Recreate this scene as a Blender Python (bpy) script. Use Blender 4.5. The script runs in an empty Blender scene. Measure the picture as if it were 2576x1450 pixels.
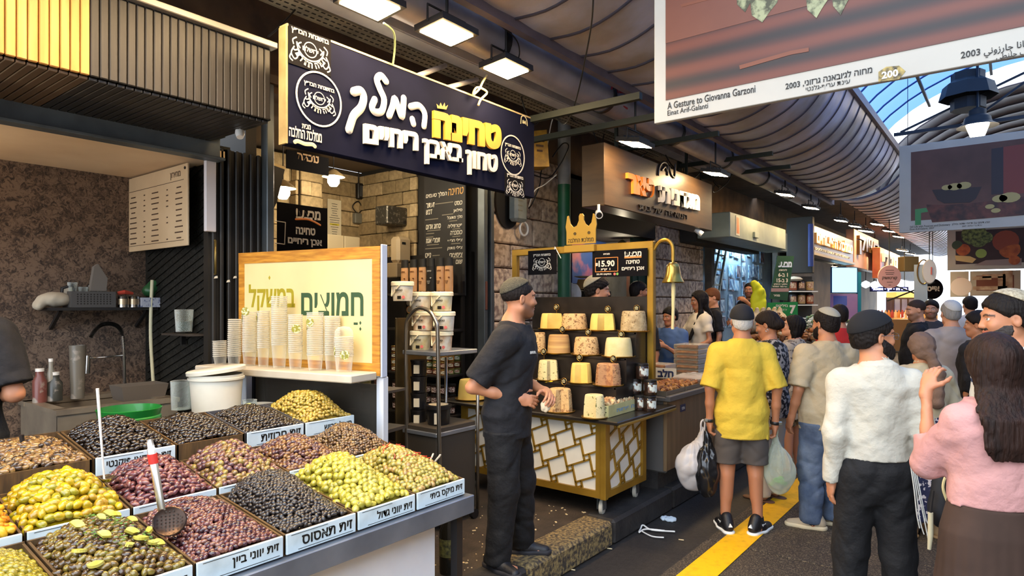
import bpy,math,random,time
import numpy as np
from mathutils import Vector,Matrix,Quaternion
T0=time.time()
rnd=random.Random(7)
sc=bpy.context.scene
COL=sc.collection
PI=math.pi
# ---- camera, world, exposure
FPX=1620.0;YAW=math.radians(37.9);EYE=1.7
Fd=Vector((-math.sin(YAW),math.cos(YAW),0));Rd=Vector((math.cos(YAW),math.sin(YAW),0))
cam=bpy.data.objects.new('camera',bpy.data.cameras.new('camera'));COL.objects.link(cam)
cam.location=(0,0,EYE);cam.rotation_euler=(PI/2,0,YAW)
cam.data.sensor_width=36;cam.data.lens=FPX/2576*36;cam.data.shift_y=40/2576
cam.data.clip_start=0.05;cam.data.clip_end=300
sc.camera=cam
sc.view_settings.view_transform='Standard';sc.view_settings.look='None'
sc.view_settings.gamma=1;sc.view_settings.use_curve_mapping=False
sc.view_settings.exposure=1.22
sc.cycles.transparent_max_bounces=40
W=bpy.data.worlds.new('sky');sc.world=W;W.use_nodes=True
_n=W.node_tree.nodes;_bg=_n['Background']
_bg.inputs[0].default_value=(0.77,0.87,1.0,1);_bg.inputs[1].default_value=2.3
LAMP=75.0
WARM=(1.0,0.70,0.36)
def pX(px,py,X):
 d=Fd+Rd*((px-1288)/FPX)+Vector((0,0,(765-py)/FPX));return Vector((0,0,EYE))+d*(X/d.x)
def pY(px,py,Y):
 d=Fd+Rd*((px-1288)/FPX)+Vector((0,0,(765-py)/FPX));return Vector((0,0,EYE))+d*(Y/d.y)
def pZ(px,py,Z):
 d=Fd+Rd*((px-1288)/FPX)+Vector((0,0,(765-py)/FPX));return Vector((0,0,EYE))+d*((Z-EYE)/d.z)
def pD(px,py,D):
 d=Fd+Rd*((px-1288)/FPX)+Vector((0,0,(765-py)/FPX));return Vector((0,0,EYE))+d*D
# ---- materials
def lin(c):
 if isinstance(c,str):
  c=c.lstrip('#');c=[int(c[i:i+2],16)/255 for i in(0,2,4)]
 return tuple(x/12.92 if x<=0.04045 else((x+0.055)/1.055)**2.4 for x in c)
_M={}
def M(name,col=None,rough=0.6,metal=0.0,col2=None,scale=8.0,bump=0.0,bscale=None,emit=0.0,alpha=None,trans=0.0,attr=None,spec=0.5,stretch=None,detail=4.0,coat=0.0,lo=0.35,hi=0.65,ior=1.45,subsurf=0.0):
 """Procedural Principled material: base colour, optional second colour mixed in by noise, optional bump."""
 if name in _M:return _M[name]
 m=bpy.data.materials.new(name);m.use_nodes=True;_M[name]=m
 nt=m.node_tree;b=nt.nodes['Principled BSDF']
 b.inputs['Roughness'].default_value=rough;b.inputs['Metallic'].default_value=metal
 b.inputs['Specular IOR Level'].default_value=spec;b.inputs['IOR'].default_value=ior
 c1=(*lin(col),1)if col else(0.8,0.8,0.8,1)
 b.inputs['Base Color'].default_value=c1
 tc=None
 def coords():
  nonlocal tc
  if tc is None:
   tc=nt.nodes.new('ShaderNodeTexCoord')
   if stretch:
    mp=nt.nodes.new('ShaderNodeMapping');mp.inputs['Scale'].default_value=stretch
    nt.links.new(tc.outputs['Object'],mp.inputs[0]);tc=mp.outputs[0]
   else:tc=tc.outputs['Object']
  return tc
 src=None
 if attr:
  a=nt.nodes.new('ShaderNodeAttribute');a.attribute_name=attr;src=a.outputs['Color']
 if col2 or attr and scale and col2:
  no=nt.nodes.new('ShaderNodeTexNoise');no.inputs['Scale'].default_value=scale;no.inputs['Detail'].default_value=detail
  nt.links.new(coords(),no.inputs['Vector'])
  mr=nt.nodes.new('ShaderNodeMapRange');mr.inputs[1].default_value=lo;mr.inputs[2].default_value=hi
  nt.links.new(no.outputs['Fac'],mr.inputs[0])
  mx=nt.nodes.new('ShaderNodeMix');mx.data_type='RGBA'
  nt.links.new(mr.outputs[0],mx.inputs[0]);mx.inputs[6].default_value=c1;mx.inputs[7].default_value=(*lin(col2),1)
  if src:nt.links.new(src,mx.inputs[6])
  src=mx.outputs[2]
 if src:nt.links.new(src,b.inputs['Base Color'])
 if bump:
  nb=nt.nodes.new('ShaderNodeTexNoise');nb.inputs['Scale'].default_value=bscale or scale*3;nb.inputs['Detail'].default_value=5
  nt.links.new(coords(),nb.inputs['Vector'])
  bp=nt.nodes.new('ShaderNodeBump');bp.inputs['Strength'].default_value=bump;bp.inputs['Distance'].default_value=0.01 if(bscale or 99)>25 else 0.03
  nt.links.new(nb.outputs['Fac'],bp.inputs['Height']);nt.links.new(bp.outputs[0],b.inputs['Normal'])
 if emit:
  b.inputs['Emission Color'].default_value=c1;b.inputs['Emission Strength'].default_value=emit
  if src:nt.links.new(src,b.inputs['Emission Color'])
 if alpha is not None:b.inputs['Alpha'].default_value=alpha
 if trans:b.inputs['Transmission Weight'].default_value=trans
 if coat:b.inputs['Coat Weight'].default_value=coat
 if subsurf:
  b.inputs['Subsurface Weight'].default_value=subsurf;b.inputs['Subsurface Radius'].default_value=(0.01,0.004,0.002)
 return m
def clear(name,tint,k=0.25,rough=0.1,mul=.75,blend=.35):
 """Thin clear plastic or glass: mostly transparent with a glossy, slightly tinted film."""
 if name in _M:return _M[name]
 m=bpy.data.materials.new(name);m.use_nodes=True;_M[name]=m;nt=m.node_tree
 b=nt.nodes['Principled BSDF'];b.inputs['Base Color'].default_value=(*lin(tint),1);b.inputs['Roughness'].default_value=rough
 t=nt.nodes.new('ShaderNodeBsdfTransparent');t.inputs[0].default_value=(*lin(tint),1)
 fr=nt.nodes.new('ShaderNodeLayerWeight');fr.inputs[0].default_value=blend
 ad=nt.nodes.new('ShaderNodeMath');ad.operation='ADD';ad.use_clamp=True;ad.inputs[1].default_value=k
 nt.links.new(fr.outputs['Facing'],ad.inputs[0])
 ml=nt.nodes.new('ShaderNodeMath');ml.operation='MULTIPLY';ml.inputs[1].default_value=mul;nt.links.new(ad.outputs[0],ml.inputs[0])
 mx=nt.nodes.new('ShaderNodeMixShader');nt.links.new(ml.outputs[0],mx.inputs[0])
 nt.links.new(t.outputs[0],mx.inputs[1]);nt.links.new(b.outputs[0],mx.inputs[2])
 nt.links.new(mx.outputs[0],nt.nodes['Material Output'].inputs[0]);return m
def glow(name,col,s):
 if name in _M:return _M[name]
 m=bpy.data.materials.new(name);m.use_nodes=True;_M[name]=m;nt=m.node_tree
 e=nt.nodes.new('ShaderNodeEmission');e.inputs[0].default_value=(*col,1);e.inputs[1].default_value=s
 nt.links.new(e.outputs[0],nt.nodes['Material Output'].inputs[0]);return m
# ---- mesh building
def V(*a):return Vector(a)
def frame_z(d):
 d=Vector(d).normalized();a=V(0,0,1)if abs(d.z)<0.95 else V(1,0,0)
 x=a.cross(d).normalized();return x,d.cross(x),d
class MB:
 def __init__(s):s.v=[];s.f=[];s.m=[];s.cur=0
 def _add(s,vs,fs):
  o=len(s.v);s.v+=[tuple(x)for x in vs];s.f+=[tuple(i+o for i in f)for f in fs];s.m+=[s.cur]*len(fs);return s
 def box(s,c,d,rz=0.0,mat=None,R=None):
  x,y,z=d[0]/2,d[1]/2,d[2]/2
  vs=[V(a*x,b*y,e*z)for a,b,e in((-1,-1,-1),(1,-1,-1),(1,1,-1),(-1,1,-1),(-1,-1,1),(1,-1,1),(1,1,1),(-1,1,1))]
  if R is None and rz:R=Matrix.Rotation(rz,3,'Z')
  if R is not None:vs=[R@q for q in vs]
  c=Vector(c)
  if mat is not None:s.cur=mat
  return s._add([q+c for q in vs],[(3,2,1,0),(4,5,6,7),(0,1,5,4),(1,2,6,5),(2,3,7,6),(3,0,4,7)])
 def bbox(s,c,d,b=0.004,rz=0.0,R=None):
  """box with chamfered edges"""
  x,y,z=d[0]/2,d[1]/2,d[2]/2;b=min(b,x*.9,y*.9,z*.9)
  if R is None:R=Matrix.Rotation(rz,3,'Z')
  c=Vector(c);idx={};vs=[]
  for sx in(-1,1):
   for sy in(-1,1):
    for sz in(-1,1):
     for k in range(3):
      q=V(sx*(x-(b if k!=0 else 0)),sy*(y-(b if k!=1 else 0)),sz*(z-(b if k!=2 else 0)))
      idx[sx,sy,sz,k]=len(vs);vs.append(R@q+c)
  fs=[]
  for k,(a1,a2)in((0,(1,2)),(1,(2,0)),(2,(0,1))):
   for sg in(-1,1):
    f=[]
    for u,w in((-1,-1),(1,-1),(1,1),(-1,1)):
     t=[0,0,0];t[k]=sg;t[a1]=u;t[a2]=w;f.append(idx[t[0],t[1],t[2],k])
    fs.append(f if sg>0 else f[::-1])
  for k,(a1,a2)in((0,(1,2)),(1,(2,0)),(2,(0,1))):
   for u in(-1,1):
    for w in(-1,1):
     t=[0,0,0];t[a1]=u;t[a2]=w;t0=t[:];t1=t[:];t0[k]=-1;t1[k]=1
     f=[idx[(*t0,a1)],idx[(*t1,a1)],idx[(*t1,a2)],idx[(*t0,a2)]]
     fs.append(f if u*w<0 else f[::-1])
  for sx in(-1,1):
   for sy in(-1,1):
    for sz in(-1,1):
     f=[idx[sx,sy,sz,0],idx[sx,sy,sz,1],idx[sx,sy,sz,2]]
     fs.append(f if sx*sy*sz>0 else f[::-1])
  return s._add(vs,fs)
 def bar(s,p,q,w,h=None,up=(0,0,1)):
  p,q=Vector(p),Vector(q);d=(q-p);L=d.length;d=d/L;h=h or w
  u=Vector(up);x=u.cross(d)
  if x.length<1e-4:x=V(1,0,0).cross(d)
  x.normalize();y=d.cross(x)
  return s.box((p+q)/2,(w,h,L),R=Matrix((x,y,d)).transposed())
 def quad(s,a,b,c,d):return s._add([a,b,c,d],[(0,1,2,3)])
 def tube(s,pts,r,n=8,caps=True,flat=None):
  """tube along pts; r number or list; flat=(normal, k): squash across normal"""
  pts=[Vector(p)for p in pts];N=len(pts);rs=r if isinstance(r,(list,tuple))else[r]*N
  vs=[];xp=None
  for i in range(N):
   d=(pts[min(i+1,N-1)]-pts[max(i-1,0)]);d=d.normalized()if d.length>1e-9 else V(0,0,1)
   if flat is not None:
    x=Vector(flat[0]).normalized();y=d.cross(x).normalized();kx=flat[1]
   else:
    if xp is None:x,y,_=frame_z(d)
    else:
     x=(xp-d*xp.dot(d))
     x=x.normalized()if x.length>1e-6 else frame_z(d)[0]
     y=d.cross(x)
    xp=x;kx=1
   for k in range(n):
    a=2*PI*k/n;vs.append(pts[i]+x*(math.cos(a)*rs[i]*kx)+y*(math.sin(a)*rs[i]))
  fs=[(i*n+k,i*n+(k+1)%n,(i+1)*n+(k+1)%n,(i+1)*n+k)for i in range(N-1)for k in range(n)]
  if caps:fs+=[tuple(range(n))[::-1],tuple((N-1)*n+k for k in range(n))]
  return s._add(vs,fs)
 def lathe(s,prof,c=(0,0,0),n=20,axis=None,sx=1.0,sy=1.0,fn=None):
  """revolve [(r,z)...] about z (or axis); closed where r is 0"""
  c=Vector(c);X,Y,Z=(V(1,0,0),V(0,1,0),V(0,0,1))if axis is None else frame_z(axis)
  vs=[];rows=[]
  for r,z in prof:
   if r<1e-6:rows.append([len(vs)]);vs.append(c+Z*z)
   else:
    row=[]
    for k in range(n):
     a=2*PI*k/n;rr=r*(fn(a,z)if fn else 1)
     row.append(len(vs));vs.append(c+X*(rr*sx*math.cos(a))+Y*(rr*sy*math.sin(a))+Z*z)
    rows.append(row)
  fs=[]
  for A,B in zip(rows,rows[1:]):
   if len(A)==1 and len(B)==1:continue
   for k in range(n):
    k2=(k+1)%n
    if len(A)==1:fs.append((A[0],B[k2],B[k]))
    elif len(B)==1:fs.append((A[k],A[k2],B[0]))
    else:fs.append((A[k],A[k2],B[k2],B[k]))
  return s._add(vs,fs)
 def prism(s,poly,o,ux,uy,th):
  """extrude a 2-D outline (in ux,uy from o) by th along ux x uy, centred"""
  o,ux,uy=Vector(o),Vector(ux).normalized(),Vector(uy).normalized();nrm=ux.cross(uy);n=len(poly)
  a=[o+ux*x+uy*y+nrm*(th/2)for x,y in poly];b=[p-nrm*th for p in a]
  return s._add(a+b,[tuple(range(n)),tuple(range(2*n-1,n-1,-1))]+[(i,i+n,(i+1)%n+n,(i+1)%n)for i in range(n)])
 def build(s,name,mat,parent=None,smooth=False,loc=None,rz=0.0):
  me=bpy.data.meshes.new(name);me.from_pydata(s.v,[],s.f)
  for m in(mat if isinstance(mat,(list,tuple))else[mat]):me.materials.append(m)
  if any(s.m):me.polygons.foreach_set('material_index',s.m)
  if smooth:me.polygons.foreach_set('use_smooth',[True]*len(s.f));smooth_by_angle(me)
  o=bpy.data.objects.new(name,me);COL.objects.link(o)
  if parent:o.parent=parent
  if loc is not None:o.location=loc
  if rz:o.rotation_euler.z=rz
  return o
def smooth_by_angle(me,ang=math.radians(42)):
 n=len(me.polygons)
 if n==0 or n>60000:return
 nor=np.empty(n*3);me.polygons.foreach_get('normal',nor);nor=nor.reshape(-1,3)
 seen={};le=np.empty(len(me.loops),int);me.loops.foreach_get('edge_index',le)
 ls=np.empty(n,int);lt=np.empty(n,int);me.polygons.foreach_get('loop_start',ls);me.polygons.foreach_get('loop_total',lt)
 fo=np.repeat(np.arange(n),lt);order=np.argsort(le,kind='stable');es=le[order];fs=fo[order]
 sharp=np.zeros(len(me.edges),bool)
 same=es[1:]==es[:-1];a,b=fs[:-1][same],fs[1:][same];e=es[1:][same]
 sharp[e]=(nor[a]*nor[b]).sum(1)<math.cos(ang)
 at=me.attributes.new('sharp_edge','BOOLEAN','EDGE');at.data.foreach_set('value',sharp)
def mesh_obj(name,verts,faces,mat,parent=None,smooth=False):
 b=MB();b.v=verts;b.f=faces;b.m=[0]*len(faces);return b.build(name,mat,parent,smooth)
def E(name,loc=(0,0,0),rz=0.0):
 o=bpy.data.objects.new(name,None);COL.objects.link(o);o.location=loc;o.rotation_euler.z=rz;o.empty_display_size=0.1;return o
def tag(o,label,cat,group=None):
 o['label']=label;o['category']=cat
 if group:o['group']=group
 return o
def struct(o):o['kind']='structure';return o
def copy_tree(o,loc=None,rz=None,parent=None):
 c=o.copy();COL.objects.link(c)
 if parent:c.parent=parent
 for ch in list(o.children):copy_tree(ch,parent=c)
 if loc is not None:c.location=loc
 if rz is not None:c.rotation_euler.z=rz
 return c
# ---- lettering
import unicodedata
def bidi(s):
 if not any('\u0590'<=ch<='\u08ff' or '\ufb1d'<=ch<='\ufefc' for ch in s):return s
 out=[];num=''
 cl=[]
 for ch in s:
  if unicodedata.combining(ch)and cl:cl[-1]+=ch
  else:cl.append(ch)
 toks=[]
 for ch in cl:
  if(ch[0].isdigit()or ch in '.,%')and toks and toks[-1][0][0].isdigit():toks[-1].append(ch)
  else:toks.append([ch])
 return ''.join(''.join(t)for t in reversed(toks))
_T={}
def text_mesh(body,bold=0.0,ext=0.0):
 k=(body,bold,ext)
 if k in _T:return _T[k]
 c=bpy.data.curves.new('lettering','FONT');c.body=bidi(body);c.offset=bold;c.extrude=ext;c.resolution_u=2
 c.align_x='CENTER'
 o=bpy.data.objects.new('lettering',c)
 me=o.to_mesh();n=len(me.vertices);co=np.empty(n*3);me.vertices.foreach_get('co',co);co=co.reshape(-1,3)
 fs=[tuple(p.vertices)for p in me.polygons];o.to_mesh_clear();bpy.data.objects.remove(o);bpy.data.curves.remove(c)
 if n:
  lo,hi=co.min(0),co.max(0);co=co-np.array([(lo[0]+hi[0])/2,(lo[1]+hi[1])/2,0]);size=hi-lo
 else:size=np.ones(3)
 _T[k]=(co,fs,size);return _T[k]
def text_into(mb,body,c,ux,uy,w=None,h=None,bold=0.0,depth=0.002,arc=None,slant=0.0):
 """add lettering to a mesh, centred on c, reading along ux with up uy; stands proud along ux x uy"""
 co,fs,size=text_mesh(body,bold,0.5)
 if not len(co):return mb
 if w and h:kx,ky=w/size[0],h/size[1]
 elif w:kx=ky=w/size[0]
 else:kx=ky=h/size[1]
 ux,uy=Vector(ux).normalized(),Vector(uy).normalized();n=ux.cross(uy);c=Vector(c)
 vs=[]
 for x,y,z in co:
  x,y=x*kx+slant*y*ky,y*ky
  if arc:
   a=x/arc;p=c+ux*(math.sin(a)*(arc-y))+uy*(arc-math.cos(a)*(arc-y))
  else:p=c+ux*x+uy*y
  vs.append(p+n*((z+0.5)*depth))
 mb._add(vs,fs);return mb
def text(body,name,parent,c,ux,uy,mat,**k):
 return text_into(MB(),body,c,ux,uy,**k).build(name,mat,parent)
def smoothline(pts,n=6):
 pts=[Vector(p)for p in pts];out=[]
 for i in range(len(pts)-1):
  p0,p1,p2,p3=pts[max(i-1,0)],pts[i],pts[i+1],pts[min(i+2,len(pts)-1)]
  for k in range(n):
   t=k/n;out.append(0.5*((2*p1)+(p2-p0)*t+(2*p0-5*p1+4*p2-p3)*t*t+(3*p1-p0-3*p2+p3)*t**3))
 out.append(pts[-1]);return out
def strokes_into(mb,lines,c,ux,uy,w,h,r,k=0.35,sm=True):
 """hand-drawn strokes in a unit square, drawn as raised rounded lines"""
 c,ux,uy=Vector(c),Vector(ux).normalized(),Vector(uy).normalized();n=ux.cross(uy)
 for ln in lines:
  p=[c+ux*((x-.5)*w)+uy*((y-.5)*h)for x,y in ln]
  if sm and len(p)>2:p=smoothline(p)
  d0=(p[0]-p[1]).normalized();d1=(p[-1]-p[-2]).normalized()
  q=[p[0]+d0*r*.7]+[p[0]+d0*r*.35]+p+[p[-1]+d1*r*.35,p[-1]+d1*r*.7]
  mb.tube(q,[r*.45,r*.85]+[r]*len(p)+[r*.85,r*.45],8,flat=(n,k))
 return mb
# ==== figures: signed-distance bodies
class Grid:
 def __init__(s,lo,hi,h):
  s.lo=np.array(lo,np.float32);s.h=h;s.n=np.maximum(np.ceil((np.array(hi)-s.lo)/h).astype(int)+1,3)
  s.ax=[s.lo[i]+h*np.arange(s.n[i],dtype=np.float32)for i in range(3)]
  s.d=np.full(tuple(s.n),0.08,np.float32)
 def sub(s,lo,hi):
  a=[max(0,int((lo[i]-s.lo[i])/s.h))for i in range(3)];b=[min(s.n[i],int((hi[i]-s.lo[i])/s.h)+2)for i in range(3)]
  if any(b[i]<=a[i]for i in range(3)):return None
  sl=tuple(slice(a[i],b[i])for i in range(3))
  return sl,s.ax[0][sl[0]][:,None,None],s.ax[1][sl[1]][None,:,None],s.ax[2][sl[2]][None,None,:]
def smin(a,b,k):
 if k<=0:return np.minimum(a,b)
 h=np.maximum(k-np.abs(a-b),0)/k;return np.minimum(a,b)-h*h*k*.25
def ev(prims,lo,hi,h):
 g=Grid(lo,hi,h)
 for p in prims:
  op,k,fn,plo,phi=p
  mg=max(k,.0)+.03
  r=g.sub([plo[i]-mg for i in range(3)],[phi[i]+mg for i in range(3)])
  if op=='cut' or op=='and' or op=='disp':r=g.sub(lo,hi)if plo is None else r
  if r is None:continue
  sl,X,Y,Z=r;d=fn(X,Y,Z);cur=g.d[sl]
  if op=='add':g.d[sl]=smin(cur,d,k)
  elif op=='cut':g.d[sl]=-smin(-cur,d,k)
  elif op=='and':g.d[sl]=-smin(-cur,-d,k)
  elif op=='disp':g.d[sl]=cur+d
 return g
BIG=((-9,-9,-9),(9,9,9))
def cap(a,b,ra,rb,k=.03,op='add'):
 a=np.array(a,np.float32);b=np.array(b,np.float32);ab=b-a;L=float(ab@ab)+1e-9;m=max(ra,rb)
 def fn(X,Y,Z):
  x,y,z=X-a[0],Y-a[1],Z-a[2];t=np.clip((x*ab[0]+y*ab[1]+z*ab[2])/L,0,1)
  return np.sqrt((x-t*ab[0])**2+(y-t*ab[1])**2+(z-t*ab[2])**2)-(ra+(rb-ra)*t)
 return(op,k,fn,np.minimum(a,b)-m,np.maximum(a,b)+m)
def capcut(a,b,ra,rb,p,n,k):
 op,k,f1,lo,hi=cap(a,b,ra,rb,k);f2=plane(p,n)[2]
 return(op,k,(lambda X,Y,Z:np.maximum(f1(X,Y,Z),f2(X,Y,Z))),lo,hi)
def ell(c,r,k=.02,op='add',R=None):
 c=np.array(c,np.float32);r=np.array(r,np.float32);m=float(r.max())
 def fn(X,Y,Z):
  x,y,z=X-c[0],Y-c[1],Z-c[2]
  if R is not None:
   x,y,z=(R[0][0]*x+R[1][0]*y+R[2][0]*z,R[0][1]*x+R[1][1]*y+R[2][1]*z,R[0][2]*x+R[1][2]*y+R[2][2]*z)
  q=np.sqrt((x/r[0])**2+(y/r[1])**2+(z/r[2])**2);g=np.sqrt((x/r[0]**2)**2+(y/r[1]**2)**2+(z/r[2]**2)**2)+1e-6
  return q*(q-1)/g
 return(op,k,fn,c-m,c+m)
def loft(rows,k=.03,op='add',pleat=None,sq=2.0):
 """rows of (z, cx, cy, rx, ry): an upright body of changing oval section"""
 A=np.array(sorted(rows),np.float32)
 def fn(X,Y,Z):
  z=Z[0,0,:];I=lambda j:np.interp(z,A[:,0],A[:,j]).astype(np.float32)[None,None,:]
  cx,cy,rx,ry=I(1),I(2),I(3),I(4);x,y=X-cx,Y-cy
  if pleat:
   an=np.arctan2(y/ry,x/rx);f=1+pleat[1]*np.sin(an*pleat[0]+1.3*np.sin(an*3))*np.clip((A[-1,0]-Z)/(A[-1,0]-A[0,0])*1.6,0,1);rx,ry=rx*f,ry*f
  u,w=np.abs(x/rx),np.abs(y/ry);q=(u**sq+w**sq)**(1/sq)
  dd=(q-1)*np.minimum(rx,ry)
  return np.maximum(dd,np.maximum(A[0,0]-Z,Z-A[-1,0]))
 lo=(float((A[:,1]-A[:,3]).min())-.03,float((A[:,2]-A[:,4]).min())-.03,float(A[0,0]));hi=(float((A[:,1]+A[:,3]).max())+.03,float((A[:,2]+A[:,4]).max())+.03,float(A[-1,0]))
 return(op,k,fn,lo,hi)
def plane(p,n,op='and',k=.0):
 """keep the side the normal points away from"""
 p=np.array(p,np.float32);n=np.array(n,np.float32);n=n/np.linalg.norm(n)
 return(op,k,(lambda X,Y,Z:(X-p[0])*n[0]+(Y-p[1])*n[1]+(Z-p[2])*n[2]),*BIG)
def folds(amp,f,seed=0.0,dirs=None):
 def fn(X,Y,Z):
  s=seed
  a=np.abs(np.sin(f*.62*(Z+.45*X-.2*Y)+2.0*np.sin(f*.3*X+s)+1.5*np.sin(f*.27*Y+s*2)))
  b=np.abs(np.sin(f*.55*(.55*Z-X+.5*Y)+1.8*np.sin(f*.33*Z+s*3)))
  w=.55+.45*np.sin(5*X+7*Z+s*2)*np.sin(6*Y-4*Z+s)
  return amp*(1.1-(1.25*np.minimum(a*1.6,1)+.95*np.minimum(b*1.7,1)))*w+amp*.25*np.sin(f*1.6*(X+Y-.4*Z)+s)
 return('disp',0,fn,*BIG)
def strands(amp,f,seed=0.):
 def fn(X,Y,Z):
  an=np.arctan2(Y,X);return amp*(np.sin(an*f+2*np.sin(Z*14+seed)+seed)+.6*np.sin(an*f*2.3+3*np.sin(Z*9)))
 return('disp',0,fn,*BIG)
def curls(amp,f,seed=0.):
 return('disp',0,lambda X,Y,Z:amp*(np.sin(f*X+2*np.sin(f*.7*Y+seed))*np.sin(f*Y+1.5*np.sin(f*.6*Z))+.6*np.sin(f*1.7*Z+2*np.sin(f*X))),*BIG)
def xf(p,R,t):
 """move a primitive by rotation R (3x3 np) and offset t"""
 op,k,fn,lo,hi=p;Ri=R.T;t=np.array(t,np.float32)
 def f2(X,Y,Z):
  X,Y,Z=np.broadcast_arrays(X-t[0],Y-t[1],Z-t[2])
  return fn(Ri[0,0]*X+Ri[0,1]*Y+Ri[0,2]*Z,Ri[1,0]*X+Ri[1,1]*Y+Ri[1,2]*Z,Ri[2,0]*X+Ri[2,1]*Y+Ri[2,2]*Z)
 if lo[0]<=-8:return(op,k,f2,lo,hi)
 c=np.array([[x,y,z]for x in(lo[0],hi[0])for y in(lo[1],hi[1])for z in(lo[2],hi[2])])@R.T+t
 return(op,k,f2,c.min(0),c.max(0))
_C=np.array([[i,j,k]for i in(0,1)for j in(0,1)for k in(0,1)])
_E=[(a,b)for a in range(8)for b in range(a+1,8)if np.abs(_C[a]-_C[b]).sum()==1]
def nets(g):
 d=g.d;inside=d<0;nx,ny,nz=d.shape
 cnt=np.zeros((nx-1,ny-1,nz-1),np.int8)
 for i,j,k in _C:cnt+=inside[i:nx-1+i,j:ny-1+j,k:nz-1+k]
 act=(cnt>0)&(cnt<8);idx=np.argwhere(act)
 if not len(idx):return np.zeros((0,3)),np.zeros((0,4),int)
 vals=np.stack([d[idx[:,0]+c[0],idx[:,1]+c[1],idx[:,2]+c[2]]for c in _C],1)
 acc=np.zeros((len(idx),3));n=np.zeros(len(idx))
 for a,b in _E:
  va,vb=vals[:,a],vals[:,b];m=(va<0)!=(vb<0);t=np.where(m,va/np.where(m,va-vb,1),0)
  acc+=m[:,None]*(_C[a]+t[:,None]*(_C[b]-_C[a]));n+=m
 vert=(idx+acc/n[:,None])*g.h+g.lo
 vid=np.full(act.shape,-1,int);vid[act]=np.arange(len(idx))
 F=[]
 for ax in range(3):
  sl0=[slice(None)]*3;sl1=[slice(None)]*3;sl0[ax]=slice(0,-1);sl1[ax]=slice(1,None)
  A,B=inside[tuple(sl0)],inside[tuple(sl1)];e=np.argwhere(A!=B);o1,o2=(ax+1)%3,(ax+2)%3
  ok=(e[:,o1]>0)&(e[:,o2]>0)&(e[:,o1]<d.shape[o1]-1)&(e[:,o2]<d.shape[o2]-1);e=e[ok]
  if not len(e):continue
  def at(u,w):
   q=e.copy();q[:,o1]-=u;q[:,o2]-=w;return vid[q[:,0],q[:,1],q[:,2]]
  f=np.stack([at(1,1),at(0,1),at(0,0),at(1,0)],1);flip=~A[e[:,0],e[:,1],e[:,2]];f[flip]=f[flip][:,::-1];F.append(f)
 return vert,np.concatenate(F)if F else np.zeros((0,4),int)
def join(parts):
 vs,fs,o=[],[],0
 for v,f in parts:vs.append(v);fs.append(f+o);o+=len(v)
 return np.concatenate(vs),np.concatenate(fs)
def np_mesh(name,v,f,mats,parent,col=None,M4=None):
 me=bpy.data.meshes.new(name);n=len(f)
 me.vertices.add(len(v));me.vertices.foreach_set('co',np.asarray(v,np.float32).ravel())
 me.loops.add(n*4);me.polygons.add(n)
 me.loops.foreach_set('vertex_index',np.asarray(f,np.int32).ravel());me.polygons.foreach_set('loop_start',np.arange(n,dtype=np.int32)*4)
 me.polygons.foreach_set('use_smooth',np.ones(n,bool));me.update(calc_edges=True)
 if col is not None:
  at=me.color_attributes.new('col','FLOAT_COLOR','POINT');c=np.ones((len(v),4),np.float32);c[:,:3]=col;at.data.foreach_set('color',c.ravel())
 for m in(mats if isinstance(mats,list)else[mats]):me.materials.append(m)
 o=bpy.data.objects.new(name,me);COL.objects.link(o);o.parent=parent
 return o
def bounds(prims,pad=.02):
 ps=[p for p in prims if p[0]=='add']
 return np.min([p[3]for p in ps],0)-pad,np.max([p[4]for p in ps],0)+pad
def solid(prims,h,lo=None,hi=None):
 if lo is None:lo,hi=bounds(prims)
 return nets(ev(prims,lo,hi,h))
def rotm(yaw=0,pitch=0,roll=0):
 R=Matrix.Rotation(yaw,3,'Z')@Matrix.Rotation(pitch,3,'X')@Matrix.Rotation(roll,3,'Y');return np.array(R)
def head_prims(fem=False,nose=1.0):
 j=.9 if fem else 1.0
 P=[ell((0,-.014,.034),(.075,.097,.084),.02),ell((0,.022,-.03),(.061*j,.072,.08),.035),ell((0,.058,-.094),(.03*j,.028,.024),.03),cap((-.05*j,.0,-.062),(-.022*j,.055,-.094),.02,.018,.03),cap((.05*j,.0,-.062),(.022*j,.055,-.094),.02,.018,.03),cap((-.03,.078,.021),(.03,.078,.021),.0135,.0135,.018),ell((-.036,.066,-.028),(.022,.02,.02),.02),ell((.036,.066,-.028),(.022,.02,.02),.02),ell((-.031,.094,.003),(.015,.011,.011),.012,'cut'),ell((.031,.094,.003),(.015,.011,.011),.012,'cut'),ell((-.031,.0765,.002),(.0135,.0125,.0115),.002),ell((.031,.0765,.002),(.0135,.0125,.0115),.002),cap((0,.088,.008),(0,.088+.016*nose,-.03),.0075,.0105*nose,.012),ell((-.011,.094,-.033),(.0085,.009,.007),.008),ell((.011,.094,-.033),(.0085,.009,.007),.008),ell((0,.086,-.0565),(.022,.012,.0058),.006),ell((0,.085,-.068),(.019,.012,.0068),.006),ell((0,.1,-.0618),(.022,.012,.0016),.002,'cut')]
 for s in(-1,1):
  R=np.array(Matrix.Rotation(s*.35,3,'Z')@Matrix.Rotation(-.15,3,'X'))
  P+=[ell((s*.077,-.012,-.008),(.008,.019,.031),.006,R=R),ell((s*.086,-.008,-.004),(.007,.010,.016),.004,'cut',R=R)]
 return P
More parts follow.
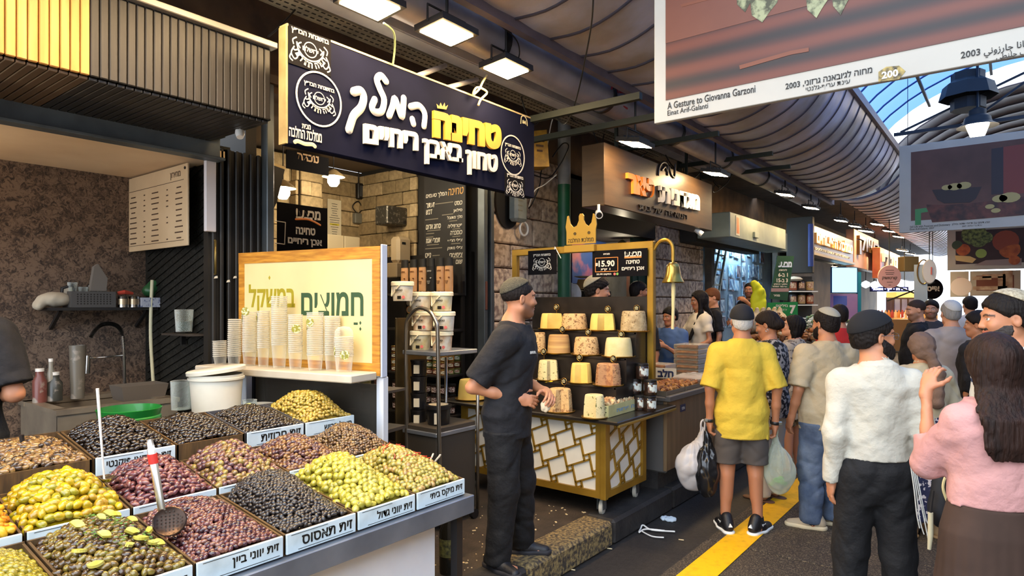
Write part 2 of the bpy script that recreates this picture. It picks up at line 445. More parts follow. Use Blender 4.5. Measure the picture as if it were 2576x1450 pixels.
def hand_prims(w,fdir,palm,side,curl=.5,spread=.16,sc_=1.0):
 """wrist point, finger direction, palm facing, thumb side"""
 w=np.array(w,float);f=np.array(fdir,float);f/=np.linalg.norm(f);n=np.array(palm,float);n-=f*(n@f);n/=np.linalg.norm(n);s=np.array(side,float);s-=f*(s@f);s-=n*(s@n);s/=np.linalg.norm(s)
 R=np.stack([s,f,n],1)
 P=[ell(w+f*.045*sc_,(.039*sc_,.05*sc_,.0165*sc_),.012,R=R),cap(w-f*.02,w+f*.02,.024,.022*sc_,.02)]
 L=(.078,.086,.08,.064);tips=[]
 for i in range(4):
  off=(.0285-.019*i)*sc_;b=w+f*(.083-.004*abs(i-1.2))*sc_+s*off;a=curl*.55+.05*i*curl;l=L[i]*sc_;d=f+s*spread*(.45-.3*i)
  d/=np.linalg.norm(d)
  for q,(fr,rr)in enumerate(((.46,.0088),(.3,.0078),(.24,.0068))):
   dd=d*math.cos(a)+n*math.sin(a);e=b+dd*l*fr;P.append(cap(b,e,rr*sc_*1.06,rr*sc_,.004));b=e;a+=curl*.75
 b=w+f*.022*sc_+s*.028*sc_
 for fr,rr,out in((.04,.0125,.75),(.032,.0095,.45),(.024,.008,.2)):
  dd=f*(1-out*.4)+s*out+n*(.25+curl*.35);dd/=np.linalg.norm(dd);e=b+dd*fr*sc_;P.append(cap(b,e,rr*sc_,rr*sc_*.9,.01));b=e
 return P
def shoe_prims(toe,sole=.022):
 """one shoe at the origin pointing +y, length about .29"""
 return[cap((0,-.075,.05),(0,.03,.045),.04,.044,.03),cap((0,.03,.04),(0,.15,.024),.044,.034,.03),cap((0,-.05,.09),(0,-.035,.112),.043,.043,.03),plane((0,0,sole),(0,0,-1))]
def sole_prims(t=.026):
 return[cap((0,-.078,.02),(0,.04,.02),.046,.05,.03),cap((0,.04,.02),(0,.152,.02),.05,.042,.03),plane((0,0,0.001),(0,0,-1)),plane((0,0,t),(0,0,1))]
def hdg_mat(h):return Matrix.Rotation(h-PI/2,4,'Z')
SK=dict(light='c98f6e',tan='b57a58',mid='a86f4e',pale='d2a084',deep='8f5a3c')
def person(label,loc,hdg,H=1.72,girth=1.0,skin='tan',fem=False,head=(0,0),lean=0.0,twist=0.0,arms=None,feet=None,res=1.0,name='person',top=None,bottom=None,hair=None,cap_=None,beard=None,shoe=None,stub=None,chest=1.0,hips=1.0,shade=None,glasses=False,group=None,sitz=0.0,earring=False):
 """A standing figure. hdg and head yaw in degrees (world / relative); arms: {'L':(elbow,wrist,handdir,palm,curl),...} in local metres at H=1.75."""
 S=H/1.75;root=E(name,loc,math.radians(hdg)-PI/2);tag(root,label,'person',group)
 fx={'L':(-.10,0.0,0),'R':(.10,0.0,0)}
 if feet:fx.update(feet)
 G=girth;hipz,kneez=.93,.49
 shw=(.150 if fem else .168)*(1+.25*(G-1));ly=lean
 ZT=lambda z:ly*max(0,(z-.95))/.5
 hp=1.06*hips if fem else hips
 tor=[(.86,0,.0,.155*G*hp,.115*G),(.94,0,-.005,.168*G*hp,.122*G),(1.06,0,ZT(1.06),.142*G,.108*G),(1.16,0,ZT(1.16),.143*G,.108*G),(1.28,0,ZT(1.28)+.008,.158*(1+.5*(G-1)),.115*chest*(1+.6*(G-1))),(1.38,0,ZT(1.38),.165*(1+.4*(G-1)),.105*chest),(1.44,0,ZT(1.44)-.005,.13,.082),(1.475,0,ZT(1.47)-.005,.07,.062)]
 sh={s:np.array(((-1 if s=='L' else 1)*shw,ZT(1.42)-.005,1.398))for s in 'LR'}
 tw=math.radians(twist);RT=rotm(tw)
 for s in 'LR':sh[s]=RT@sh[s]
 A={}
 for s in 'LR':
  x=-1 if s=='L' else 1
  el=sh[s]+np.array((x*.04,-.035,-.285));wr=el+np.array((x*.01,.05,-.25));a=(el,wr,None,(-x,0.1,0),.45)
  if arms and s in arms:
   q=list(arms[s]);q+=[None]*(5-len(q));a=(np.array(q[0],float),np.array(q[1],float),q[2],q[3]or(-x,.1,0),.45 if q[4]is None else q[4])
  A[s]=a
 leg={}
 for s in 'LR':
  x=-1 if s=='L' else 1;ft=np.array((fx[s][0],fx[s][1],.085));hpj=np.array((x*.088*hp,0,hipz));kn=(hpj*.47+ft*.53);kn[1]+=.025;kn[2]=kneez;leg[s]=(hpj,kn,ft)
 hy,hpch=math.radians(head[0]),math.radians(head[1]);nb=np.array((0,ZT(1.45)-.012,1.46));hc=np.array((0,ZT(1.62)+.012,1.637));RH=rotm(-hy,hpch)
 hsc=.98 if fem else 1.02
 HP=[xf(p,RH,hc)for p in head_prims(fem)]
 neck=[cap(nb+(0,0,-.03),hc+RH@np.array((0,-.022,-.06)),.062 if not fem else .052,.052 if not fem else .045,.03),cap(nb+(-.09,-.005,-.045),nb+(0,-.01,.03),.035,.045,.05),cap(nb+(.09,-.005,-.045),nb+(0,-.01,.03),.035,.045,.05)]
 BP=[loft(tor,.04)]
 ag=(.78 if fem else .9)*(1+.4*(G-1))
 for s in 'LR':
  h_,k_,f_=leg[s];lg=(1+.5*(G-1))
  BP+=[cap(h_,k_,.083*lg*hp,.056*lg,.05),cap(k_,f_,.053*lg,.036,.03),cap(k_+(0,-.022,-.06),k_+(0,-.018,-.22),.045*lg,.036,.03),cap(f_+(0,-.03,-.045),f_+(0,.11,-.06),.026,.02,.02)]
  e_,w_=A[s][0],A[s][1];BP+=[ell(sh[s],(.06*ag,)*3,.05),cap(sh[s],e_,.05*ag,.040*ag,.03),cap(e_,e_*.55+w_*.45,.040*ag,.036*ag,.02),cap(e_*.55+w_*.45,w_,.036*ag,.026*ag,.02)]
 HD=[]
 for s in 'LR':
  x=-1 if s=='L' else 1;e_,w_,hd,pl,cu=A[s]
  if hd is None:hd=(w_-e_)/np.linalg.norm(w_-e_)+np.array((0,.1,0))
  th=np.cross(np.array(pl,float),np.array(hd,float))*(1 if s=='L' else-1)
  HD.append((hand_prims(w_,hd,pl,th,cu,sc_=.94 if fem else 1.0),w_+np.array(hd,float)/np.linalg.norm(hd)*.07))
 allp=BP+neck+HP+[p for hpz,_ in HD for p in hpz]
 parts=[]
 lo,hi=bounds(allp);hb=.014*res;b0=[p for p in BP+neck]+HP[:3]+[p for q,_ in HD for p in q[:2]]
 g=ev(b0,lo,hi,hb);v,f=nets(g)
 hlo,hhi=hc-(.13,.14,.15),hc+(.13,.15,.15);keep=np.ones(len(f),bool)
 fc=v[f].mean(1);ncut=hc[2]-.105;keep&=~((fc[:,2]>ncut)&(np.linalg.norm(fc-hc,axis=1)<.2))
 for q,c in HD:keep&=~(np.linalg.norm(fc-c,axis=1)<.1)
 f=f[keep];parts.append((v,f))
 hv,hf=nets(ev(BP[:1]+neck+HP,hlo,hhi,.0042*min(res,2.2)));fcz=hv[hf].mean(1);hf=hf[(fcz[:,2]>ncut-hb*1.6)];parts.append((hv,hf));nh0=len(v)
 for(q,c),s in zip(HD,'LR'):
  e_,w_=A[s][0],A[s][1];L2=[cap(e_*.55+w_*.45,w_,.036*ag,.026*ag,.02)]
  lo2,hi2=c-.13,c+.13;qv,qf=nets(ev(L2+q,lo2,hi2,.0036*min(res,2.2)));d=np.linalg.norm(qv[qf].mean(1)-c,axis=1);parts.append((qv,qf[d<.1+hb*1.2]))
 v,f=join(parts)
 base=np.array(lin(SK.get(skin,skin)));col=np.tile(base,(len(v),1));L=(v-hc)@RH
 def paint(mask,c,a=1.0):
  c=np.array(lin(c));a=np.asarray(a);col[mask]=col[mask]*(1-(a[mask][:,None]if a.ndim else a))+c*(a[mask][:,None]if a.ndim else a)
 hm=np.linalg.norm(L,axis=1)<.16
 if stub:
  a=np.clip((-.03-L[:,2]+.35*np.clip(.05-L[:,1],0,.05))/.02,0,1)*np.clip((L[:,1]+.02)/.03,0,1)*.62;paint(hm&(a>0)&(L[:,2]>-.14),stub,a)
 lips=hm&(L[:,1]>.083)&(np.abs(L[:,0])<.024)&(np.abs(L[:,2]+.062)<.0125);paint(lips,'a4564c' if not fem else 'b05050',.75)
 hcol=(hair or{}).get('col','2a1c14')
 for x in(-.031,.031):
  r=np.sqrt((L[:,0]-x)**2+(L[:,2]-.002)**2*1.6);paint(hm&(L[:,1]>.06)&(r<.0125)&(np.abs(L[:,2]-.002)<.0058),'cfc6ba');paint(hm&(L[:,1]>.06)&(r<.0062)&(np.abs(L[:,2]-.002)<.006),'23140c')
  bz=.0235-18*(np.abs(L[:,0]-x))**2*1.0;paint(hm&(L[:,1]>.05)&(np.abs(L[:,0]-x)<.022)&(np.abs(L[:,2]-bz)<.0048),hcol if hcol not in('b9b4ac',)else '8a857c',.85)
 v=v*S;v[:,2]+=sitz;np_mesh('body',v,f,M('skin',attr='col',rough=.5,subsurf=.12,bump=.05,bscale=120),root,col)
 out={'root':root,'S':S,'hc':hc*S,'RH':RH,'A':A}
 def add(nm,prims,h,mat,lo=None,hi=None,label=None):
  v,f=solid(prims,h,lo,hi)
  if not len(f):return None
  o=np_mesh(nm,v*S,f,mat,root)
  if label:o['label']=label
  return o
 hq=.0085*max(res,.9)
# - clothing
 if top:
  o_=top.get('off',.016);hem=top.get('hem',.86);sl=top.get('sleeve',.62);lw=top.get('loose',1.0)
  rows=[(z,cx,cy,rx+o_*(1 if z>1.3 else lw),ry+o_*(1 if z>1.3 else lw))for z,cx,cy,rx,ry in tor if z>hem-.02]
  iz=[float(np.interp(hem,[q[0]for q in tor],[q[j]for q in tor]))+o_*lw for j in(3,4)]
  rows=[(hem,0,ZT(hem),iz[0]*top.get('flare',1.0),iz[1]*top.get('flare',1.0))]+[r for r in rows if r[0]>hem+.03]
  rows[-1]=(1.485,*rows[-1][1:3],rows[-1][3]*.96,rows[-1][4]*1.04)
  TP=[loft(rows,.03),cap(nb+(-.1,-.005,-.05),nb+(0,-.01,.0),.045,.058,.05),cap(nb+(.1,-.005,-.05),nb+(0,-.01,.0),.045,.058,.05)]
  if fem:TP+=[ell((-.075,.085+ZT(1.27),1.265),(.066,.06,.065),.04),ell((.075,.085+ZT(1.27),1.265),(.066,.06,.065),.04)]
  if G>1.12 and not fem:TP+=[ell((0,.05,1.08),(.15*G,.115*G,.14),.06)]
  so=top.get('so',.022)
  for s in 'LR':
   e_,w_=A[s][0],A[s][1];TP.append(ell(sh[s]+(0,0,-.012),(.056*ag+so*.6,)*3,.05))
   if sl<=1:p_=sh[s]+(e_-sh[s])*sl;TP.append(capcut(sh[s],p_+(e_-sh[s])*.25,.05*ag+so,.046*ag+so*1.25,p_,e_-sh[s],.035))
   else:
    p_=e_+(w_-e_)*min(sl-1,1.0);TP+=[cap(sh[s],e_,.052*ag+so,.044*ag+so,.04),capcut(e_,p_+(w_-e_)*.15,.044*ag+so,.03*ag+so*.8,p_,w_-e_,.03)]
  fo=folds(top.get('fold',.006),top.get('ff',26),rnd.random()*6)
  TP.append(('disp',0,lambda X,Y,Z:fo[2](X,Y,Z)*np.where(np.abs(X)<.17,np.clip((Z-hem)/.07,0,1),1),*BIG))
  nk=top.get('neck',.075)
  TP.append(ell(nb+(0,.025,.055),(nk,nk+.012,.06),.008,'cut'))
  out['top']=add('shirt',TP,hq,top['mat'])
  if top.get('collar'):
   CP=[cap(nb+(0,-.005,.0),nb+(0,-.002,.045),.068,.066,.01),cap(nb+(0,-.005,-.05),nb+(0,.0,.09),.058,.058,.004,'cut'),plane(nb+(0,.045,0),(0,1,.2))]
   add('collar',CP,.007,top['mat'])
 if bottom:
  kind=bottom['kind'];o_=bottom.get('off',.014)
  if kind=='skirt':
   hem,w0=bottom.get('hem',.08),bottom.get('w',.27)
   SP=[loft([(hem,0,0,w0,w0*.86),(.45,0,0,w0*.92,w0*.8),(.8,0,0,(.178*G*hp)+o_,.135*G+o_),(.94,0,-.004,.172*G*hp+o_,.126*G+o_),(1.06,0,ZT(1.06),.145*G+o_,.112*G+o_)],.02,pleat=bottom.get('pleat',(14,.035)))]
   out['bottom']=add('skirt',SP,hq*1.1,bottom['mat'])
  else:
   cut={'trousers':.05,'shorts':.53}[kind];tp=bottom.get('taper',1.0)
   SP=[loft([(.77,0,.0,.11*G*hp+o_,.075*G+o_),(.84,0,0,.15*G*hp+o_,.112*G+o_),(.94,0,-.006,.168*G*hp+o_,.124*G+o_),(1.045,0,ZT(1.05),.146*G+o_,.11*G+o_)],.05)]
   for s in 'LR':
    h_,k_,f_=leg[s];lg=(1+.5*(G-1));SP+=[cap(h_+(0,-.004,-.02),k_,.09*lg*hp+o_,.062*lg+o_*1.4,.04)]
    if kind=='trousers':SP+=[cap(k_,f_+(0,0,0),.060*lg+o_*1.4,.05*tp+o_,.03)]
    else:SP+=[cap(k_,k_+(f_-k_)*.1,.064*lg+o_*1.6,.064*lg+o_*1.6,.03)]
   SP+=[folds(bottom.get('fold',.005),30,rnd.random()*6),plane((0,0,cut),(0,0,-1))]
   if top and not bottom.get('tuck'):SP.append(plane((0,0,top.get('hem',.86)+.05),(0,0,1)))
   out['bottom']=add(kind,SP,hq,bottom['mat'])
# - hair, cap, beard in the head frame
 hp_=lambda P:[xf(p,RH,hc)for p in P]
 if hair:
  st=hair['style'];hm_=M('hair_'+hair['col'],hair['col'],.6,col2=hair.get('col2'),scale=40,stretch=(1,1,.12),bump=.8,bscale=110,spec=.22);t=hair.get('t',.012)
  cran=[ell((0,-.016,.036),(.076+t,.099+t,.085+t),.02),ell((0,-.045,-.03),(.064+t*.6,.06+t*.6,.06),.04)]
  face=ell((0,.115,-.02),(.066,.062,.092),.012,'cut')
  if st=='short':
   P=cran+[face,plane((0,-.075,hair.get('nape',-.072)),(0,-.1,-1),k=.01),plane((0,.03,.015),(0,.62,-.8),k=.012),ell((-.085,-.005,-.015),(.02,.026,.036),.008,'cut'),ell((.085,-.005,-.015),(.02,.026,.036),.008,'cut'),curls(hair.get('amp',.0016),hair.get('f',190))]
   add('hair',hp_(P),.005*min(res,2),hm_)
  elif st=='fade':
   P=[ell((0,-.016,.036),(.076+t,.099+t,.085+t),.02),ell((0,.115,-.02),(.07,.06,.1),.012,'cut'),plane((0,-.09,-.02),(0,.1,-1),k=.01),plane((0,.04,.03),(0,.55,-.84),k=.01),curls(.0012,190)]
   add('hair',hp_(P),.005*min(res,2),hm_)
  elif st=='long':
   Lh=hair.get('len',.42);wd=hair.get('w',.11);fr=hair.get('front',0)
   P=cran+[ell((0,.118,-.03),(.062,.062,.098),.012,'cut'),plane((0,.05,.02),(0,.85,-.5),k=.012)]
   hh=[xf(p,RH,hc)for p in P]
   b=hc+RH@np.array((0,-.05,-.02));yb=ZT(1.3)-.125*chest*(1+.4*(G-1))-.012
   hh+=[loft([(hc[2]-Lh,b[0],yb-.005,wd*.75,.022),(hc[2]-Lh*.85,b[0],yb-.008,wd*1.0,.034),(hc[2]-Lh*.55,b[0],yb+.0,wd*1.02,.04),(hc[2]-.17,b[0],(yb+b[1])/2-.012,wd*.95,.05),(hc[2]-.08,b[0],b[1]-.004,.092,.064),(hc[2]+.02,b[0],b[1]+.02,.085,.07)],.03)]
   if fr:
    for s in((-1,1)if fr==2 else(fr,)):
     hh+=[cap(hc+RH@np.array((s*.075,.012,.0)),hc+RH@np.array((s*.085,.02,-.15)),.022,.03,.02),cap(hc+RH@np.array((s*.085,.02,-.15)),np.array((s*.075,ZT(1.2)+.14+(.05 if fem else 0),hc[2]-Lh)),.032,.02,.02)]
   hh+=[strands(.0016,55,1.),folds(.0022,60,2.)]
   add('hair',hh,.0065*max(1,min(res,1.6)),hm_)
  elif st=='bob':
   P=cran+[ell((0,-.05,-.08),(.086,.06,.09),.04),ell((0,.118,-.03),(.062,.062,.11),.012,'cut'),plane((0,.05,.02),(0,.85,-.5),k=.012),strands(.003,21,.5),curls(.0018,120)]
   add('hair',hp_(P),.006*min(res,2),hm_)
  elif st=='bun':
   P=cran+[ell((0,-.118,-.02),(.05,.04,.05),.03),face,plane((0,-.075,-.075),(0,-.1,-1),k=.01),plane((0,.03,.015),(0,.62,-.8),k=.012),ell((-.085,-.005,-.015),(.02,.026,.036),.008,'cut'),ell((.085,-.005,-.015),(.02,.026,.036),.008,'cut'),strands(.002,25)]
   add('hair',hp_(P),.006*min(res,2),hm_)
 tt=(hair or{}).get('t',.0)
 if cap_:
  k=cap_['kind']
  if k=='kippah':
   t=tt+.006;n=np.array(cap_.get('dir',(0,-.5,.87)));P=[ell((0,-.016,.036),(.076+t,.099+t,.085+t),.01),plane(np.array((0,-.016,.036))+n*cap_.get('cut',.052),-n)]
   add('kippah',hp_(P),.0045*min(res,2),cap_['mat'])
  elif k=='cap':
   t=.014;P=[ell((0,-.016,.034),(.076+t,.1+t,.088+t),.01),plane((0,-.02,.02),(0,.12,-1))]
   if cap_.get('brim'):P+=[xf(ell((0,.125,.035),(.07,.075,.01),.01),np.eye(3),(0,0,0))]
   add('cap',hp_(P),.0055,cap_['mat'])
  elif k=='scarf':
   t=.022;P=[ell((0,-.018,.03),(.078+t,.102+t,.088+t),.02),ell((0,-.075,-.035),(.075,.06,.07),.04),ell((0,.12,-.025),(.063,.07,.09),.012,'cut'),plane((0,-.05,-.1),(0,-.25,-1),k=.02)]
   hh=hp_(P)+[cap(hc+RH@np.array((.02,-.13,-.05)),hc+np.array((.06,-.19,-.22)),.04,.045,.03),cap(hc+np.array((.06,-.19,-.22)),hc+np.array((.05,-.19,-.46)),.043,.05,.03),folds(.005,55,1.),('disp',0,lambda X,Y,Z:.003*np.sin(70*Z+40*Y),*BIG)]
   add('headscarf',hh,.0065,cap_['mat'])
 if beard:
  t=beard.get('t',.009);P=[ell((0,.022,-.03),(.061+t,.072+t,.08+t),.03),ell((0,.058,-.094),(.034+t,.03+t,.026+t),.03),cap((-.052,.0,-.062),(-.022,.055,-.096),.02+t,.02+t,.03),cap((.052,.0,-.062),(.022,.055,-.096),.02+t,.02+t,.03),plane((0,.04,-.03),(0,.52,.85),k=.01),plane((0,-.005,0),(0,-1,-.1),k=.008),ell((0,.1,-.06),(.03,.03,.014),.008,'cut'),cap((-.028,.09,-.044),(.028,.09,-.044),.0062,.0062,.006),ell((0,.115,-.03),(.02,.03,.014),.004,'cut'),curls(.0016,230)]
  add('beard',hp_(P),.0048*min(res,2),M('hair_'+beard['col'],beard['col'],.6,bump=.5,bscale=70))
 if glasses:
  gb=MB()
  for x in(-.031,.031):
   gb.tube([Vector(hc*S)+Vector(RH@np.array((x+.021*math.cos(a),.104,.0+.017*math.sin(a)))*S)for a in[k*PI/8 for k in range(17)]],.0014*S,6)
   sx=1 if x>0 else-1;gb.tube([Vector((hc+RH@np.array(q))*S)for q in((sx*.052,.104,.004),(sx*.078,.08,.006),(sx*.082,-.01,.006))],.0014*S,6)
  gb.tube([Vector((hc+RH@np.array(q))*S)for q in((-.01,.106,.004),(.01,.106,.004))],.0014,6)
  gb.build('glasses',M('spectacle_metal','8a8a8c' if glasses!='dark' else '1a1412',.3,.8),root,True)
  if glasses=='dark':
   lb=MB()
   for x in(-.031,.031):lb.lathe([(0,.002),(.02,0),(0,-.002)],(0,0,0),14)
   lv=np.array(lb.v);k=len(lv)//2;A0=np.array([(-.031,.104,0),(.031,.104,0)])
   vs=[]
   for i,q in enumerate(lv):c=A0[0 if i<k else 1];vs.append(tuple(((hc+RH@(c+np.array((q[0],q[2],q[1]))))*S)))
   lb.v=vs;lb.build('lens',M('dark_lens','1c1512',.1,coat=.6),root,True)
 if earring:
  MB().tube([Vector((hc+RH@np.array((-.084,-.012+.012*math.sin(a),-.052+.013*math.cos(a))))*S)for a in[k*PI/8 for k in range(17)]],.0022,6).build('earring',M('silver','d8d4cc',.25,1.0),root,True)
 if shoe:
  for s in 'LR':
   f_=leg[s][2];a=fx[s][2]if len(fx[s])>2 else 0;Rz=Matrix.Translation(Vector((f_[0],f_[1]+.0,0))*S)@Matrix.Rotation(math.radians(-a),4,'Z')
   k=shoe.get('k',1.0)
   if shoe.get('sandal'):
    b=MB();b.v=[];v,f=solid(sole_prims(.02),.008);o=np_mesh('sandal',v*S,f,shoe['mat'],root);o.matrix_local=Rz
    MB().tube([(-.045,.06,.015),(-.02,.075,.06),(.02,.075,.06),(.045,.06,.015)],.009,6).build('strap',shoe['mat'],o,True)
    continue
   v,f=solid(shoe_prims(0,.015),.007);o=np_mesh('shoe',v*S*k,f,shoe['mat'],root);o.matrix_local=Rz
   v,f=solid(sole_prims(shoe.get('sole_t',.026)),.007);np_mesh('sole',v*S*k,f,shoe.get('sole',shoe['mat']),o)
   if shoe.get('mark')=='stripes':
    b=MB()
    for x in(-1,1):
     for q in range(3):b.bar((x*.0405*S,(.012+q*.019)*S,.034*S),(x*.0395*S,(-.006+q*.019)*S,.074*S),.010*S,.007,up=(1,0,0))
    b.prism([(-.014,-.009),(.014,-.009),(0,.016)],V(0,-.112,.072)*S,(1,0,0),(0,.15,1),.018)
    b.build('stripe',M('white_rubber','e8e6e0',.5),o)
   if shoe.get('mark')=='swoosh':
    b=MB()
    for x in(-1,1):b.tube([V(x*.043,-.05,.06)*S,V(x*.046,-.02,.046)*S,V(x*.046,.02,.05)*S,V(x*.043,.075,.07)*S],[.004,.009,.008,.002],6,flat=((1,0,0),.4))
    b.build('swoosh',M('black_fabric','17161a',.8),o)
   if shoe.get('mark')=='letter':
    b=MB()
    for x in(-1,1):text_into(b,'N',V(x*.043,.02,.055)*S,(0,x,0),(0,0,1),h=.035,bold=.02,depth=.004,slant=.2)
    b.build('lettering',M('dark_grey_print','3c3c3e',.5),o)
   if shoe.get('sock'):
    MB().lathe([(.034,.07),(.046,.1),(.043,.125)],(0,-.01*S,0),14).build('sock',shoe['sock'],root,True).matrix_local=Rz
 return out
# ==== the setting: street, pavement, walls, roofs
XF=-4.15;PZ=.17;CX=-2.22
asph=M('asphalt','3a3228',.85,col2='6a5f4e',scale=150,bump=.6,bscale=160,lo=.45,hi=.62)
asph_d=M('gutter_asphalt','211d1b',.7,col2='2e2925',scale=30,bump=.4,bscale=90)
slabm=M('speckled_paving','352c23',.75,col2='766850',scale=110,bump=.5,bscale=150,lo=.5,hi=.66)
pave_m=M('trodden_pavement','2b231d',.65,col2='3d332a',scale=9,bump=.35,bscale=70)
curb_m=M('worn_curb_stone','3a3128',.8,col2='8a7448',scale=45,bump=.7,bscale=60,lo=.4,hi=.62)
black_stone=M('blackened_stone','1b1817',.7,col2='2c2825',scale=14,bump=.4)
floor=struct(MB().box((2,20,-.06),(9,54,.1)).build('floor',asph_d))
gut=MB().box((-1.98,18,-.004),(.5,50,.012)).build('drain_strip',asph_d,floor)
k=0
sl_me={}
for i in range(9):
 for j in range(3):
  y0=1.9+i*1.05+(j%2)*.42;x0=-1.15+j*1.2
  MB().bbox((x0,y0,-.006+rnd.uniform(-.0015,.0015)),(1.19,1.04,.02),.004).build('paving_slab',slabm,floor)
for j,(a,b)in enumerate(((1.9,11.0),)):pass
MB().box((2,24.3,-.004),(7.6,24,.012)).build('far_paving',slabm,floor);MB().box((2.2,-2.4,-.004),(7.6,7.6,.012)).build('near_paving',slabm,floor)
MB().box((3.5,6.7,-.004),(3.6,10.6,.012)).build('side_paving',slabm,floor);MB().box((-1.745,12,-.005),(.02,40,.01)).build('joint_strip',asph_d,floor)
ln=MB();ln.box((-1.553,16,.0075),(.205,40,.003));ln.build('yellow_line',M('road_yellow','f0b400',.6,col2='d79a04',scale=22,bump=.2,lo=.5,hi=.8),floor)
pav=struct(MB().box((-4.7,14.5,PZ-.1),(4.7,43,.2)).build('pavement',pave_m))
for i in range(16):
 y=-1.0+i*1.0
 cs=MB();cs.bbox((CX-.11,y+.5,PZ/2+.003),(.24,.992,PZ+.012),.022);cs.build('curb_stone',curb_m if 2.0<y<4 else black_stone,pav)
MB().box((CX-.11,25.5,PZ/2),(.24,21,PZ+.01)).build('far_curb',black_stone,pav)
for i in range(110):
 pass
cr=MB()
for i in range(150):
 x,y=rnd.uniform(-3.3,-2.3),rnd.uniform(2.45,4.1);s=rnd.choice((.004,.005,.006,.011));cr.box((x,y,PZ+.002),(s*rnd.uniform(.7,2.2),s,.004),rnd.uniform(0,3))
o=cr.build('crumbs',M('crumb','cdb78c',.8));o['kind']='stuff';tag(o,'pale crumbs and scraps trodden into the dark pavement','crumbs')
dark_wall=M('sooty_plaster','2a2522',.85,col2='3a342e',scale=5,bump=.3)
plast=M('upper_plaster','6b5038',.85,col2='4a382a',scale=3.5,bump=.4)
def wall_slab(name,x,y0,y1,z0,z1,m=dark_wall,th=.2):
 return struct(MB().box((x-th/2,(y0+y1)/2,(z0+z1)/2),(th,y1-y0,z1-z0)).build(name,m))
wall_slab('wall_left',XF,-3,14,3.2,6.2,plast);wall_slab('wall_left',XF,14,40,2.9,6.2,dark_wall)
stone_m=[M('jerusalem_stone_%s'%n,a,.9,col2=b,scale=s,bump=.8,bscale=28,lo=.42,hi=.62)for n,a,b,s in(('a','d6bea2','a08a74',14),('b','dcc4a6','92796a',18),('c','c2ab92','8c7660',16))]
mort=M('red_mortar','6b3f34',.95,col2='59493d',scale=6)
def stone_pier(name,y0,y1,z0,z1,x=XF,dep=.45):
 w=struct(MB().box((x-dep/2-.02,(y0+y1)/2,(z0+z1)/2),(dep,y1-y0-.01,z1-z0)).build(name,mort));z=z0;r=0
 while z<z1-.05:
  h=min(rnd.choice((.25,.28,.3)),z1-z);y=y0;first=True
  while y<y1-.03:
   L=rnd.choice((.22,.34,.44,.5));L=L if y+L<y1-.1 else y1-y
   MB().bbox((x-.05+rnd.uniform(0,.014),y+L/2,z+h/2),(.14,L-.014,h-.014),.014).build('stone_block',stone_m[rnd.randrange(3)],w);y+=L
  z+=h;r+=1
 return w
stone_pier('wall_stone_pier',4.95,6.42,PZ,3.3);stone_pier('wall_stone_pier',8.75,10.55,PZ,3.3)
# - roofs: curved sheet-metal valleys over each row of shops, blue translucent vault between them
sheet=M('roof_sheet','d0d1e8',.42,.2,col2='a89c94',scale=1.6,bump=.12,bscale=12)
seam_m=M('roof_seam','4a4650',.5,.4);sheet_in=M('roof_stain','5b5660',.5,.3)
prof=[(-2.66,3.63),(-2.4,3.615),(-2.17,3.66),(-1.98,3.74),(-1.85,3.82),(-1.74,3.93),(-1.66,4.04),(-1.6,4.16),(-1.55,4.3)]
pf=smoothline([V(x,0,z)for x,z in prof],3)
def roof_bowl(name,y0,y1,step,mirror=False,dz=0.0,end=None):
 sg=(lambda x:1.4-x)if mirror else(lambda x:x)
 root=struct(E(name));n=int(round((y1-y0)/step))
 for i in range(n):
  a,b=y0+i*step,y0+(i+1)*step-.006;m=MB();N=len(pf)
  vs=[]
  for p in pf:
   sag=.010
   for t in(0,.5,1):vs.append((sg(p.x),a+(b-a)*t,p.z+dz-(sag if t==.5 else 0)))
  fs=[]
  for q in range(N-1):
   for t in(0,1):
    f=(q*3+t,q*3+t+1,(q+1)*3+t+1,(q+1)*3+t);fs.append(f)
  m._add(vs,fs);m._add([(x,y,z+.03)for x,y,z in vs],[f[::-1]for f in fs])
  m.build('roof_panel',sheet,root,True)
  m=MB();m.tube([V(sg(p.x),a,p.z+dz-.006)for p in pf],.011,5);m.build('seam',seam_m,root,True)
 e=prof[-1];m=MB();m.box((sg(e[0])+.012,(y0+y1)/2,e[1]+dz+.02),(.05,y1-y0,.11));m.build('edge_flashing',M('flashing','8d8a92',.5,.3),root)
 return root
roof_bowl('roof_valley',1.34,13.1,.42);roof_bowl('roof_valley',14.0,33.0,.5,dz=.12);roof_bowl('roof_valley',1.4,32.5,1.73,True)
gb=MB();gb.box((-2.68,5.75,3.66),(.06,15,.2));struct(gb.build('trim_gutter_board',M('gutter_board','6f6775',.6,col2='5d5663',scale=4)))
struct(MB().box((-3.42,5.5,3.86),(1.5,15.5,.06)).build('ceiling_soffit',M('soffit_dark','4b4038',.85,col2='37302c',scale=4)))
struct(MB().box((-3.42,23.5,3.9),(1.5,20,.06)).build('ceiling_soffit',M('soffit_dark','4b4038')))
VX,VA,VZ,VR=.7,3.05,3.9,1.95
def vault_pt(t):return VX-VA*math.cos(t),VZ+VR*math.sin(t)
sky_sheet=bpy.data.materials.new('blue_translucent_sheet');sky_sheet.use_nodes=True
_nt=sky_sheet.node_tree;_b=_nt.nodes['Principled BSDF'];_b.inputs['Base Color'].default_value=(.12,.25,.6,1);_b.inputs['Roughness'].default_value=.4
_t=_nt.nodes.new('ShaderNodeBsdfTransparent');_t.inputs[0].default_value=(.09,.18,.38,1);_x=_nt.nodes.new('ShaderNodeMixShader');_x.inputs[0].default_value=.18
_nt.links.new(_t.outputs[0],_x.inputs[1]);_nt.links.new(_b.outputs[0],_x.inputs[2]);_nt.links.new(_x.outputs[0],_nt.nodes['Material Output'].inputs[0])
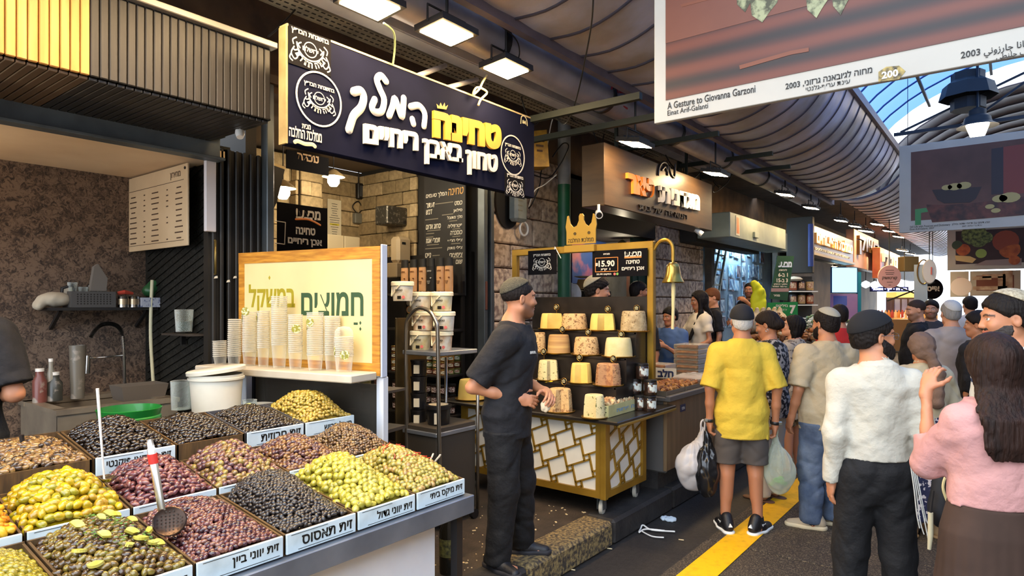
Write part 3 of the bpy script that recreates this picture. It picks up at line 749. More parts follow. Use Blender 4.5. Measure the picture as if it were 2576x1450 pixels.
def vault(name,y0,y1,step,mat,seam,t0=.12):
 root=struct(E(name));n=int((y1-y0)/step)
 ts=[t0+(PI-2*t0)*k/22 for k in range(23)]
 for i in range(n):
  a=y0+i*step;m=MB();vs=[]
  for t in ts:
   x,z=vault_pt(t);vs+=[(x,a,z),(x,a+step*.5,z+.025),(x,a+step-.004,z)]
  fs=[(q*3+u,q*3+u+1,q*3+u+4,q*3+u+3)for q in range(22)for u in(0,1)];m._add(vs,fs);m.build('vault_sheet',mat,root,True)
  m=MB();m.tube([V(vault_pt(t)[0],a,vault_pt(t)[1]-.01)for t in ts],.016,5);m.build('vault_rib',seam,root,True)
 return root
vault('skylight_vault',2.7,13.9,.7,sky_sheet,M('blue_rib','3a5a9a',.5))
vault('roof_vault',15.2,34.5,.74,M('vault_sheet_metal','8a858c',.45,.3,col2='6f6a72',scale=2),seam_m)
tr=struct(E('trim_roof_truss'));dk=M('truss_steel','2b3038',.5,.5)
for y in(8.0,13.4):
 m=MB();m.bar((-1.7,y,4.75),(3.1,y,4.75),.055);m.build('tie_bar',dk,tr)
 for a,b in(((-1.6,4.78),(.7,5.7)),((3.0,4.78),(.7,5.7)),((-.6,4.78),(.7,5.72)),((2.0,4.78),(.7,5.72))):
  m=MB();m.bar((a[0],y,a[1]),(b[0],y+.05,b[1]),.035);m.build('brace',dk,tr)
for x,z in((-1.2,5.3),(-.3,5.68),(1.7,5.68),(2.6,5.3)):
 m=MB();m.bar((x,2.7,z),(x,13.9,z),.04);m.build('purlin',dk,tr)
m=MB();m.lathe([(.42,0),(.36,.22),(.24,.3),(.24,.42),(0,.46)],(-.6,13.2,5.15),8);m.lathe([(.25,-.02),(.25,-.2),(.0,-.2)],(-.6,13.2,5.15),8);m.build('lantern_housing',M('lantern_dark','2a2a2c',.6),tr)
struct(MB().box((5.35,14,2.6),(.2,46,5.2)).build('wall_right',M('wall_right_stone','8a7866',.9,col2='6b5c4e',scale=3,bump=.4)))
# ==== flood lamps under the eaves
fl_body=M('flood_housing','2c2a2a',.5,.4);lampm=glow('flood_light',WARM,LAMP)
def flood(x,y,z,w=.27,h=.19,tilt=-.08,lab=''):
 r=E('flood_lamp',(x,y,z));tag(r,lab,'lamp',None);R=Matrix.Rotation(tilt,3,'Y')
 b=MB();b.box((0,0,.028),(h+.05,w+.05,.04),R=R);b.build('housing',fl_body,r);c=R@V(0,0,.0065)
 MB().box(c,(h,w,.006),R=R).build('light_panel',lampm,r)
 b=MB()
 for k in range(5):b.box(R@V(-h/2+(k+.5)*h/5,0,.058),(.008,w*.8,.03),R=R)
 b.build('cooling_rib',fl_body,r)
 b=MB();b.tube([(0,-w/2-.03,.03),(0,-w/2-.03,.13),(0,w/2+.03,.13),(0,w/2+.03,.03)],.008,6);b.tube([(0,0,.13),(0,0,3.78-z)],.01,6);b.build('bracket',fl_body,r,True)
 return r
names=['square flood lamp high above the olive trays','flood lamp over the slatted fascia by the olive stall','flood lamp just outside the slatted fascia end','flood lamp above the left end of the dark tahini sign','square flood lamp above the middle of the dark tahini sign','flood lamp above the far end of the dark tahini sign']
for i,(x,y)in enumerate(((-2.72,.55),(-2.74,1.15),(-2.76,1.75),(-2.82,2.34),(-2.74,2.87),(-2.83,3.57))):flood(x,y,3.35,lab=names[i])
far=[(1598,366,'flood lamp over the left corner of the brown pastry sign'),(1800,440,'flood lamp over the far corner of the brown pastry sign'),(1975,492,'flood lamp hanging before the grey metal box'),(2040,525,'flood lamp at the near end of the gilt sign'),(2115,557,'flood lamp over the middle of the gilt sign'),(2150,571,'flood lamp over the far end of the gilt sign'),(2178,583,'flood lamp above the pink illustrated sign'),(2207,566,'small upper flood lamp above the pink illustrated sign'),(2236,583,'small upper flood lamp beyond the pink illustrated sign'),(2260,597,'farthest small upper flood lamp before the hanging pictures'),(2270,632,'far flood lamp low by the red shop sign'),(2290,640,'farthest flood lamp by the oval sign')]
for i,(px,py,lab)in enumerate(far):
 p=pX(px,py,-2.8);flood(p.x,p.y,p.z,.27 if i<6 else .36,.2 if i<6 else .27,lab=lab,tilt=.2)
for p,e in(((-2.9,24,3.0),1),):pass
pipe_m=M('duct_metal','b0abb4',.45,.3,col2='948f98',scale=3,bump=.15)
pp=E('duct_pipe',(0,0,0));tag(pp,'thick grey duct pipe running along under the eaves','pipe')
for i in range(9):
 y0=-1.0+i*1.55;b=MB();b.lathe([(0,0),(.135,0),(.135,1.54),(0,1.54)],(-2.98,y0,3.6),22,axis=(0,1,0));b.build('pipe_section',pipe_m,pp,True)
 b=MB();b.lathe([(.136,0),(.146,.0),(.146,.05),(.136,.05)],(-2.98,y0+1.5,3.6),22,axis=(0,1,0));b.build('clamp_ring',fl_body,pp,True)
b=MB()
redp=[[(.1,.2),(.25,.9),(.5,.6),(.35,.1)],[(.55,.8),(.85,.9),(.7,.3),(.95,.15)]]
strokes_into(b,redp,(-2.855,5.25,3.60),(0,1,0),(.12,0,1),.42,.17,.015,.25);b.build('red_graffiti',M('red_spray','9a2a30',.6),pp,True)
tr_m=M('tray_metal','b3a78f',.5,.3,col2='8d8474',scale=5);hole=M('tray_hole','2a2622',.9)
ct=E('cable_tray');tag(ct,'pale perforated cable tray above the tahini sign','cable tray')
b=MB();b.box((-3.6,4.2,3.6),(.2,9.4,.012));b.build('tray_base',tr_m,ct)
for dx,hgt in((-.1,.06),(.1,.085)):b=MB();b.box((-3.6+dx,4.2,3.62),(.008,9.4,hgt));b.build('side_rail',tr_m,ct)
b=MB()
for i in range(150):
 for j in range(3):b.box((-3.66+j*.06,.2+i*.05+(j%2)*.02,3.5935),(.013,.03,.003))
o=b.build('perforation',hole,ct);o['kind']='stuff'
b=MB();b.box((-3.36,4.2,3.58),(.13,9.4,.05));b.box((-3.29,4.2,3.62),(.02,9.4,.12));o=b.build('eave_rail',M('eave_rail_paint','d2cccc',.5,.1,col2='b4aeb0',scale=3));tag(o,'long pale metal rail under the eaves beside the duct','rail')
bar_m=M('green_steel_bar','1b2018',.65,.2)
for i,(px,py,L,lab)in enumerate(((1420,283,1.6,'nearest dark green steel bar crossing under the eaves'),(1520,318,1.4,'second dark green steel bar, behind the hanging poster corner'),(1700,354,1.2,'dark green bar carrying the lamp over the pastry sign'),(1850,399,1.2,'dark green bar beyond the pastry sign lamp'),(1900,430,1.2,'dark green bar carrying the lamp at the pastry sign far corner'))):
 p=pX(px,py,-2.75);b=MB();b.box((0,0,0),(L,.045,.05));b.box((-L/2+.01,0,0),(.02,.12,.12));o=b.build('steel_bar',bar_m,loc=(p.x-.15,p.y,p.z));tag(o,lab,'steel bar')
# ==== olive stall
tin=M('stall_steel','8d929a',.38,.6,col2='767b84',scale=4,bump=.08)
stand=E('olive_stall',(0,0,0));tag(stand,'stepped market stall with steel lip and white front carrying the olive trays','stall')
b=MB();b.bbox((-2.135,1.34,.765),(.13,2.04,.012),.003);b.bbox((-2.075,1.34,.728),(.012,2.04,.085),.003);b.build('steel_lip',tin,stand)
b=MB();b.box((-2.2,1.27,.37),(.02,1.88,.7));b.build('front_panel',M('white_laminate','d9dce0',.35,col2='c9ccd2',scale=3),stand)
b=MB();b.box((-2.75,2.19,.37),(1.1,.02,.7));b.build('end_panel',M('dull_steel_panel','4f4a44',.5,.3),stand)
for x in(-2.14,-3.3):MB().box((x,2.31,.45),(.04,.04,.56)).build('leg',fl_body,stand)
b=MB();b.box((-2.32,1.34,.755),(.36,2.0,.02));b.build('lower_step',tin,stand)
b=MB();b.box((-2.75,1.34,.83),(.34,2.0,.02));b.box((-2.588,1.34,.80),(.012,2.0,.07));b.build('middle_step',tin,stand)
b=MB();b.box((-3.14,1.34,.96),(.4,2.0,.02));b.box((-2.945,1.34,.905),(.012,2.0,.12));b.build('upper_step',tin,stand)
wood=M('tray_wood','5f4626',.6,col2='44321d',scale=6,stretch=(1,8,1),bump=.2);grayw=M('tray_grey_metal','56565c',.45,.4)
plate_m=M('label_plate','cfdde0',.45,col2='b7c4c6',scale=9,lo=.5,hi=.75);ink=M('label_ink','15140f',.6)
ROWS={1:(-2.11,.47,.853,.075),2:(-2.59,.335,.942,.072),3:(-2.95,.39,1.072,.075)}
CELL=.328;Y1=2.328
def cell_y(k):return Y1-CELL*k-.322,Y1-CELL*k
def tray(row,k,label_text,label,wall=None,face=True):
 x0,dep,zt,fh=ROWS[row];a,c=cell_y(k);t=E('olive_tray',(0,0,0));tag(t,label,'tray','trays on the olive stall');wm=wall or wood
 slope=.035
 b=MB();yc,L=(a+c)/2,c-a
 MB().box((x0-.006,yc,zt-fh/2-.004),(.012,L,fh)).build('front_board',wm,t);MB().box((x0-dep+.006,yc,zt-.01+slope),(.012,L,fh)).build('back_board',wm,t)
 for y in(a+.005,c-.005):
  m=MB();vs=[(x0,zt-.002),(x0-dep,zt+slope+.026),(x0-dep,zt-fh+slope),(x0,zt-fh)]
  m.prism([(q,z)for q,z in vs],(0,y,0),(1,0,0),(0,0,1),.008);m.build('side_board',wm,t)
 m=MB();m._add([(x0,a,zt-fh+.004),(x0,c,zt-fh+.004),(x0-dep,c,zt-fh+slope),(x0-dep,a,zt-fh+slope)],[(0,1,2,3)]);m.build('tray_floor',wm,t)
 if face:
  p=MB().bbox((x0+.006,yc,zt-fh/2),(.01,L-.008,fh),.002).build('label_plate',plate_m,t)
  d=MB();d.box((x0+.0115,yc-L*.18,zt-.007),(.001,L*.5,.0016));d.box((x0+.0115,yc+L*.05,zt-fh+.009),(.001,L*.78,.0016));d.build('printed_line',ink,p)
  if label_text:
   sz=text_mesh(label_text,.022,.5)[2];tw0=min(fh*.5*sz[0]/sz[1]*.92,L*.8)
   text(label_text,'lettering',p,(x0+.0112,yc+L*.43-tw0/2,zt-fh/2),(0,1,0),(0,0,1),ink,w=tw0,h=fh*.48,bold=.022,depth=.001)
 return t
def olive_mesh(name,L,D,mat,hole=False,wr=0.0,n=9):
 b=MB();pr=[]
 K=6
 for i in range(K+1):
  a=PI*i/K;pr.append((D/2*math.sin(a)**.85 if 0<i<K else 0,-L/2*math.cos(a)))
 if hole:pr=[(0,-L*.22),(D*.13,-L*.25),(D*.16,-L*.485)]+pr[1:]
 r2=random.Random(hash(name)%999);ph=r2.random()*6
 b.lathe(pr,(0,0,0),n,fn=(lambda a,z:1+wr*math.sin(3*a+ph+z*200)+wr*.7*math.sin(5*a-z*300))if wr else None)
 me=bpy.data.meshes.new(name);me.from_pydata(b.v,[],b.f);me.polygons.foreach_set('use_smooth',[True]*len(b.f));me.materials.append(mat);return me
def heap_fn(row,k,peak,back=.62,p=2.3):
 x0,dep,zt,fh=ROWS[row];a,c=cell_y(k)
 def h(u,w):
  f=max(0,1-abs(2*u-1)**p);g=max(0,1-abs((w-back)/(back+.04 if w<back else 1.0-back+.16))**2.0);return zt-.012+.035*w+peak*(f*g+.06*math.sin(9*u+row)*math.sin(8*w+k))
 return h,(lambda u,w:V(x0-.016-w*(dep-.03),a+.012+u*(c-a-.024),h(u,w)))
KIND_LEFT={}
def fill(row,k,kind,label,group,L,D,mats,peak,limit,hole=False,wr=0.,seed=0,cover=1.3,back=.62,jit=.25,bed=None,stuff_label=None):
 """heap one tray: the olives nearest the camera are objects, the rest one piece of stuff over a mound"""
 r=random.Random(seed*77+row*10+k);h,pt=heap_fn(row,k,peak,back);x0,dep,zt,fh=ROWS[row]
 s=math.sqrt(L*D)*.86/math.sqrt(cover);nu=max(3,int((CELL-.024)/s));nw=max(3,int((dep-.02)*1.12/(s*.87)))
 meshes=[olive_mesh(kind+'_shape',L*r.uniform(.92,1.06),D*r.uniform(.94,1.05),m,hole and q%2==0,wr)for q,m in enumerate(mats*(2 if len(mats)<3 else 1))]
 items=[]
 for j in range(nw):
  for i in range(nu):
   u=(i+.5*(j%2)+r.uniform(-jit,jit)+.35)/nu;w=(j+r.uniform(-jit,jit)+.5)/nw
   if not(0.01<u<.99 and 0.01<w<.995):continue
   e=.02;p=pt(u,w);n=(pt(min(u+e,1),w)-pt(max(u-e,0),w)).cross(pt(u,min(w+e,1))-pt(u,max(w-e,0))).normalized()
   if n.z<0:n=-n
   t=V(r.uniform(-1,1),r.uniform(-1,1),0);t=(t-n*t.dot(n)+n*r.uniform(-.35,.35)).normalized()
   q=t.to_track_quat('Z','Y')@Quaternion((0,0,1),r.uniform(0,6));items.append((p+n*(D*.28+r.uniform(-.1,.22)*D),q,r.uniform(.86,1.12),r.randrange(len(meshes))))
 items.sort(key=lambda i:(i[0]-V(0,0,EYE)).length)
 lim=min(limit,KIND_LEFT.get(kind,300));KIND_LEFT[kind]=KIND_LEFT.get(kind,300)-min(lim,len(items))
 for p,q,sc_,mi in items[:lim]:
  o=bpy.data.objects.new(kind,meshes[mi]);COL.objects.link(o);o.location=p;o.rotation_mode='QUATERNION';o.rotation_quaternion=q;o.scale=(sc_,)*3
  o['label']=label;o['category']='olive' if 'olive' in kind else 'pickle';o['group']=group
 vs,fs,ms=[],[],[];um=list(dict.fromkeys(mats))+[bed or mats[0]]
 for p,q,sc_,mi in items[lim:]:
  me=meshes[mi];o=len(vs);R=q.to_matrix()*sc_;vs+=[tuple(R@v.co+p)for v in me.vertices];fs+=[tuple(x+o for x in f.vertices)for f in me.polygons];ms+=[um.index(me.materials[0])]*len(me.polygons)
 N=12;o=len(vs)
 for j in range(N+1):
  for i in range(N+1):vs.append(tuple(pt(i/N,j/N)-V(0,0,D*.55)))
 for j in range(N):
  for i in range(N):fs.append((o+j*(N+1)+i,o+j*(N+1)+i+1,o+(j+1)*(N+1)+i+1,o+(j+1)*(N+1)+i));ms.append(len(um)-1)
 b=MB();b.v=vs;b.f=fs;b.m=ms;ob=b.build(kind+'_bed' if lim else kind+'s',um,None,False);ob.data.polygons.foreach_set('use_smooth',[True]*len(fs));ob['kind']='stuff'
 tag(ob,stuff_label or('deeper layer of the heap of '+group),'olives');return h,pt
def om(n,*cs,rough=.22,**k):return[M('olive_%s_%d'%(n,i),c,rough,col2=c2,scale=60,spec=.6,coat=.5,**k)for i,(c,c2)in enumerate(cs)]
yel=om('yellow',('bc9c14','9c8410'),('ccaa18','a68c14'),('a09420','827a18'),('b08a1e','907418'))
grn=om('green',('b5a838','9a9030'),('c2b444','a89a34'),('a39a34','8a8230'),('bdae52','a0963c'))
mixm=om('mix',('a39440','8a7c34'),('b09a4a','94803a'),('92863a','7c7230'),('a8884a','8a6c38'))
kal=om('kalamata',('66343a','482428'),('7a4446','583032'),('562c32','3a1e24'),('8a5650','683c3a'))
man=om('manzanillo',('8a6a3c','6a5230'),('7a5244','5c3c38'),('9a8440','7c6a34'),('6a4440','4e3034'))
wine=om('wine',('5c2c30','3a1c22'),('7a4a44','54302e'),('46222a','2c161c'),('8a5a48','643e34'))
blk=om('black',('19120e','281d16'),('20170f','30241a'),('2c2016','140e0a'),rough=.16)
dry=om('thassos',('221c1c','33291f'),('1b1718','2b2420'),('2f2622','1c1616'),rough=.4)
mor=om('moroccan',('6a4a2c','4c3622'),('7a5c38','5a4228'),('56402c','3a2c20'),('8a6c40','664e30'))
lim_=om('lemon_harissa',('7a5430','5c3c28'),('8c6438','6a4a2c'),('64403a','4a2c2c'),('54343a','3a2428'))
brn=om('brown',('8c6c3e','6c5230'),('9a7a48','7a5c38'),('7c5c3a','5c4430'),('4c3a2c','352a22'))
egg=om('eggplant',('b0903a','8c742e'),('c0a040','9c8434'),('a08a34','80702a'))
dgr=om('dark_green',('58401a','3c2a14'),('705a20','523e16'),('4a321a','322214'),('80702a','604e1c'))
sal=om('spring',('9a8c24','7c721e'),('8a7c20','6c641a'),('a89830','8a7c26'))
tray(1,0,'זית מיקס ביתי','front olive tray at the far end of the stall, pitted olives with pepper strips');h,ptmix=fill(1,0,'mixed_olive','pitted green olive among red pepper strips, front tray at the far end','pitted olives with pepper strips',.034,.027,mixm,.105,170,True,seed=1,back=.72)
tray(1,1,'זית יווני גדול','front olive tray heaped with big pale green pitted olives');fill(1,1,'green_olive','big pale green pitted olive in the front row heap','big pale green pitted olives',.039,.030,grn,.12,150,True,seed=2,back=.75)
tray(1,2,'זית תאסוס','front olive tray heaped with small wrinkled black olives');fill(1,2,'wrinkled_olive','small wrinkled black olive in the front row heap','small wrinkled black olives',.024,.0165,dry,.115,300,wr=.07,seed=3,cover=1.3,back=.78)
tray(1,3,'זית יווני ביין','front olive tray heaped with small wine-red olives');fill(1,3,'wine_olive','small wine-red olive in the front row heap','small wine-red olives',.025,.0185,wine,.08,300,seed=4,cover=1.2,back=.7)
tray(1,4,'זית לימון','front olive tray of dark olives with lemon pieces and herbs');h,ptlem=fill(1,4,'lemon_olive','dark green-brown olive lying among lemon pieces and parsley','dark olives with lemon and parsley',.035,.025,dgr,.09,220,seed=5,back=.62)
tray(1,5,'','nearest front olive tray, filled with small yellow-green olives');fill(1,5,'spring_olive','small yellow-green olive in the nearest front tray','small yellow-green olives',.028,.02,sal,.07,220,seed=6)
tray(2,0,'זית מרוקאי','middle olive tray at the far end with small brown olives');fill(2,0,'moroccan_olive','small brown olive in the middle row, far end heap','small brown olives at the far end',.023,.0165,mor,.10,260,seed=7,cover=1.25)
tray(2,1,'זית לימון עריסה','middle olive tray with brown and purple spiced olives');fill(2,1,'spiced_olive','brown and purple spiced olive in the middle row','brown and purple spiced olives',.03,.021,lim_,.085,200,seed=8)
tray(2,2,'זית מנזלינו','middle olive tray with mottled yellow and purple olives');fill(2,2,'mottled_olive','mottled yellow and purple round olive in the middle row','mottled yellow and purple olives',.031,.025,man,.10,200,seed=9,back=.7)
tray(2,3,'זית קלמטה','middle olive tray heaped with long dark purple olives');fill(2,3,'kalamata_olive','long dark purple olive in the middle row heap','long dark purple olives',.035,.021,kal,.10,220,seed=10)
tray(2,4,'זית ענק במיל','middle olive tray heaped with very large yellow-green olives');fill(2,4,'giant_olive','very large glossy yellow-green olive in the middle row heap','very large yellow-green olives',.043,.031,yel,.105,170,seed=11,back=.6)
tray(2,5,'','nearest middle tray, holding orange and yellow pickles')
ora=[M('pickle_orange','d98a1c',.35,col2='b86a14',scale=20,coat=.3),M('pickle_yellow','d8b02a',.35,col2='b8901c',scale=20,coat=.3)]
fill(2,5,'pickled_vegetable','orange or yellow pickled vegetable piece in the nearest middle tray','orange and yellow pickled vegetables',.045,.028,ora,.11,120,wr=.16,seed=12)
tray(3,0,'חציל כבוש','top tray at the far end heaped with small yellow pickles',wall=grayw);fill(3,0,'yellow_olive','small yellow pickled olive in the top row, far end heap','small yellow pickled olives',.027,.02,egg,.12,260,seed=13,cover=1.2,back=.5)
tray(3,1,'זית חרוזית','top tray of shiny black olives next to the yellow pickles',wall=grayw);fill(3,1,'black_olive','shiny black olive in the top row','shiny black olives in the top row',.027,.0195,blk,.06,60,seed=14,cover=1.2)
tray(3,2,'','top tray with a bare brown front, holding black olives',face=False);fill(3,2,'black_olive','shiny black olive in the top row','shiny black olives in the top row',.027,.0195,blk,.06,100,seed=15,cover=1.2,stuff_label='black olives deeper in the tray with the bare brown front')
tray(3,3,'זית מרוקאי פיקנטי','top tray heaped high with black olives before the green pail');fill(3,3,'black_olive','shiny black olive in the top row','shiny black olives in the top row',.028,.02,blk,.095,140,seed=16,cover=1.2,stuff_label='black olives deeper in the high heap before the green pail')
tray(3,4,'','nearest top tray with a bare brown front, holding light brown olives',face=False);fill(3,4,'brown_olive','light brown olive in the nearest top tray','light brown olives',.034,.02,brn,.045,180,seed=17)
tray(3,5,'','top tray at the picture edge with a bare brown front',face=False);fill(3,5,'brown_olive','','light brown olives in the edge tray',.034,.02,brn,.045,0,seed=18)
lem=[M('lemon_flesh','b5a42c',.35,col2='c9bc60',scale=25,coat=.3)];r=random.Random(5)
for i in range(15):
 u,w=r.uniform(.12,.9),r.uniform(.2,.85);p=ptlem(u,w)+V(.004,0,.026);b=MB();n=7;R_=.021*r.uniform(.8,1.25)
 pl=[(0,0)]+[(R_*math.cos(a),R_*math.sin(a)*1.1)for a in[-.2+2.4*k/n for k in range(n+1)]]
 q=V(r.uniform(-.6,.6)+.5,r.uniform(-.5,.5),1).normalized();x,y,_=frame_z(q);b.prism(pl,p,x,y,.009);o=b.build('lemon_slice',lem);tag(o,'lemon piece lying on the dark olives in the front tray','lemon','lemon pieces on the dark olives')
hb=MB()
for i in range(260):
 c=r.choice(((.45,.75),(.62,.55),(.3,.45),(.75,.3),(.52,.3)));u,w=c[0]+r.gauss(0,.06),c[1]+r.gauss(0,.07)
 if not(0<u<1 and 0<w<1):continue
 p=ptlem(u,w)+V(.002,0,.026+r.uniform(0,.006));x,y,_=frame_z((r.uniform(-1,1),r.uniform(-1,1),1.2));s=r.uniform(.003,.0065);hb._add([p,p+x*s+y*s*.5,p+x*s*2.2,p+x*s-y*s*.5],[(0,1,2,3)])
o=hb.build('chopped_parsley',M('parsley','4e7a1e',.5,col2='35581a',scale=60));o['kind']='stuff';tag(o,'chopped green parsley strewn over the dark olives','herbs')
red=M('pepper_red','b8341a',.3,coat=.3)
for i in range(34):
 u,w=r.uniform(.25,.95),r.uniform(.35,.95);p=ptmix(u,w)+V(0,0,.022);d=V(r.uniform(-1,1),r.uniform(-1,1),r.uniform(.0,.6)).normalized()*r.uniform(.012,.024);s=V(r.uniform(-1,1),r.uniform(-1,1),.5)*.006
 o=MB().tube([p-d,p+s,p+d],[.0018,.003,.0012],5).build('pepper_strip',red,None,True);tag(o,'thin red pepper strip on the pitted olives at the far end','pepper','red pepper strips on the pitted olives')
steel=M('bright_steel','c9c6c0',.22,1.0);tw=M('white_plastic','dedad2',.4)
def spoon(name,label,A,B,bowl,r0,mat,bmat=None,slotted=False,tape=None):
 t=E(name,(0,0,0));tag(t,label,'spoon');A,B=Vector(A),Vector(B);C=Vector(bowl);MB().tube([A,A.lerp(B,.5),B,B.lerp(C,.6)],[r0,r0*.8,r0*.6,r0*.5],8,flat=(Rd,1.0)).build('handle',mat,t,True)
 return t
t=spoon('ladle','thin white-handled ladle standing upright among the purple olives',pX(245,978,-2.72),pX(262,1205,-2.72),pX(275,1225,-2.74),.0055,tw)
MB().lathe([(0,0),(.02,.006),(.03,.02),(.028,.021),(0,.006)],pX(272,1215,-2.72),12).build('bowl',steel,t,True)
t=E('slotted_spoon',(0,0,0));tag(t,'steel slotted skimmer with red tape standing in the purple olives','spoon');A,B=pX(376,1105,-2.36),pX(408,1290,-2.33)
MB().tube([A,A.lerp(B,.12),A.lerp(B,.13),B],[.012,.013,.016,.014],8,flat=(Fd+V(0,0,.3),.35)).build('handle',steel,t,True)
MB().tube([A.lerp(B,.2),A.lerp(B,.33)],.0175,10,flat=(Fd+V(0,0,.3),.5)).build('red_tape',M('red_tape','c0281e',.4),t,True)
c=pX(427,1316,-2.3);b=MB();b.lathe([(0,0),(.03,.002),(.052,.012),(.054,.014),(.05,.016),(.03,.007),(0,.005)],c,20,axis=(.75,-.35,.65));bw=b.build('bowl',M('oily_steel','3a2c24',.3,.8),t,True)
b=MB();x,y,z=frame_z((.75,-.35,.65))
for i in range(-3,4):
 for j in range(-3,4):
  if i*i+j*j<11:b.lathe([(0,.0095),(.0028,.0095)],c+x*i*.011+y*j*.011+z*.001*(i*i+j*j),6,axis=z)
b.build('holes',M('tray_hole','2a2622'),bw)
t=spoon('serving_fork','long thin steel serving fork lying across the mottled olives',pX(640,1122,-2.95),pX(738,1202,-2.66),pX(760,1222,-2.58),.006,steel)
b=MB();[b.tube([pX(738+q,1200+q*.2,-2.66),pX(766+q*1.5,1226,-2.56)],.002,5)for q in(-3,0,3)];b.build('tines',steel,t)
t=spoon('black_spoon','black spoon stuck in the light brown olives of the nearest top tray',pX(54,1095,-3.18),pX(62,1165,-3.18),pX(66,1180,-3.14),.009,M('black_plastic','1b1919',.35))
MB().lathe([(0,0),(.022,.006),(.036,.022),(.034,.024),(0,.008)],pX(64,1178,-3.15),14,axis=(.5,-.2,.8)).build('bowl',M('black_plastic','1b1919',.35),t,True)
t=spoon('tongs','clear tongs poking out of the pepper olives at the far end',pX(1108,1145,-2.46),pX(1075,1185,-2.44),pX(1060,1195,-2.42),.006,clear('clear_plastic','f0ece0'))
MB().tube([pX(1090,1142,-2.46),pX(1068,1190,-2.43)],.005,6).build('arm',clear('clear_plastic','f0ece0'),t,True)
bs=MB();bs.box((-3.62,1.98,1.035),(.46,.66,.03));bs.box((-3.6,1.4,.885),(.46,.52,.03));o=bs.build('back_shelf',M('dark_shelf','3d342b',.6,col2='2c2621',scale=5));tag(o,'dark shelf behind the top olive trays carrying pails','shelf')
for x in(-3.8,-3.44):
 for y in(1.2,2.25):MB().box((x,y,.53),(.04,.04,.71)).build('leg',fl_body,o)
MB().box((-3.62,1.655,.96),(.44,.02,.15)).build('riser',M('dark_shelf','3d342b'),o)
def lerp_prof(h,r0,r1):return[(0,0),(r0,0),(r0+(r1-r0)*.9,h*.88),(r1+.008,h*.885),(r1+.009,h*.93),(r1,h*.935),(r1+.002,h),(r1-.005,h),(r0-.006,.01),(0,.008)]
wp=M('pail_white','dcd6c6',.4,col2='cfc8b6',scale=4)
t=E('white_pail',(-3.6,1.87,1.05));tag(t,'large white plastic pail with its lid askew behind the olive trays','pail');MB().lathe(lerp_prof(.25,.125,.142),n=36).build('pail_body',wp,t,True)
l=MB().lathe([(0,.012),(.138,.012),(.15,.0),(.157,.002),(.158,.02),(.15,.026),(0,.024)],n=36).build('lid',wp,t,True,loc=(.0,0,.258));l.rotation_euler=(.02,-.11,.7)
text('XXWAYA','barcode',t,(.118,.07,.13),(-.5,.86,0),(0,0,1),ink,h=.02,depth=.001)if False else None
t=E('green_pail',(-3.6,1.41,.9));tag(t,'green plastic pail with a white handle behind the black olives','pail');gp=M('pail_green','1d7a2c',.35,col2='186525',scale=5,coat=.2)
MB().lathe([(0,0),(.105,0),(.136,.2),(.146,.205),(.146,.22),(.14,.225),(.15,.262),(.146,.264),(.13,.2),(.1,.01),(0,.01)],n=36).build('pail_body',gp,t,True)
MB().tube([V(.148*math.cos(a)*1.0,.148*math.sin(a),.205-.13*math.sin((a+1.2)/3.14*PI)if True else 0)for a in[-1.2+PI*k/16 for k in range(17)]],.007,8).build('handle',tw,t,True)
glassm=clear('clear_glass','f2f6f4',.06,.06,.55,.4)
def cup_mesh(r0,r1,h):return MB().lathe([(0,.004),(r0,.004),(r1,h),(r1+.003,h+.002),(r1+.002,h-.004),(r0+.002,0),(0,0)],n=20)
t=tag(E('glass_jar',pX(628,1040,-3.5)),'small round jar with a yellow printed lid beside the white pail','jar');cup_mesh(.035,.038,.075).build('glass',glassm,t,True);MB().lathe([(0,.0),(.034,.0),(.03,.014),(0,.016)],(0.03,-.022,.03),16,axis=(.8,-.6,.1)).build('printed_lid',M('lid_print','b7b46a',.4),t,True)
t=tag(E('serving_bowl',pX(650,1038,-3.55)),'shallow white bowl with a green base by the yellow pickles','bowl');MB().lathe([(0,.01),(.04,.01),(.085,.05),(.09,.05),(.045,0),(0,0)],n=24).build('bowl_body',wp,t,True);MB().lathe([(0,-.004),(.06,-.004),(.066,.006),(0,.006)],n=24).build('base_ring',gp,t,True)
t=tag(E('glass_beaker',pX(456,1030,-3.75)),'empty clear glass beaker left of the white pail','glass');cup_mesh(.05,.055,.16).build('glass',glassm,t,True)
# ==== the olive shop's room
wallp=bpy.data.materials.new('brown_floral_wallpaper');wallp.use_nodes=True;nt=wallp.node_tree;bb=nt.nodes['Principled BSDF'];bb.inputs['Roughness'].default_value=.8
tc=nt.nodes.new('ShaderNodeTexCoord');vo=nt.nodes.new('ShaderNodeTexVoronoi');vo.inputs['Scale'].default_value=16;no=nt.nodes.new('ShaderNodeTexNoise');no.inputs['Scale'].default_value=26;no.inputs['Detail'].default_value=6;no.inputs['Distortion'].default_value=1.5
nt.links.new(tc.outputs['Object'],no.inputs['Vector']);mxv=nt.nodes.new('ShaderNodeMix');mxv.data_type='RGBA';mxv.blend_type='LINEAR_LIGHT';mxv.inputs[0].default_value=.12;nt.links.new(tc.outputs['Object'],mxv.inputs[6]);nt.links.new(no.outputs['Color'],mxv.inputs[7]);nt.links.new(mxv.outputs[2],vo.inputs['Vector'])
ad=nt.nodes.new('ShaderNodeMath');ad.operation='MULTIPLY';nt.links.new(vo.outputs['Distance'],ad.inputs[0]);nt.links.new(no.outputs['Fac'],ad.inputs[1]);cr_=nt.nodes.new('ShaderNodeValToRGB');cr_.color_ramp.elements[0].position=.1;cr_.color_ramp.elements[1].position=.36
cr_.color_ramp.elements[0].color=(*lin('32271f'),1);cr_.color_ramp.elements[1].color=(*lin('75604e'),1);e=cr_.color_ramp.elements.new(.22);e.color=(*lin('574537'),1);nt.links.new(ad.outputs[0],cr_.inputs[0]);nt.links.new(cr_.outputs[0],bb.inputs['Base Color'])
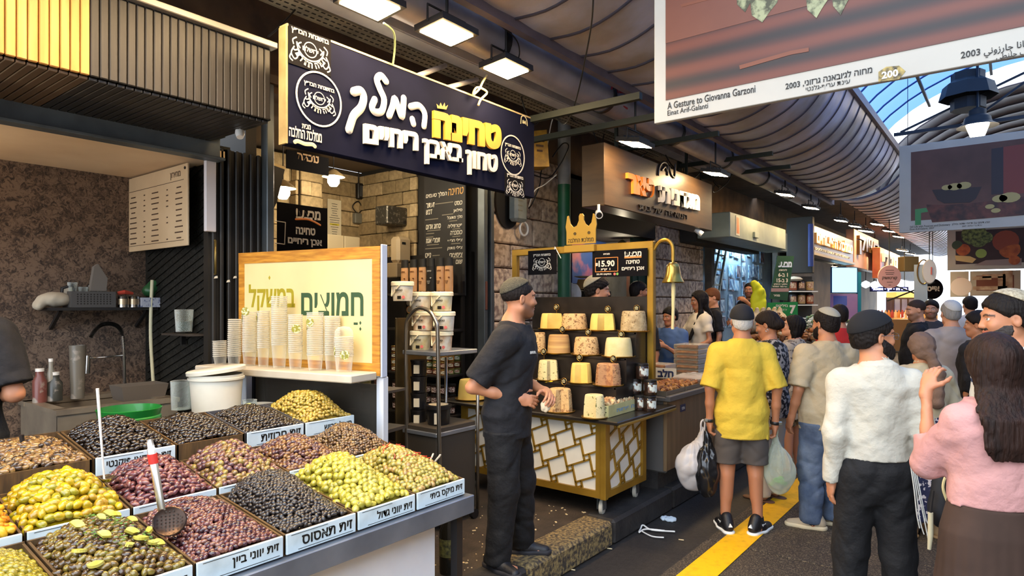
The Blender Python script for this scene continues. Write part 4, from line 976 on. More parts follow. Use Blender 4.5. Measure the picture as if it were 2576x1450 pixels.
struct(MB().box((-5.3,.3,1.5),(.1,4.2,2.7)).build('wall_back',wallp));struct(MB().box((-4.7,.2,2.68),(1.15,4.0,.06)).build('ceiling',M('shop_ceiling','f0d4ae',.8,col2='e4c49c',scale=2)))
mesh_m=M('dark_mesh','2a2822',.6,.3,col2='15140f',scale=55,bump=.8,bscale=60)
struct(MB().box((-4.7,2.21,1.45),(1.1,.08,2.6)).build('wall_side',mesh_m))
b=MB()
for i in range(13):
 for j in range(2):pass
for k in range(40):
 z0=.3+k*.055;b.bar((-5.2,2.165,z0),(-4.2,2.165,z0+.35),.012,.006)
o=b.build('mesh_screen',mesh_m);o['kind']='structure'
fas=struct(E('trim_fascia'));org=M('fascia_pine','d09a55',.5,col2='b9823f',scale=3,stretch=(6,6,.6),bump=.1);gry=M('fascia_charcoal','34302d',.5,col2='2a2724',scale=4,stretch=(6,6,.6),bump=.1)
nS=62
for i in range(nS):
 y=-.385+i*.0402;MB().bbox((-3.41,y,2.972),(.022,.0355,.41),.004).build('slat',org if y<1.17 else gry,fas)
for i in range(nS):y=-.385+i*.0402;MB().bbox((-3.79,y,2.758),(.74,.0355,.016),.003).build('soffit_slat',gry if y>1.17 else M('soffit_brown','5c4630',.6),fas)
MB().box((-3.45,.85,2.97),(.05,2.5,.4)).build('backing',M('black_backing','100e0d',.9),fas);MB().box((-3.79,.85,2.775),(.74,2.5,.01)).build('backing',M('black_backing','100e0d',.9),fas)
MB().bbox((-3.395,.85,3.195),(.07,2.52,.035),.004).build('top_rail',M('pale_rail','9a938c',.4,.4),fas)
bm=MB();bm.bbox((-4.1,.6,2.71),(.02,3.1,.15),.003);bm.bbox((-4.07,.6,2.785),(.1,3.1,.018),.003);bm.bbox((-4.07,.6,2.635),(.1,3.1,.018),.003);struct(bm.build('trim_steel_beam',M('beam_paint','5d6468',.5,.2,col2='4b5054',scale=5,bump=.1)))
rib=M('dark_cladding','26231f',.5,.2,col2='1c1a17',scale=4);jp=struct(MB().box((-4.18,2.29,1.45),(.06,.38,2.56)).build('wall_panel',rib))
for i in range(7):MB().bbox((-4.14,2.13+i*.053,1.45),(.03,.026,2.56),.006).build('panel_rib',rib,jp)
MB().bbox((-4.11,2.5,1.7),(.08,.055,3.06),.005).build('steel_jamb',M('jamb_steel','5b6062',.4,.5,col2='4a4e50',scale=4),jp)
MB().bbox((-4.125,2.1,2.4),(.03,.07,.46),.004).build('white_jamb',M('jamb_white','cfc6c4',.5),jp)
sm=M('sink_steel','a0937f',.4,.5,col2='84796a',scale=5,bump=.1);t=E('sink_counter',(0,0,0));tag(t,'stainless steel sink counter in the dim olive shop','sink');ct_b=MB();ct_b.box((-4.52,1.72,.6),(.02,.7,.86));ct_b.box((-4.86,1.38,.6),(.68,.02,.86));ct_b.build('cabinet',sm,t)
b=MB();b.box((-4.54,1.72,1.045),(.08,.72,.03));b.box((-5.16,1.72,1.045),(.12,.72,.03));b.box((-4.86,1.4,1.045),(.6,.07,.03));b.box((-4.86,2.02,1.045),(.6,.12,.03));b.build('countertop',sm,t)
b=MB();b.box((-4.84,1.7,.86),(.52,.5,.01));b.box((-4.58,1.7,.94),(.01,.52,.17));b.box((-5.1,1.7,.94),(.01,.52,.17));b.box((-4.84,1.44,.94),(.52,.01,.17));b.box((-4.84,1.96,.94),(.52,.01,.17));b.build('basin',sm,t)
t=E('spring_faucet',(0,0,0));tag(t,'tall spring-neck kitchen faucet over the sink','faucet');x=-5.12;P=[pX(a,c,x)for a,c in((314,965),(311,880),(308,845),(300,825),(280,815),(255,818),(238,833),(228,850))]
MB().tube(P[:3],.011,8).build('riser',steel,t,True);sp=smoothline(P[1:],10);b=MB()
for i in range(2,len(sp)-1,1):b.lathe([(.008,-.002),(.017,0),(.008,.002)],sp[i],9,axis=sp[i+1]-sp[i])
b.tube(sp,.008,6);b.build('spring',M('dark_steel','4a4844',.3,.9),t,True);MB().tube([pX(311,895,x),pX(228,902,x)],.007,6).build('arm',steel,t,True);MB().tube([pX(222,895,x),pX(220,940,x)],.016,10).build('spray_head',steel,t,True)
t=E('wall_shelf',(0,0,0));tag(t,'dark wall shelf crowded with kitchen things over the sink','shelf');MB().box((-5.13,1.82,1.665),(.24,.68,.02)).build('board',M('dark_board','1f1c1a',.5),t)
for y in(1.55,2.1):MB().bar((-5.24,y,1.53),(-5.05,y,1.655),.02).build('bracket',M('dark_board','1f1c1a',.5),t)
t=tag(E('plastic_basket',(-5.1,1.74,1.676)),'grey perforated plastic basket on the wall shelf','basket');b=MB();b.box((0,0,.005),(.16,.26,.01));[b.box((sx*.08,0,.055),(.008,.27,.11))for sx in(-1,1)];[b.box((0,sy*.135,.055),(.16,.008,.11))for sy in(-1,1)];b.build('basket_body',M('basket_grey','4c4946',.6),t)
b=MB();[b.lathe([(0,.001),(.0055,.001)],(.084,-.1+i*.02,.025+j*.016),6,axis=(1,0,0))for i in range(11)for j in range(5)];o=b.build('hole_pattern',M('tray_hole','2a2622'),t);o['kind']='stuff'
for i,(dy,hh)in enumerate(((-.13,.16),(-.05,.13),(.03,.14),(.1,.12))):
 t=tag(E('drinking_glass',(-5.1,1.74+dy*.8,1.686)),'clear drinking glass standing in the grey basket','glass','glasses in the grey basket');cup_mesh(.022,.028,hh).build('glass',glassm,t,True)
t=tag(E('paper_carton',(-5.08,1.78,1.79)),'peaked grey paper bag poking out of the basket','bag');MB().prism([(-.05,0),(.05,0),(.06,.09),(.0,.19),(-.025,.17)],(0,0,0),(0,1,0),(0,0,1),.04).build('bag_body',M('grey_card','6e675f',.8),t)
for i,(y,s,c)in enumerate(((1.93,.034,'first steel tin under the red cloth on the wall shelf'),(2.0,.034,'second steel tin, by the printed box on the wall shelf'))):
 t=tag(E('steel_tin',(-5.03,y,1.676)),c,'tin');MB().lathe([(0,0),(s,0),(s,.075),(s+.002,.078),(0,.078)],n=18).build('tin_body',steel,t,True);MB().lathe([(s+.001,.02),(s+.001,.06)],n=18).build('band',M('amber_band','b5a184',.3,.8),t,True)
t=tag(E('printed_box',(-5.04,2.1,1.676)),'white and blue printed carton at the shelf end','box');MB().box((0,0,.035),(.1,.13,.07)).build('carton',M('carton_white','a8aab4',.7,col2='5a6280',scale=40,lo=.55,hi=.6),t)
o=MB().tube([(-5.05,1.9,1.775),(-5.04,1.94,1.785),(-5.05,2.0,1.776)],[.012,.016,.01],8).build('red_cloth',M('red_cloth','a83a26',.9));tag(o,'scrap of red cloth lying on the steel tins','cloth')
v,f=solid([ell((0,0,0),(.05,.05,.04),.03),ell((0,.03,.03),(.035,.04,.05),.03),folds(.007,60,1.)],.008);o=np_mesh('green_bag',v,f,M('green_plastic_bag','2c5a34',.4),None);o.location=(-5.1,2.14,1.80);tag(o,'crumpled green plastic bag on top of the carton','bag')
v,f=solid([ell((0,0,0),(.07,.1,.05),.03),ell((0,-.09,-.04),(.05,.03,.03),.03),folds(.007,50,2.)],.009);o=np_mesh('white_cloth',v,f,M('white_rag','b4a893',.9),None);o.location=(-5.1,1.53,1.73);tag(o,'white dishcloth flung over the left end of the wall shelf','cloth')
t=tag(E('chopping_board',(-5.1,1.585,1.676)),'white handled board leaning at the basket side','board');b=MB();b.tube([(0,.0,.01),(0,-.015,.06),(0,-.01,.13),(0,.05,.15),(0,.06,.1)],.012,8);b.build('rim',M('dark_board','1f1c1a',.5),t,True);MB().box((0,.025,.085),(.012,.06,.11)).build('board',M('cream_board','b4a792',.6),t)
t=E('white_hose',(0,0,0));tag(t,'white hose hanging down the corner by the dark mesh','hose');MB().tube(smoothline([pX(383,705,-5.0),pX(380,770,-5.0),pX(379,850,-5.0),pX(384,940,-5.0),pX(388,990,-5.0)]),.012,8).build('hose',M('hose_white','c9c2a0',.5),t,True)
t=tag(E('plastic_tub',pX(350,1003,-4.75)),'grey rectangular plastic tub at the sink edge','tub');b=MB();[b._add([(-.09,-.13*s,0),(.09,-.13*s,0),(.105,-.15*s,.1),(-.105,-.15*s,.1)],[(0,1,2,3)])for s in(-1,1)];[b._add([(-.09*s,-.13,0),(-.09*s,.13,0),(-.105*s,.15,.1),(-.105*s,-.15,.1)],[(0,1,2,3)])for s in(-1,1)];b.box((0,0,.003),(.18,.26,.005));b.build('tub_body',M('tub_grey','5f564c',.6),t)
for i,(px,py,r_,h_,c,lab)in enumerate(((100,985,.04,.2,'6e4038','brown and white carton bottle left of the sink jars'),(137,980,.045,.17,'3c3c36','dark glass jar standing by the sink'),(128,955,.022,.26,'8c887c','slim tall bottle behind the sink jars'),(195,990,.05,.36,'6b655a','stack of clear cups standing by the faucet'))):
 t=tag(E('bottle',pX(px,py,-5.0)),lab,'bottle');t.location.z=1.06;MB().lathe([(0,0),(r_,0),(r_*1.03,h_*.7),(r_*.6,h_*.86),(r_*.6,h_),(0,h_)]if i!=3 else[(0,0),(r_*.8,0),(r_,h_),(r_*.9,h_),(0,.02)],n=16).build('bottle_body',M('bottle_%d'%i,c,.3,col2='8d8478',scale=9,lo=.55,hi=.6),t,True);MB().lathe([(0,h_),(r_*.62,h_),(r_*.62,h_+.02),(0,h_+.02)],n=14).build('cap',tw,t,True)if i!=3 else None
t=tag(E('price_board',(0,0,0)),'cream price list board hanging from the olive shop ceiling','sign');A,B2=pY(320,425,2.06),pY(474,396,2.06);zb=2.09;b=MB();b.bbox(((A.x+B2.x)/2,2.06,(2.64+zb)/2),(B2.x-A.x,.014,2.64-zb),.003);b.build('board',M('cream_board_print','cfb48e',.6,col2='c2a680',scale=3),t)
b=MB();x0,x1=A.x+.06,B2.x-.05;b.box(((x0+x1)/2,2.0515,2.535),(x1-x0,.002,.003));b.box(((x0+x1)/2,2.0515,zb+.04),(x1-x0,.002,.003));r=random.Random(3)
for i in range(10):
 for j,xx in enumerate((.08,.3,.5,.72,.92)):
  if j%2==0 or r.random()<.8:b.box((x0+(x1-x0)*xx,2.0515,2.49-i*.038),((.1 if j%2==0 else .025)*r.uniform(.6,1.2),.002,.008))
b.build('printed_rows',M('print_brown','4a3424',.7),t);text('מחירון','lettering',t,(x1-.12,2.0525,2.575),(1,0,0),(0,0,1),M('print_brown','4a3424',.7),h=.05,bold=.01,depth=.0012)
b=MB()
for q in((A.x+.03,2.6),(B2.x-.03,2.61)):b.lathe([(0,.006),(.01,.005),(.01,0)],(q[0],2.053,q[1]),8,axis=(0,-1,0))
b.build('screw',fl_body,t)
t=tag(E('glass_cup',pY(463,835,2.1)),'half-filled clear glass on the small shelf of the dark mesh screen','glass');cup_mesh(.05,.058,.15).build('glass',glassm,t,True);MB().lathe([(0,.006),(.049,.006),(.053,.07),(0,.07)],n=18).build('water',clear('still_water','c8d4d8',.15),t,True)
sh_p=pY(463,838,2.1);t=tag(E('corner_shelf',(sh_p.x,2.09,sh_p.z-.01)),'small corner shelf on the dark mesh screen under the glass','shelf');MB().prism([(-.22,.08),(.22,.08),(.2,-.06),(-.16,-.07)],(0,0,0),(1,0,0),(0,1,0),.012).build('board',M('dark_shelf','3d342b'),t);MB().box((-.1,.05,-.04),(.02,.03,.07)).build('bracket',fl_body,t)
t=tag(E('security_camera',pX(603,318,-3.7)),'white dome security camera under the slatted fascia end','camera');MB().lathe([(0,.025),(.045,.025),(.045,.0),(.02,-.004),(0,-.004)],n=16).build('mount',tw,t,True);MB().tube([(0,0,-.005),(.02,-.01,-.05),(.03,-.015,-.075)],[.022,.028,.02],12).build('camera_body',tw,t,True)
for px,py,lab in((543,698,'first white paper shred stuck on the dark ribbed panel'),(574,708,'lower white paper shred stuck on the dark ribbed panel'),(591,698,'right-most white paper shred on the dark ribbed panel')):
 p=pX(px,py,-4.122);o=MB().prism([(-.012,-.008),(.012,-.005),(.01,.01),(-.006,.007)],p,(0,1,0),(0,0,1),.004).build('paper_shred',wp);tag(o,lab.replace('right-most','third'),'paper')
t=tag(E('door_handle_bar',(0,0,0)),'thin upright door handle on the dark ribbed panel','handle');b=MB();q0,q1=pX(542,605,-4.11),pX(542,690,-4.11);b.tube([q0,q1],.008,8);b.tube([q0,q0+V(-.02,0,0)],.006,6);b.tube([q1,q1+V(-.02,0,0)],.006,6);b.build('grip',M('brass_dull','7c6a3c',.4,.8),t,True)
t=tag(E('added_bulb',(-4.75,.45,2.3)),'bare warm bulb hanging in the olive shop beyond the picture edge','lamp');MB().lathe([(0,-.06),(.04,-.045),(.06,0),(.04,.045),(0,.06)],n=16).build('bulb',glow('fill_bulb_glow',(1,.72,.42),34),t,True);MB().tube([(0,0,.06),(0,0,.36)],.006,6).build('cable',fl_body,t)  # added bulb out of view, brightens the shop ceiling and back wall
# ==== the big dark sign
UY,UZ=V(0,1,0),V(0,0,1)
navy=M('sign_navy','0d0f20',.8,spec=.06,col2='14162a',scale=3,lo=.4,hi=.8);white_l=M('letter_white','d2c8ba',.5);gold_l=M('letter_gold','bf9038',.45,.1);print_w=M('print_white','bdb8b0',.6,spec=.1);sticker=M('sticker_black','121114',.8,spec=.06)
def kosher(parent,c,ux,uy,s,mat=print_w,d=.0012):
 """the supervision emblem: words, roundel, scroll and flourishes"""
 b=MB();c=Vector(c);n=Vector(ux).cross(Vector(uy)).normalized();P=lambda x,y:c+Vector(ux)*x*s+Vector(uy)*y*s
 text_into(b,'בהשגחת הבד״ץ',P(0,.33),ux,uy,w=1.0*s,bold=.03,depth=d);text_into(b,'ירושלם',P(0,.02),ux,uy,w=.42*s,bold=.02,depth=d)
 b.tube([P(.17*math.cos(a),.02+.17*math.sin(a))for a in[PI*2*k/20 for k in range(21)]],.012*s,5,flat=(n,.3))
 b.tube([P(.36*math.cos(a),.1+.33*math.sin(a))for a in[PI+PI*k/14 for k in range(15)]],.018*s,5,flat=(n,.3))
 for i,ch in enumerate('תידרחה הדעה'):
  a=math.radians(-152+12.4*i);r=.41
  if ch!=' ':text_into(b,ch,P(r*math.cos(a),.08+r*math.sin(a)),Vector(ux)*-math.sin(a)+Vector(uy)*math.cos(a),Vector(ux)*-math.cos(a)+Vector(uy)*-math.sin(a),h=.13*s,bold=.03,depth=d)
 for sx in(-1,1):
  for pts in([(.42,-.02),(.5,-.18),(.42,-.3),(.34,-.24),(.38,-.18)],[(.36,.2),(.46,.12),(.44,.02)],[(.5,-.2),(.54,-.3),(.46,-.36)],[(.24,.12),(.32,.06),(.27,-.02)]):
   b.tube(smoothline([P(sx*x,y)for x,y in pts],4),.016*s,5,flat=(n,.3))
 return b.build('emblem',mat,parent)
SX=-3.06
def on(px,py,X=SX):return pX(px,py,X)
ts=E('tahini_sign',(0,0,0));tag(ts,'long dark blue shop sign with gold and white Hebrew letters under the flood lamps','sign')
MB().bbox((SX-.035,3.105,2.874),(.066,2.25,.634),.006).build('sign_board',navy,ts);MB().box((SX-.035,1.975,2.874),(.068,.012,.63)).build('side_edge',M('tan_edge','a08a5c',.6,col2='7c6a44',scale=8),ts);MB().box((SX-.035,3.105,3.195),(.072,2.26,.012)).build('top_edge',M('pale_edge','b49d70',.5),ts)
def word_at(s,p0,p1,h,mat,nm,bold=.05,depth=.022,X=SX,parent=ts,slant=0):
 a,b_=on(*p0,X),on(*p1,X);return text(s,nm,parent,(a+b_)/2+V(.001,0,0),(b_-a).normalized(),UZ,mat,w=(b_-a).length,h=h,bold=bold,depth=depth,slant=slant)
word_at('טחינה',(1086,313),(1256,349),.185,gold_l,'gold_lettering',.07);word_at('טחון',(1170,408),(1247,421),.175,white_l,'white_lettering',.03)
word_at('באבן',(1061,381),(1159,396),.165,white_l,'white_lettering',.03);word_at('ריחיים',(912,337),(1047,358),.118,white_l,'white_lettering',.05)
def zs(pts):return[on(600+x*.3586,y*.3586)for x,y in pts]
def brush(parent,name,lines,r,mat,X=SX,k=.45):
 b=MB()
 for ln in lines:
  p=smoothline([V(X+.008,q.y,q.z)for q in ln])if len(ln)>2 else ln;d0=(p[0]-p[1]).normalized();d1=(p[-1]-p[-2]).normalized()
  b.tube([p[0]+d0*r*.8,p[0]+d0*r*.4]+p+[p[-1]+d1*r*.4,p[-1]+d1*r*.8],[r*.4,r*.85]+[r]*len(p)+[r*.85,r*.4],8,flat=((1,0,0),k))
 return b.build(name,mat,parent,True)
brush(ts,'final_kaf',[zs([(800,648),(850,640),(872,685),(855,755),(805,810),(785,860),(768,915)])],.027,white_l)
brush(ts,'lamed',[zs([(1030,575),(995,535),(965,560),(985,625),(1015,700),(1000,780),(955,790),(930,755),(950,700)])],.023,white_l)
brush(ts,'mem',[zs([(1050,815),(1075,750),(1090,695),(1115,760),(1140,820),(1150,750),(1153,690)])],.024,white_l)
brush(ts,'he',[zs([(1200,752),(1260,745),(1300,800),(1295,890)]),zs([(1218,835),(1228,872)])],.023,white_l)
b=MB();cp=[on(600+x*.3586,y*.3586)for x,y in((1390,762),(1383,730),(1402,748),(1412,722),(1425,750),(1440,722),(1445,752),(1464,738),(1452,770))];b._add([p+V(.008,0,0)for p in cp]+[p for p in cp],[tuple(range(9))]);b.build('crown_mark',gold_l,ts)
def ring(c,ry,rz,parent,X=SX):MB().tube([V(X+.002,c.y+ry*math.cos(a),c.z+rz*math.sin(a))for a in[2*PI*k/40 for k in range(41)]],.006,6,flat=((1,0,0),.3)).build('ring',print_w,parent,True)
c=on(803,250);ring(c,.146,.148,ts);kosher(ts,c+V(.002,0,0),UY,UZ,.2)
c=on(1290,391);ring(c,.146,.15,ts);kosher(ts,c+V(.002,0,0),UY,UZ,.2)
for(px,py),s,w in(((780,124),.24,(.27,.2)),((1295,465),.21,(.25,.17))):
 c=on(px,py);st=MB().box(c+V(.001,0,-.01),(.004,w[0],w[1]*1.05)).build('sticker',sticker,ts);kosher(st,c+V(.004,0,-.01),UY,UZ,s)
word_at('מבית',(759,317),(781,321),.026,print_w,'small_lettering',.02,.002);word_at('ממלכת החלבה',(727,328),(809,346),.062,print_w,'small_lettering',.02,.002)
c=on(767,361);b=MB();strokes_into(b,[[(0,.3),(.15,.6),(.5,.4),(.85,.6),(1,.3)]],c+V(.002,0,0),UY,UZ,.13,.03,.011,.1);b.build('ribbon_mark',M('ribbon_cream','cdbf92',.5),ts,True)
b=MB();strokes_into(b,[[(0,.1),(.1,.8),(.5,1),(.9,.7),(1,.1)],[(.3,.2),(.35,.5),(.5,.2),(.65,.5),(.75,.2)]],on(1318,304)+V(.002,0,0),UY,UZ,.085,.075,.005,.2);b.build('corner_mark',M('ribbon_cream','cdbf92'),ts,True)
for px,py,px2,py2 in((1040,195,1120,165),(1110,225,1200,200)):MB().tube([pX(px,py,-3.08),pX(px2,py2,-3.3)],.018,8).build('support_arm',M('eave_rail_paint','a59f9c'),ts,True)
# ==== white counter board with stacked cups
BL,BR=V(-3.98,2.235,0),V(-2.845,2.45,0);bu=(BR-BL).normalized();bn=V(bu.y,-bu.x,0);BW=(BR-BL).length;bz0,bz1=1.29,2.03;bang=math.atan2(bu.y,bu.x)
cb=E('pickle_counter',(0,0,0));tag(cb,'white counter board framed in oak with Hebrew words and a cup shelf behind the olives','board')
mid=(BL+BR)/2;oak=M('oak_frame','c98f2e',.45,col2='9c6415',scale=7,stretch=(1,1,9),lo=.3,hi=.62);cream=M('cream_board_face','dac690',.45,col2='cfba84',scale=2)
def bpt(u,z,o=0.0):return BL+bu*(u*BW)+V(0,0,z)+bn*o
MB().bbox(mid+V(0,0,(bz0+bz1)/2),(BW,.035,bz1-bz0),.003,bang).build('backing_panel',M('white_laminate','d9dce0'),cb)
MB().box(mid+V(0,0,(bz0+bz1)/2)+bn*.019,(BW-.06,.003,bz1-bz0-.06),bang).build('cream_face',cream,cb)
for nm,c,d in(('top_rail',bpt(.5,bz1-.035,.02),(BW,.008,.07)),('bottom_rail',bpt(.5,bz0+.035,.02),(BW,.008,.07)),('side_stile',bpt(.0235,(bz0+bz1)/2,.02),(.05,.008,bz1-bz0-.14)),('side_stile',bpt(.975,(bz0+bz1)/2,.02),(.055,.008,bz1-bz0-.14))):MB().box(c,d,bang).build(nm,oak,cb)
dg,og=M('letter_dark_green','2e4a2c',.6),M('letter_olive','9a8c14',.6)
tw_=lambda s,u0,u1,z,m,h:text(s,'lettering',cb,bpt((u0+u1)/2,z,.0208),bu,UZ,m,w=(u1-u0)*BW,h=h,bold=.025,depth=.0014,slant=.0)
tw_('חמוצים',.475,.895,1.70,dg,.14);tw_('במשקל',.08,.43,1.73,og,.19)
b=MB();b.box(bpt(.845,1.585,.021),(.03,.0014,.014),bang);[b.prism([(0,-.012),(.008,0),(0,.012),(-.008,0)],bpt(.875,z,.021),bu,UZ,.0014)for z in(1.59,1.555)];b.build('vowel_dot',dg,cb)
MB().prism([(0,-.014),(.009,0),(0,.014),(-.009,0)],bpt(.24,1.865,.021),bu,UZ,.0014).build('vowel_dot',og,cb)
MB().bbox(bpt(.43,bz0+.0,.13),(BW*1.1,.22,.045),.006,bang).build('cup_shelf',M('shelf_white','cbc0ac',.5,col2='b9ae9a',scale=5),cb)
for u in(.06,.985):MB().bbox(bpt(u,bz0/2+.06,.02 if u<.5 else-.02),(.05,.05,bz0-.14),.004,bang).build('leg',M('white_laminate','d9dce0'),cb)
MB().bbox(bpt(1.005,1.66,-.005),(.012,.05,.76),.003,bang).build('end_strip',M('pale_blue_strip','b4bccb',.5),cb)
MB().box(bpt(.52,.8,-.05),(BW*.9,.012,.86),bang).build('glass_panel',clear('smoked_glass','8c8478',.12),cb)
MB().box(bpt(.52,.95,-.17),(BW*.9,.2,.02),bang).build('inner_shelf',M('dark_shelf','3d342b'),cb);MB().box(bpt(.52,1.18,-.17),(BW*.9,.2,.014),bang).build('inner_shelf',M('dark_shelf','3d342b'),cb)
r=random.Random(11)
for z in(.961,1.188):
 for i in range(9):
  t=tag(E('pickle_jar',bpt(.14+i*.092,z,-.15)),'small jar on the shelf behind the smoked glass under the white board','jar','jars behind the smoked glass');MB().lathe([(0,0),(.03,0),(.034,.01),(.034,.065),(.028,.075)],n=12).build('jar_body',M('jar_dim_%d'%(i%3),('4a4034','54502e','4a2e22')[i%3],.2),t,True);MB().lathe([(.031,.075),(.031,.09),(0,.09)],n=12).build('lid',M('tin_lid','9a9284',.3,.8),t,True)
cupm=clear('clear_cup','fbf9f2',.10,.12,.5,.4);rimm=clear('clear_cup_rim','e6e2d4',.45,.1,.9,.4);stick=M('cup_sticker','8e8a34',.5,col2='d8d2a8',scale=70,lo=.5,hi=.55)
def cup_stack(u,off,n,r,h,taper,step,label,top=False,st=None,lean=0,lid=False):
 t=tag(E('cup_stack',bpt(u,bz0+.0235,off)),label,'cups',None);t.rotation_euler=(0,lean,0);z=0
 for i in range(n):
  b=MB();b.cur=0;h0=h-step*1.5 if 0<i else 0;b.lathe([(r*(taper+(1-taper)*h0/h),z+h0+.002),(r*.985,z+h)],n=20);b.cur=1;b.lathe([(r*.985,z+h),(r*1.06,z+h+.001),(r*1.06,z+h+.005),(r*.97,z+h+.003)],n=20);b.build('cup',[cupm,rimm],t,True);z+=step
 if st:
  for(zz,ang)in st:MB().lathe([(0,.003),(.026,.003),(.027,0)],V(math.cos(ang)*r*.99,math.sin(ang)*r*.99,zz),18,axis=(math.cos(ang),math.sin(ang),0)).build('sticker',stick,t)
 if lid:MB().lathe([(r*1.03,z+h),(r*.95,z+h+.03),(r*.6,z+h+.05),(0,z+h+.055)],n=18).build('dome_lid',cupm,t,True)
 return t
fa=math.atan2(bn.y,bn.x)
cup_stack(-.045,.12,9,.042,.05,.8,.012,'short leaning stack of clear bowls at the near end of the cup shelf',lean=-.06)
cup_stack(.075,.13,19,.04,.06,.8,.0125,'second stack, thin clear lids, beside the short one on the cup shelf',lean=.04)
cup_stack(.185,.12,24,.042,.09,.8,.0105,'tall clear cup stack with round yellow stickers under the olive word',st=((.34,fa+.25),(.3,fa-.8)))
cup_stack(.30,.13,20,.036,.12,.78,.0115,'slim stack of clear cups left of the tallest stack',st=((.3,fa-.9),))
cup_stack(.415,.13,26,.045,.14,.78,.0115,'tallest stack of clear cups in the middle of the cup shelf')
cup_stack(.53,.13,20,.041,.1,.8,.0115,'cup stack right after the tallest one, topped by a dark cup',st=((.24,fa+.9),))
cup_stack(.665,.13,24,.046,.09,.8,.0105,'wide clear cup stack with a big round yellow sticker',st=((.28,fa+.1),(.26,fa-.75)))
cup_stack(.73,.07,22,.044,.09,.8,.0105,'clear cup stack standing behind the big sticker stack')
cup_stack(.845,.12,11,.052,.09,.82,.0105,'low wide stack of clear tubs with domed lid at the shelf end',st=((.12,fa-.75),(.1,fa+.8)),lid=True)
# ==== tahini shop
brk=[M('tile_stone_%d'%i,a,.85,col2=c,scale=22,bump=.5,bscale=40)for i,(a,c)in enumerate((('b29a72','94805e'),('a48c66','8a7654'),('bca47c','a08a66'),('98835f','7e6c4e')))]
grout=M('tile_grout','453a2b',.95)
def brick_face(root,o,ux,L,z0,z1,bw=.2,bh=.105,seed=1,th=.03):
 r=random.Random(seed);ux=Vector(ux).normalized();n=ux.cross(UZ);ang=math.atan2(ux.y,ux.x);z=z0;row=0
 while z<z1-.03:
  h=min(bh,z1-z);x=-(bw/2 if row%2 else 0)
  while x<L-.02:
   a,c=max(x,0),min(x+bw,L)
   if c-a>.03:MB().bbox(Vector(o)+ux*((a+c)/2)+V(0,0,z+h/2)+n*(th/2+r.uniform(-.006,.01)),(c-a-.007,th,h-.007),.006,ang).build('brick',brk[r.randrange(4)],root)
   x+=bw
  z+=bh;row+=1
BX=-6.1
wb=struct(MB().box((BX-.08,3.6,1.7),(.15,3.0,3.1)).build('wall_back',grout));brick_face(wb,(BX,2.2,0),UY,2.85,1.75,3.2,.3,.17,3)
for i,(a,c,z0,z1,x1)in enumerate(((3.35,3.75,2.05,3.2,-5.75),(3.75,4.0,2.35,3.2,-5.6))):
 w=struct(MB().box(((BX+x1)/2,(a+c)/2,(z0+z1)/2),(x1-BX,c-a-.01,z1-z0-.01)).build('wall_pier',grout));brick_face(w,(x1,a,0),UY,c-a,z0,z1,.24,.145,5+i);brick_face(w,(x1,c,0),(-1,0,0),x1-BX,z0,z1,.2,.145,8+i);brick_face(w,(BX,a,0),(1,0,0),x1-BX,z0,z1,.2,.145,9+i)
ws=struct(MB().box((-5.1,4.96,1.75),(1.95,.1,3.2)).build('wall_side',M('shop_dark','2a2621',.8)));brick_face(ws,(-6.1,4.9,0),(1,0,0),1.0,1.2,3.2,.22,.145,21)
struct(MB().box((-5.1,3.65,3.28),(2.0,2.7,.06)).build('ceiling',M('shop_ceiling_dim','6b5a48',.9)));struct(MB().box((-5.1,2.4,1.7),(1.9,.08,3.0)).build('wall_side',M('shop_dark','2a2621')))
wd_=M('black_panelling','191614',.5,col2='221e1b',scale=4);struct(MB().box((BX+.03,3.6,1.1),(.06,2.6,1.3)).build('trim_wainscot',wd_));struct(MB().box((-5.0,4.88,1.2),(1.4,.05,2.05)).build('trim_panelling',wd_))
for y in(4.80,4.9):MB().bbox((-4.1,y,1.7),(.09,.05,3.1),.005).build('steel_jamb',M('jamb_steel','5b6062'),ws)
MB().bbox((-4.12,4.85,1.7),(.05,.06,3.1),.004).build('jamb_inset',M('jamb_dull','3a3d3c',.5,.4),ws)
MB().bbox((-4.06,4.80,1.78),(.03,.03,.28),.006).build('lock_plate',M('rust_plate','5a3020',.7),ws)
def pend(p,lab,r=.055):
 t=tag(E('pendant_lamp',p),lab,'lamp');MB().lathe([(0,-.055),(r*.6,-.05),(r*.95,-.02),(r,.0),(r*.95,.03),(r*.7,.05),(0,.05)],n=20).build('bulb',glow('bulb_warm',(1,.85,.6),80),t,True);MB().lathe([(r*1.9,.035),(r*1.5,.06),(r*.5,.1),(0,.11)],n=22).build('shade',M('lamp_shade','8a7654',.5,.3),t,True);MB().tube([(0,0,.1),(0,0,3.25-p.z)],.005,6).build('cable',fl_body,t,True)
pend(pX(839,455,-5.0),'glowing round bulb with a flat shade in the tahini shop, the higher one');pend(V(-4.5,3.9,3.06),'round bulb hidden behind the tahini sign, lighting the jar shelves');pend(pX(712,485,-4.75),'glowing round bulb half hidden by the dark sheet, the lower one')  # the bulb behind the sign is added to light the jar shelves
t=tag(E('offer_banner',(0,0,0)),'black offer sign with white Hebrew words and an orange brush stroke','sign');X=-4.55;A,B2=pX(697,508,X),pX(823,523,X);zb=pX(760,650,X).z;MB().bbox((X,(A.y+B2.y)/2,(A.z+zb)/2),(.012,B2.y-A.y,A.z-zb),.002).build('board',sticker,t)
def wr(s,x0,x1,y,h,m=white_l,bold=.04):a,c=pX(x0,y,X+.008),pX(x1,y+(x1-x0)*.09,X+.008);text(s,'lettering',t,(a+c)/2,(c-a).normalized(),UZ,m,w=(c-a).length,h=h,bold=bold,depth=.002)
wr('מבצע!',744,806,537,.085);wr('טחינה',744,793,580,.06);wr('אבן ריחיים',724,810,607,.065)
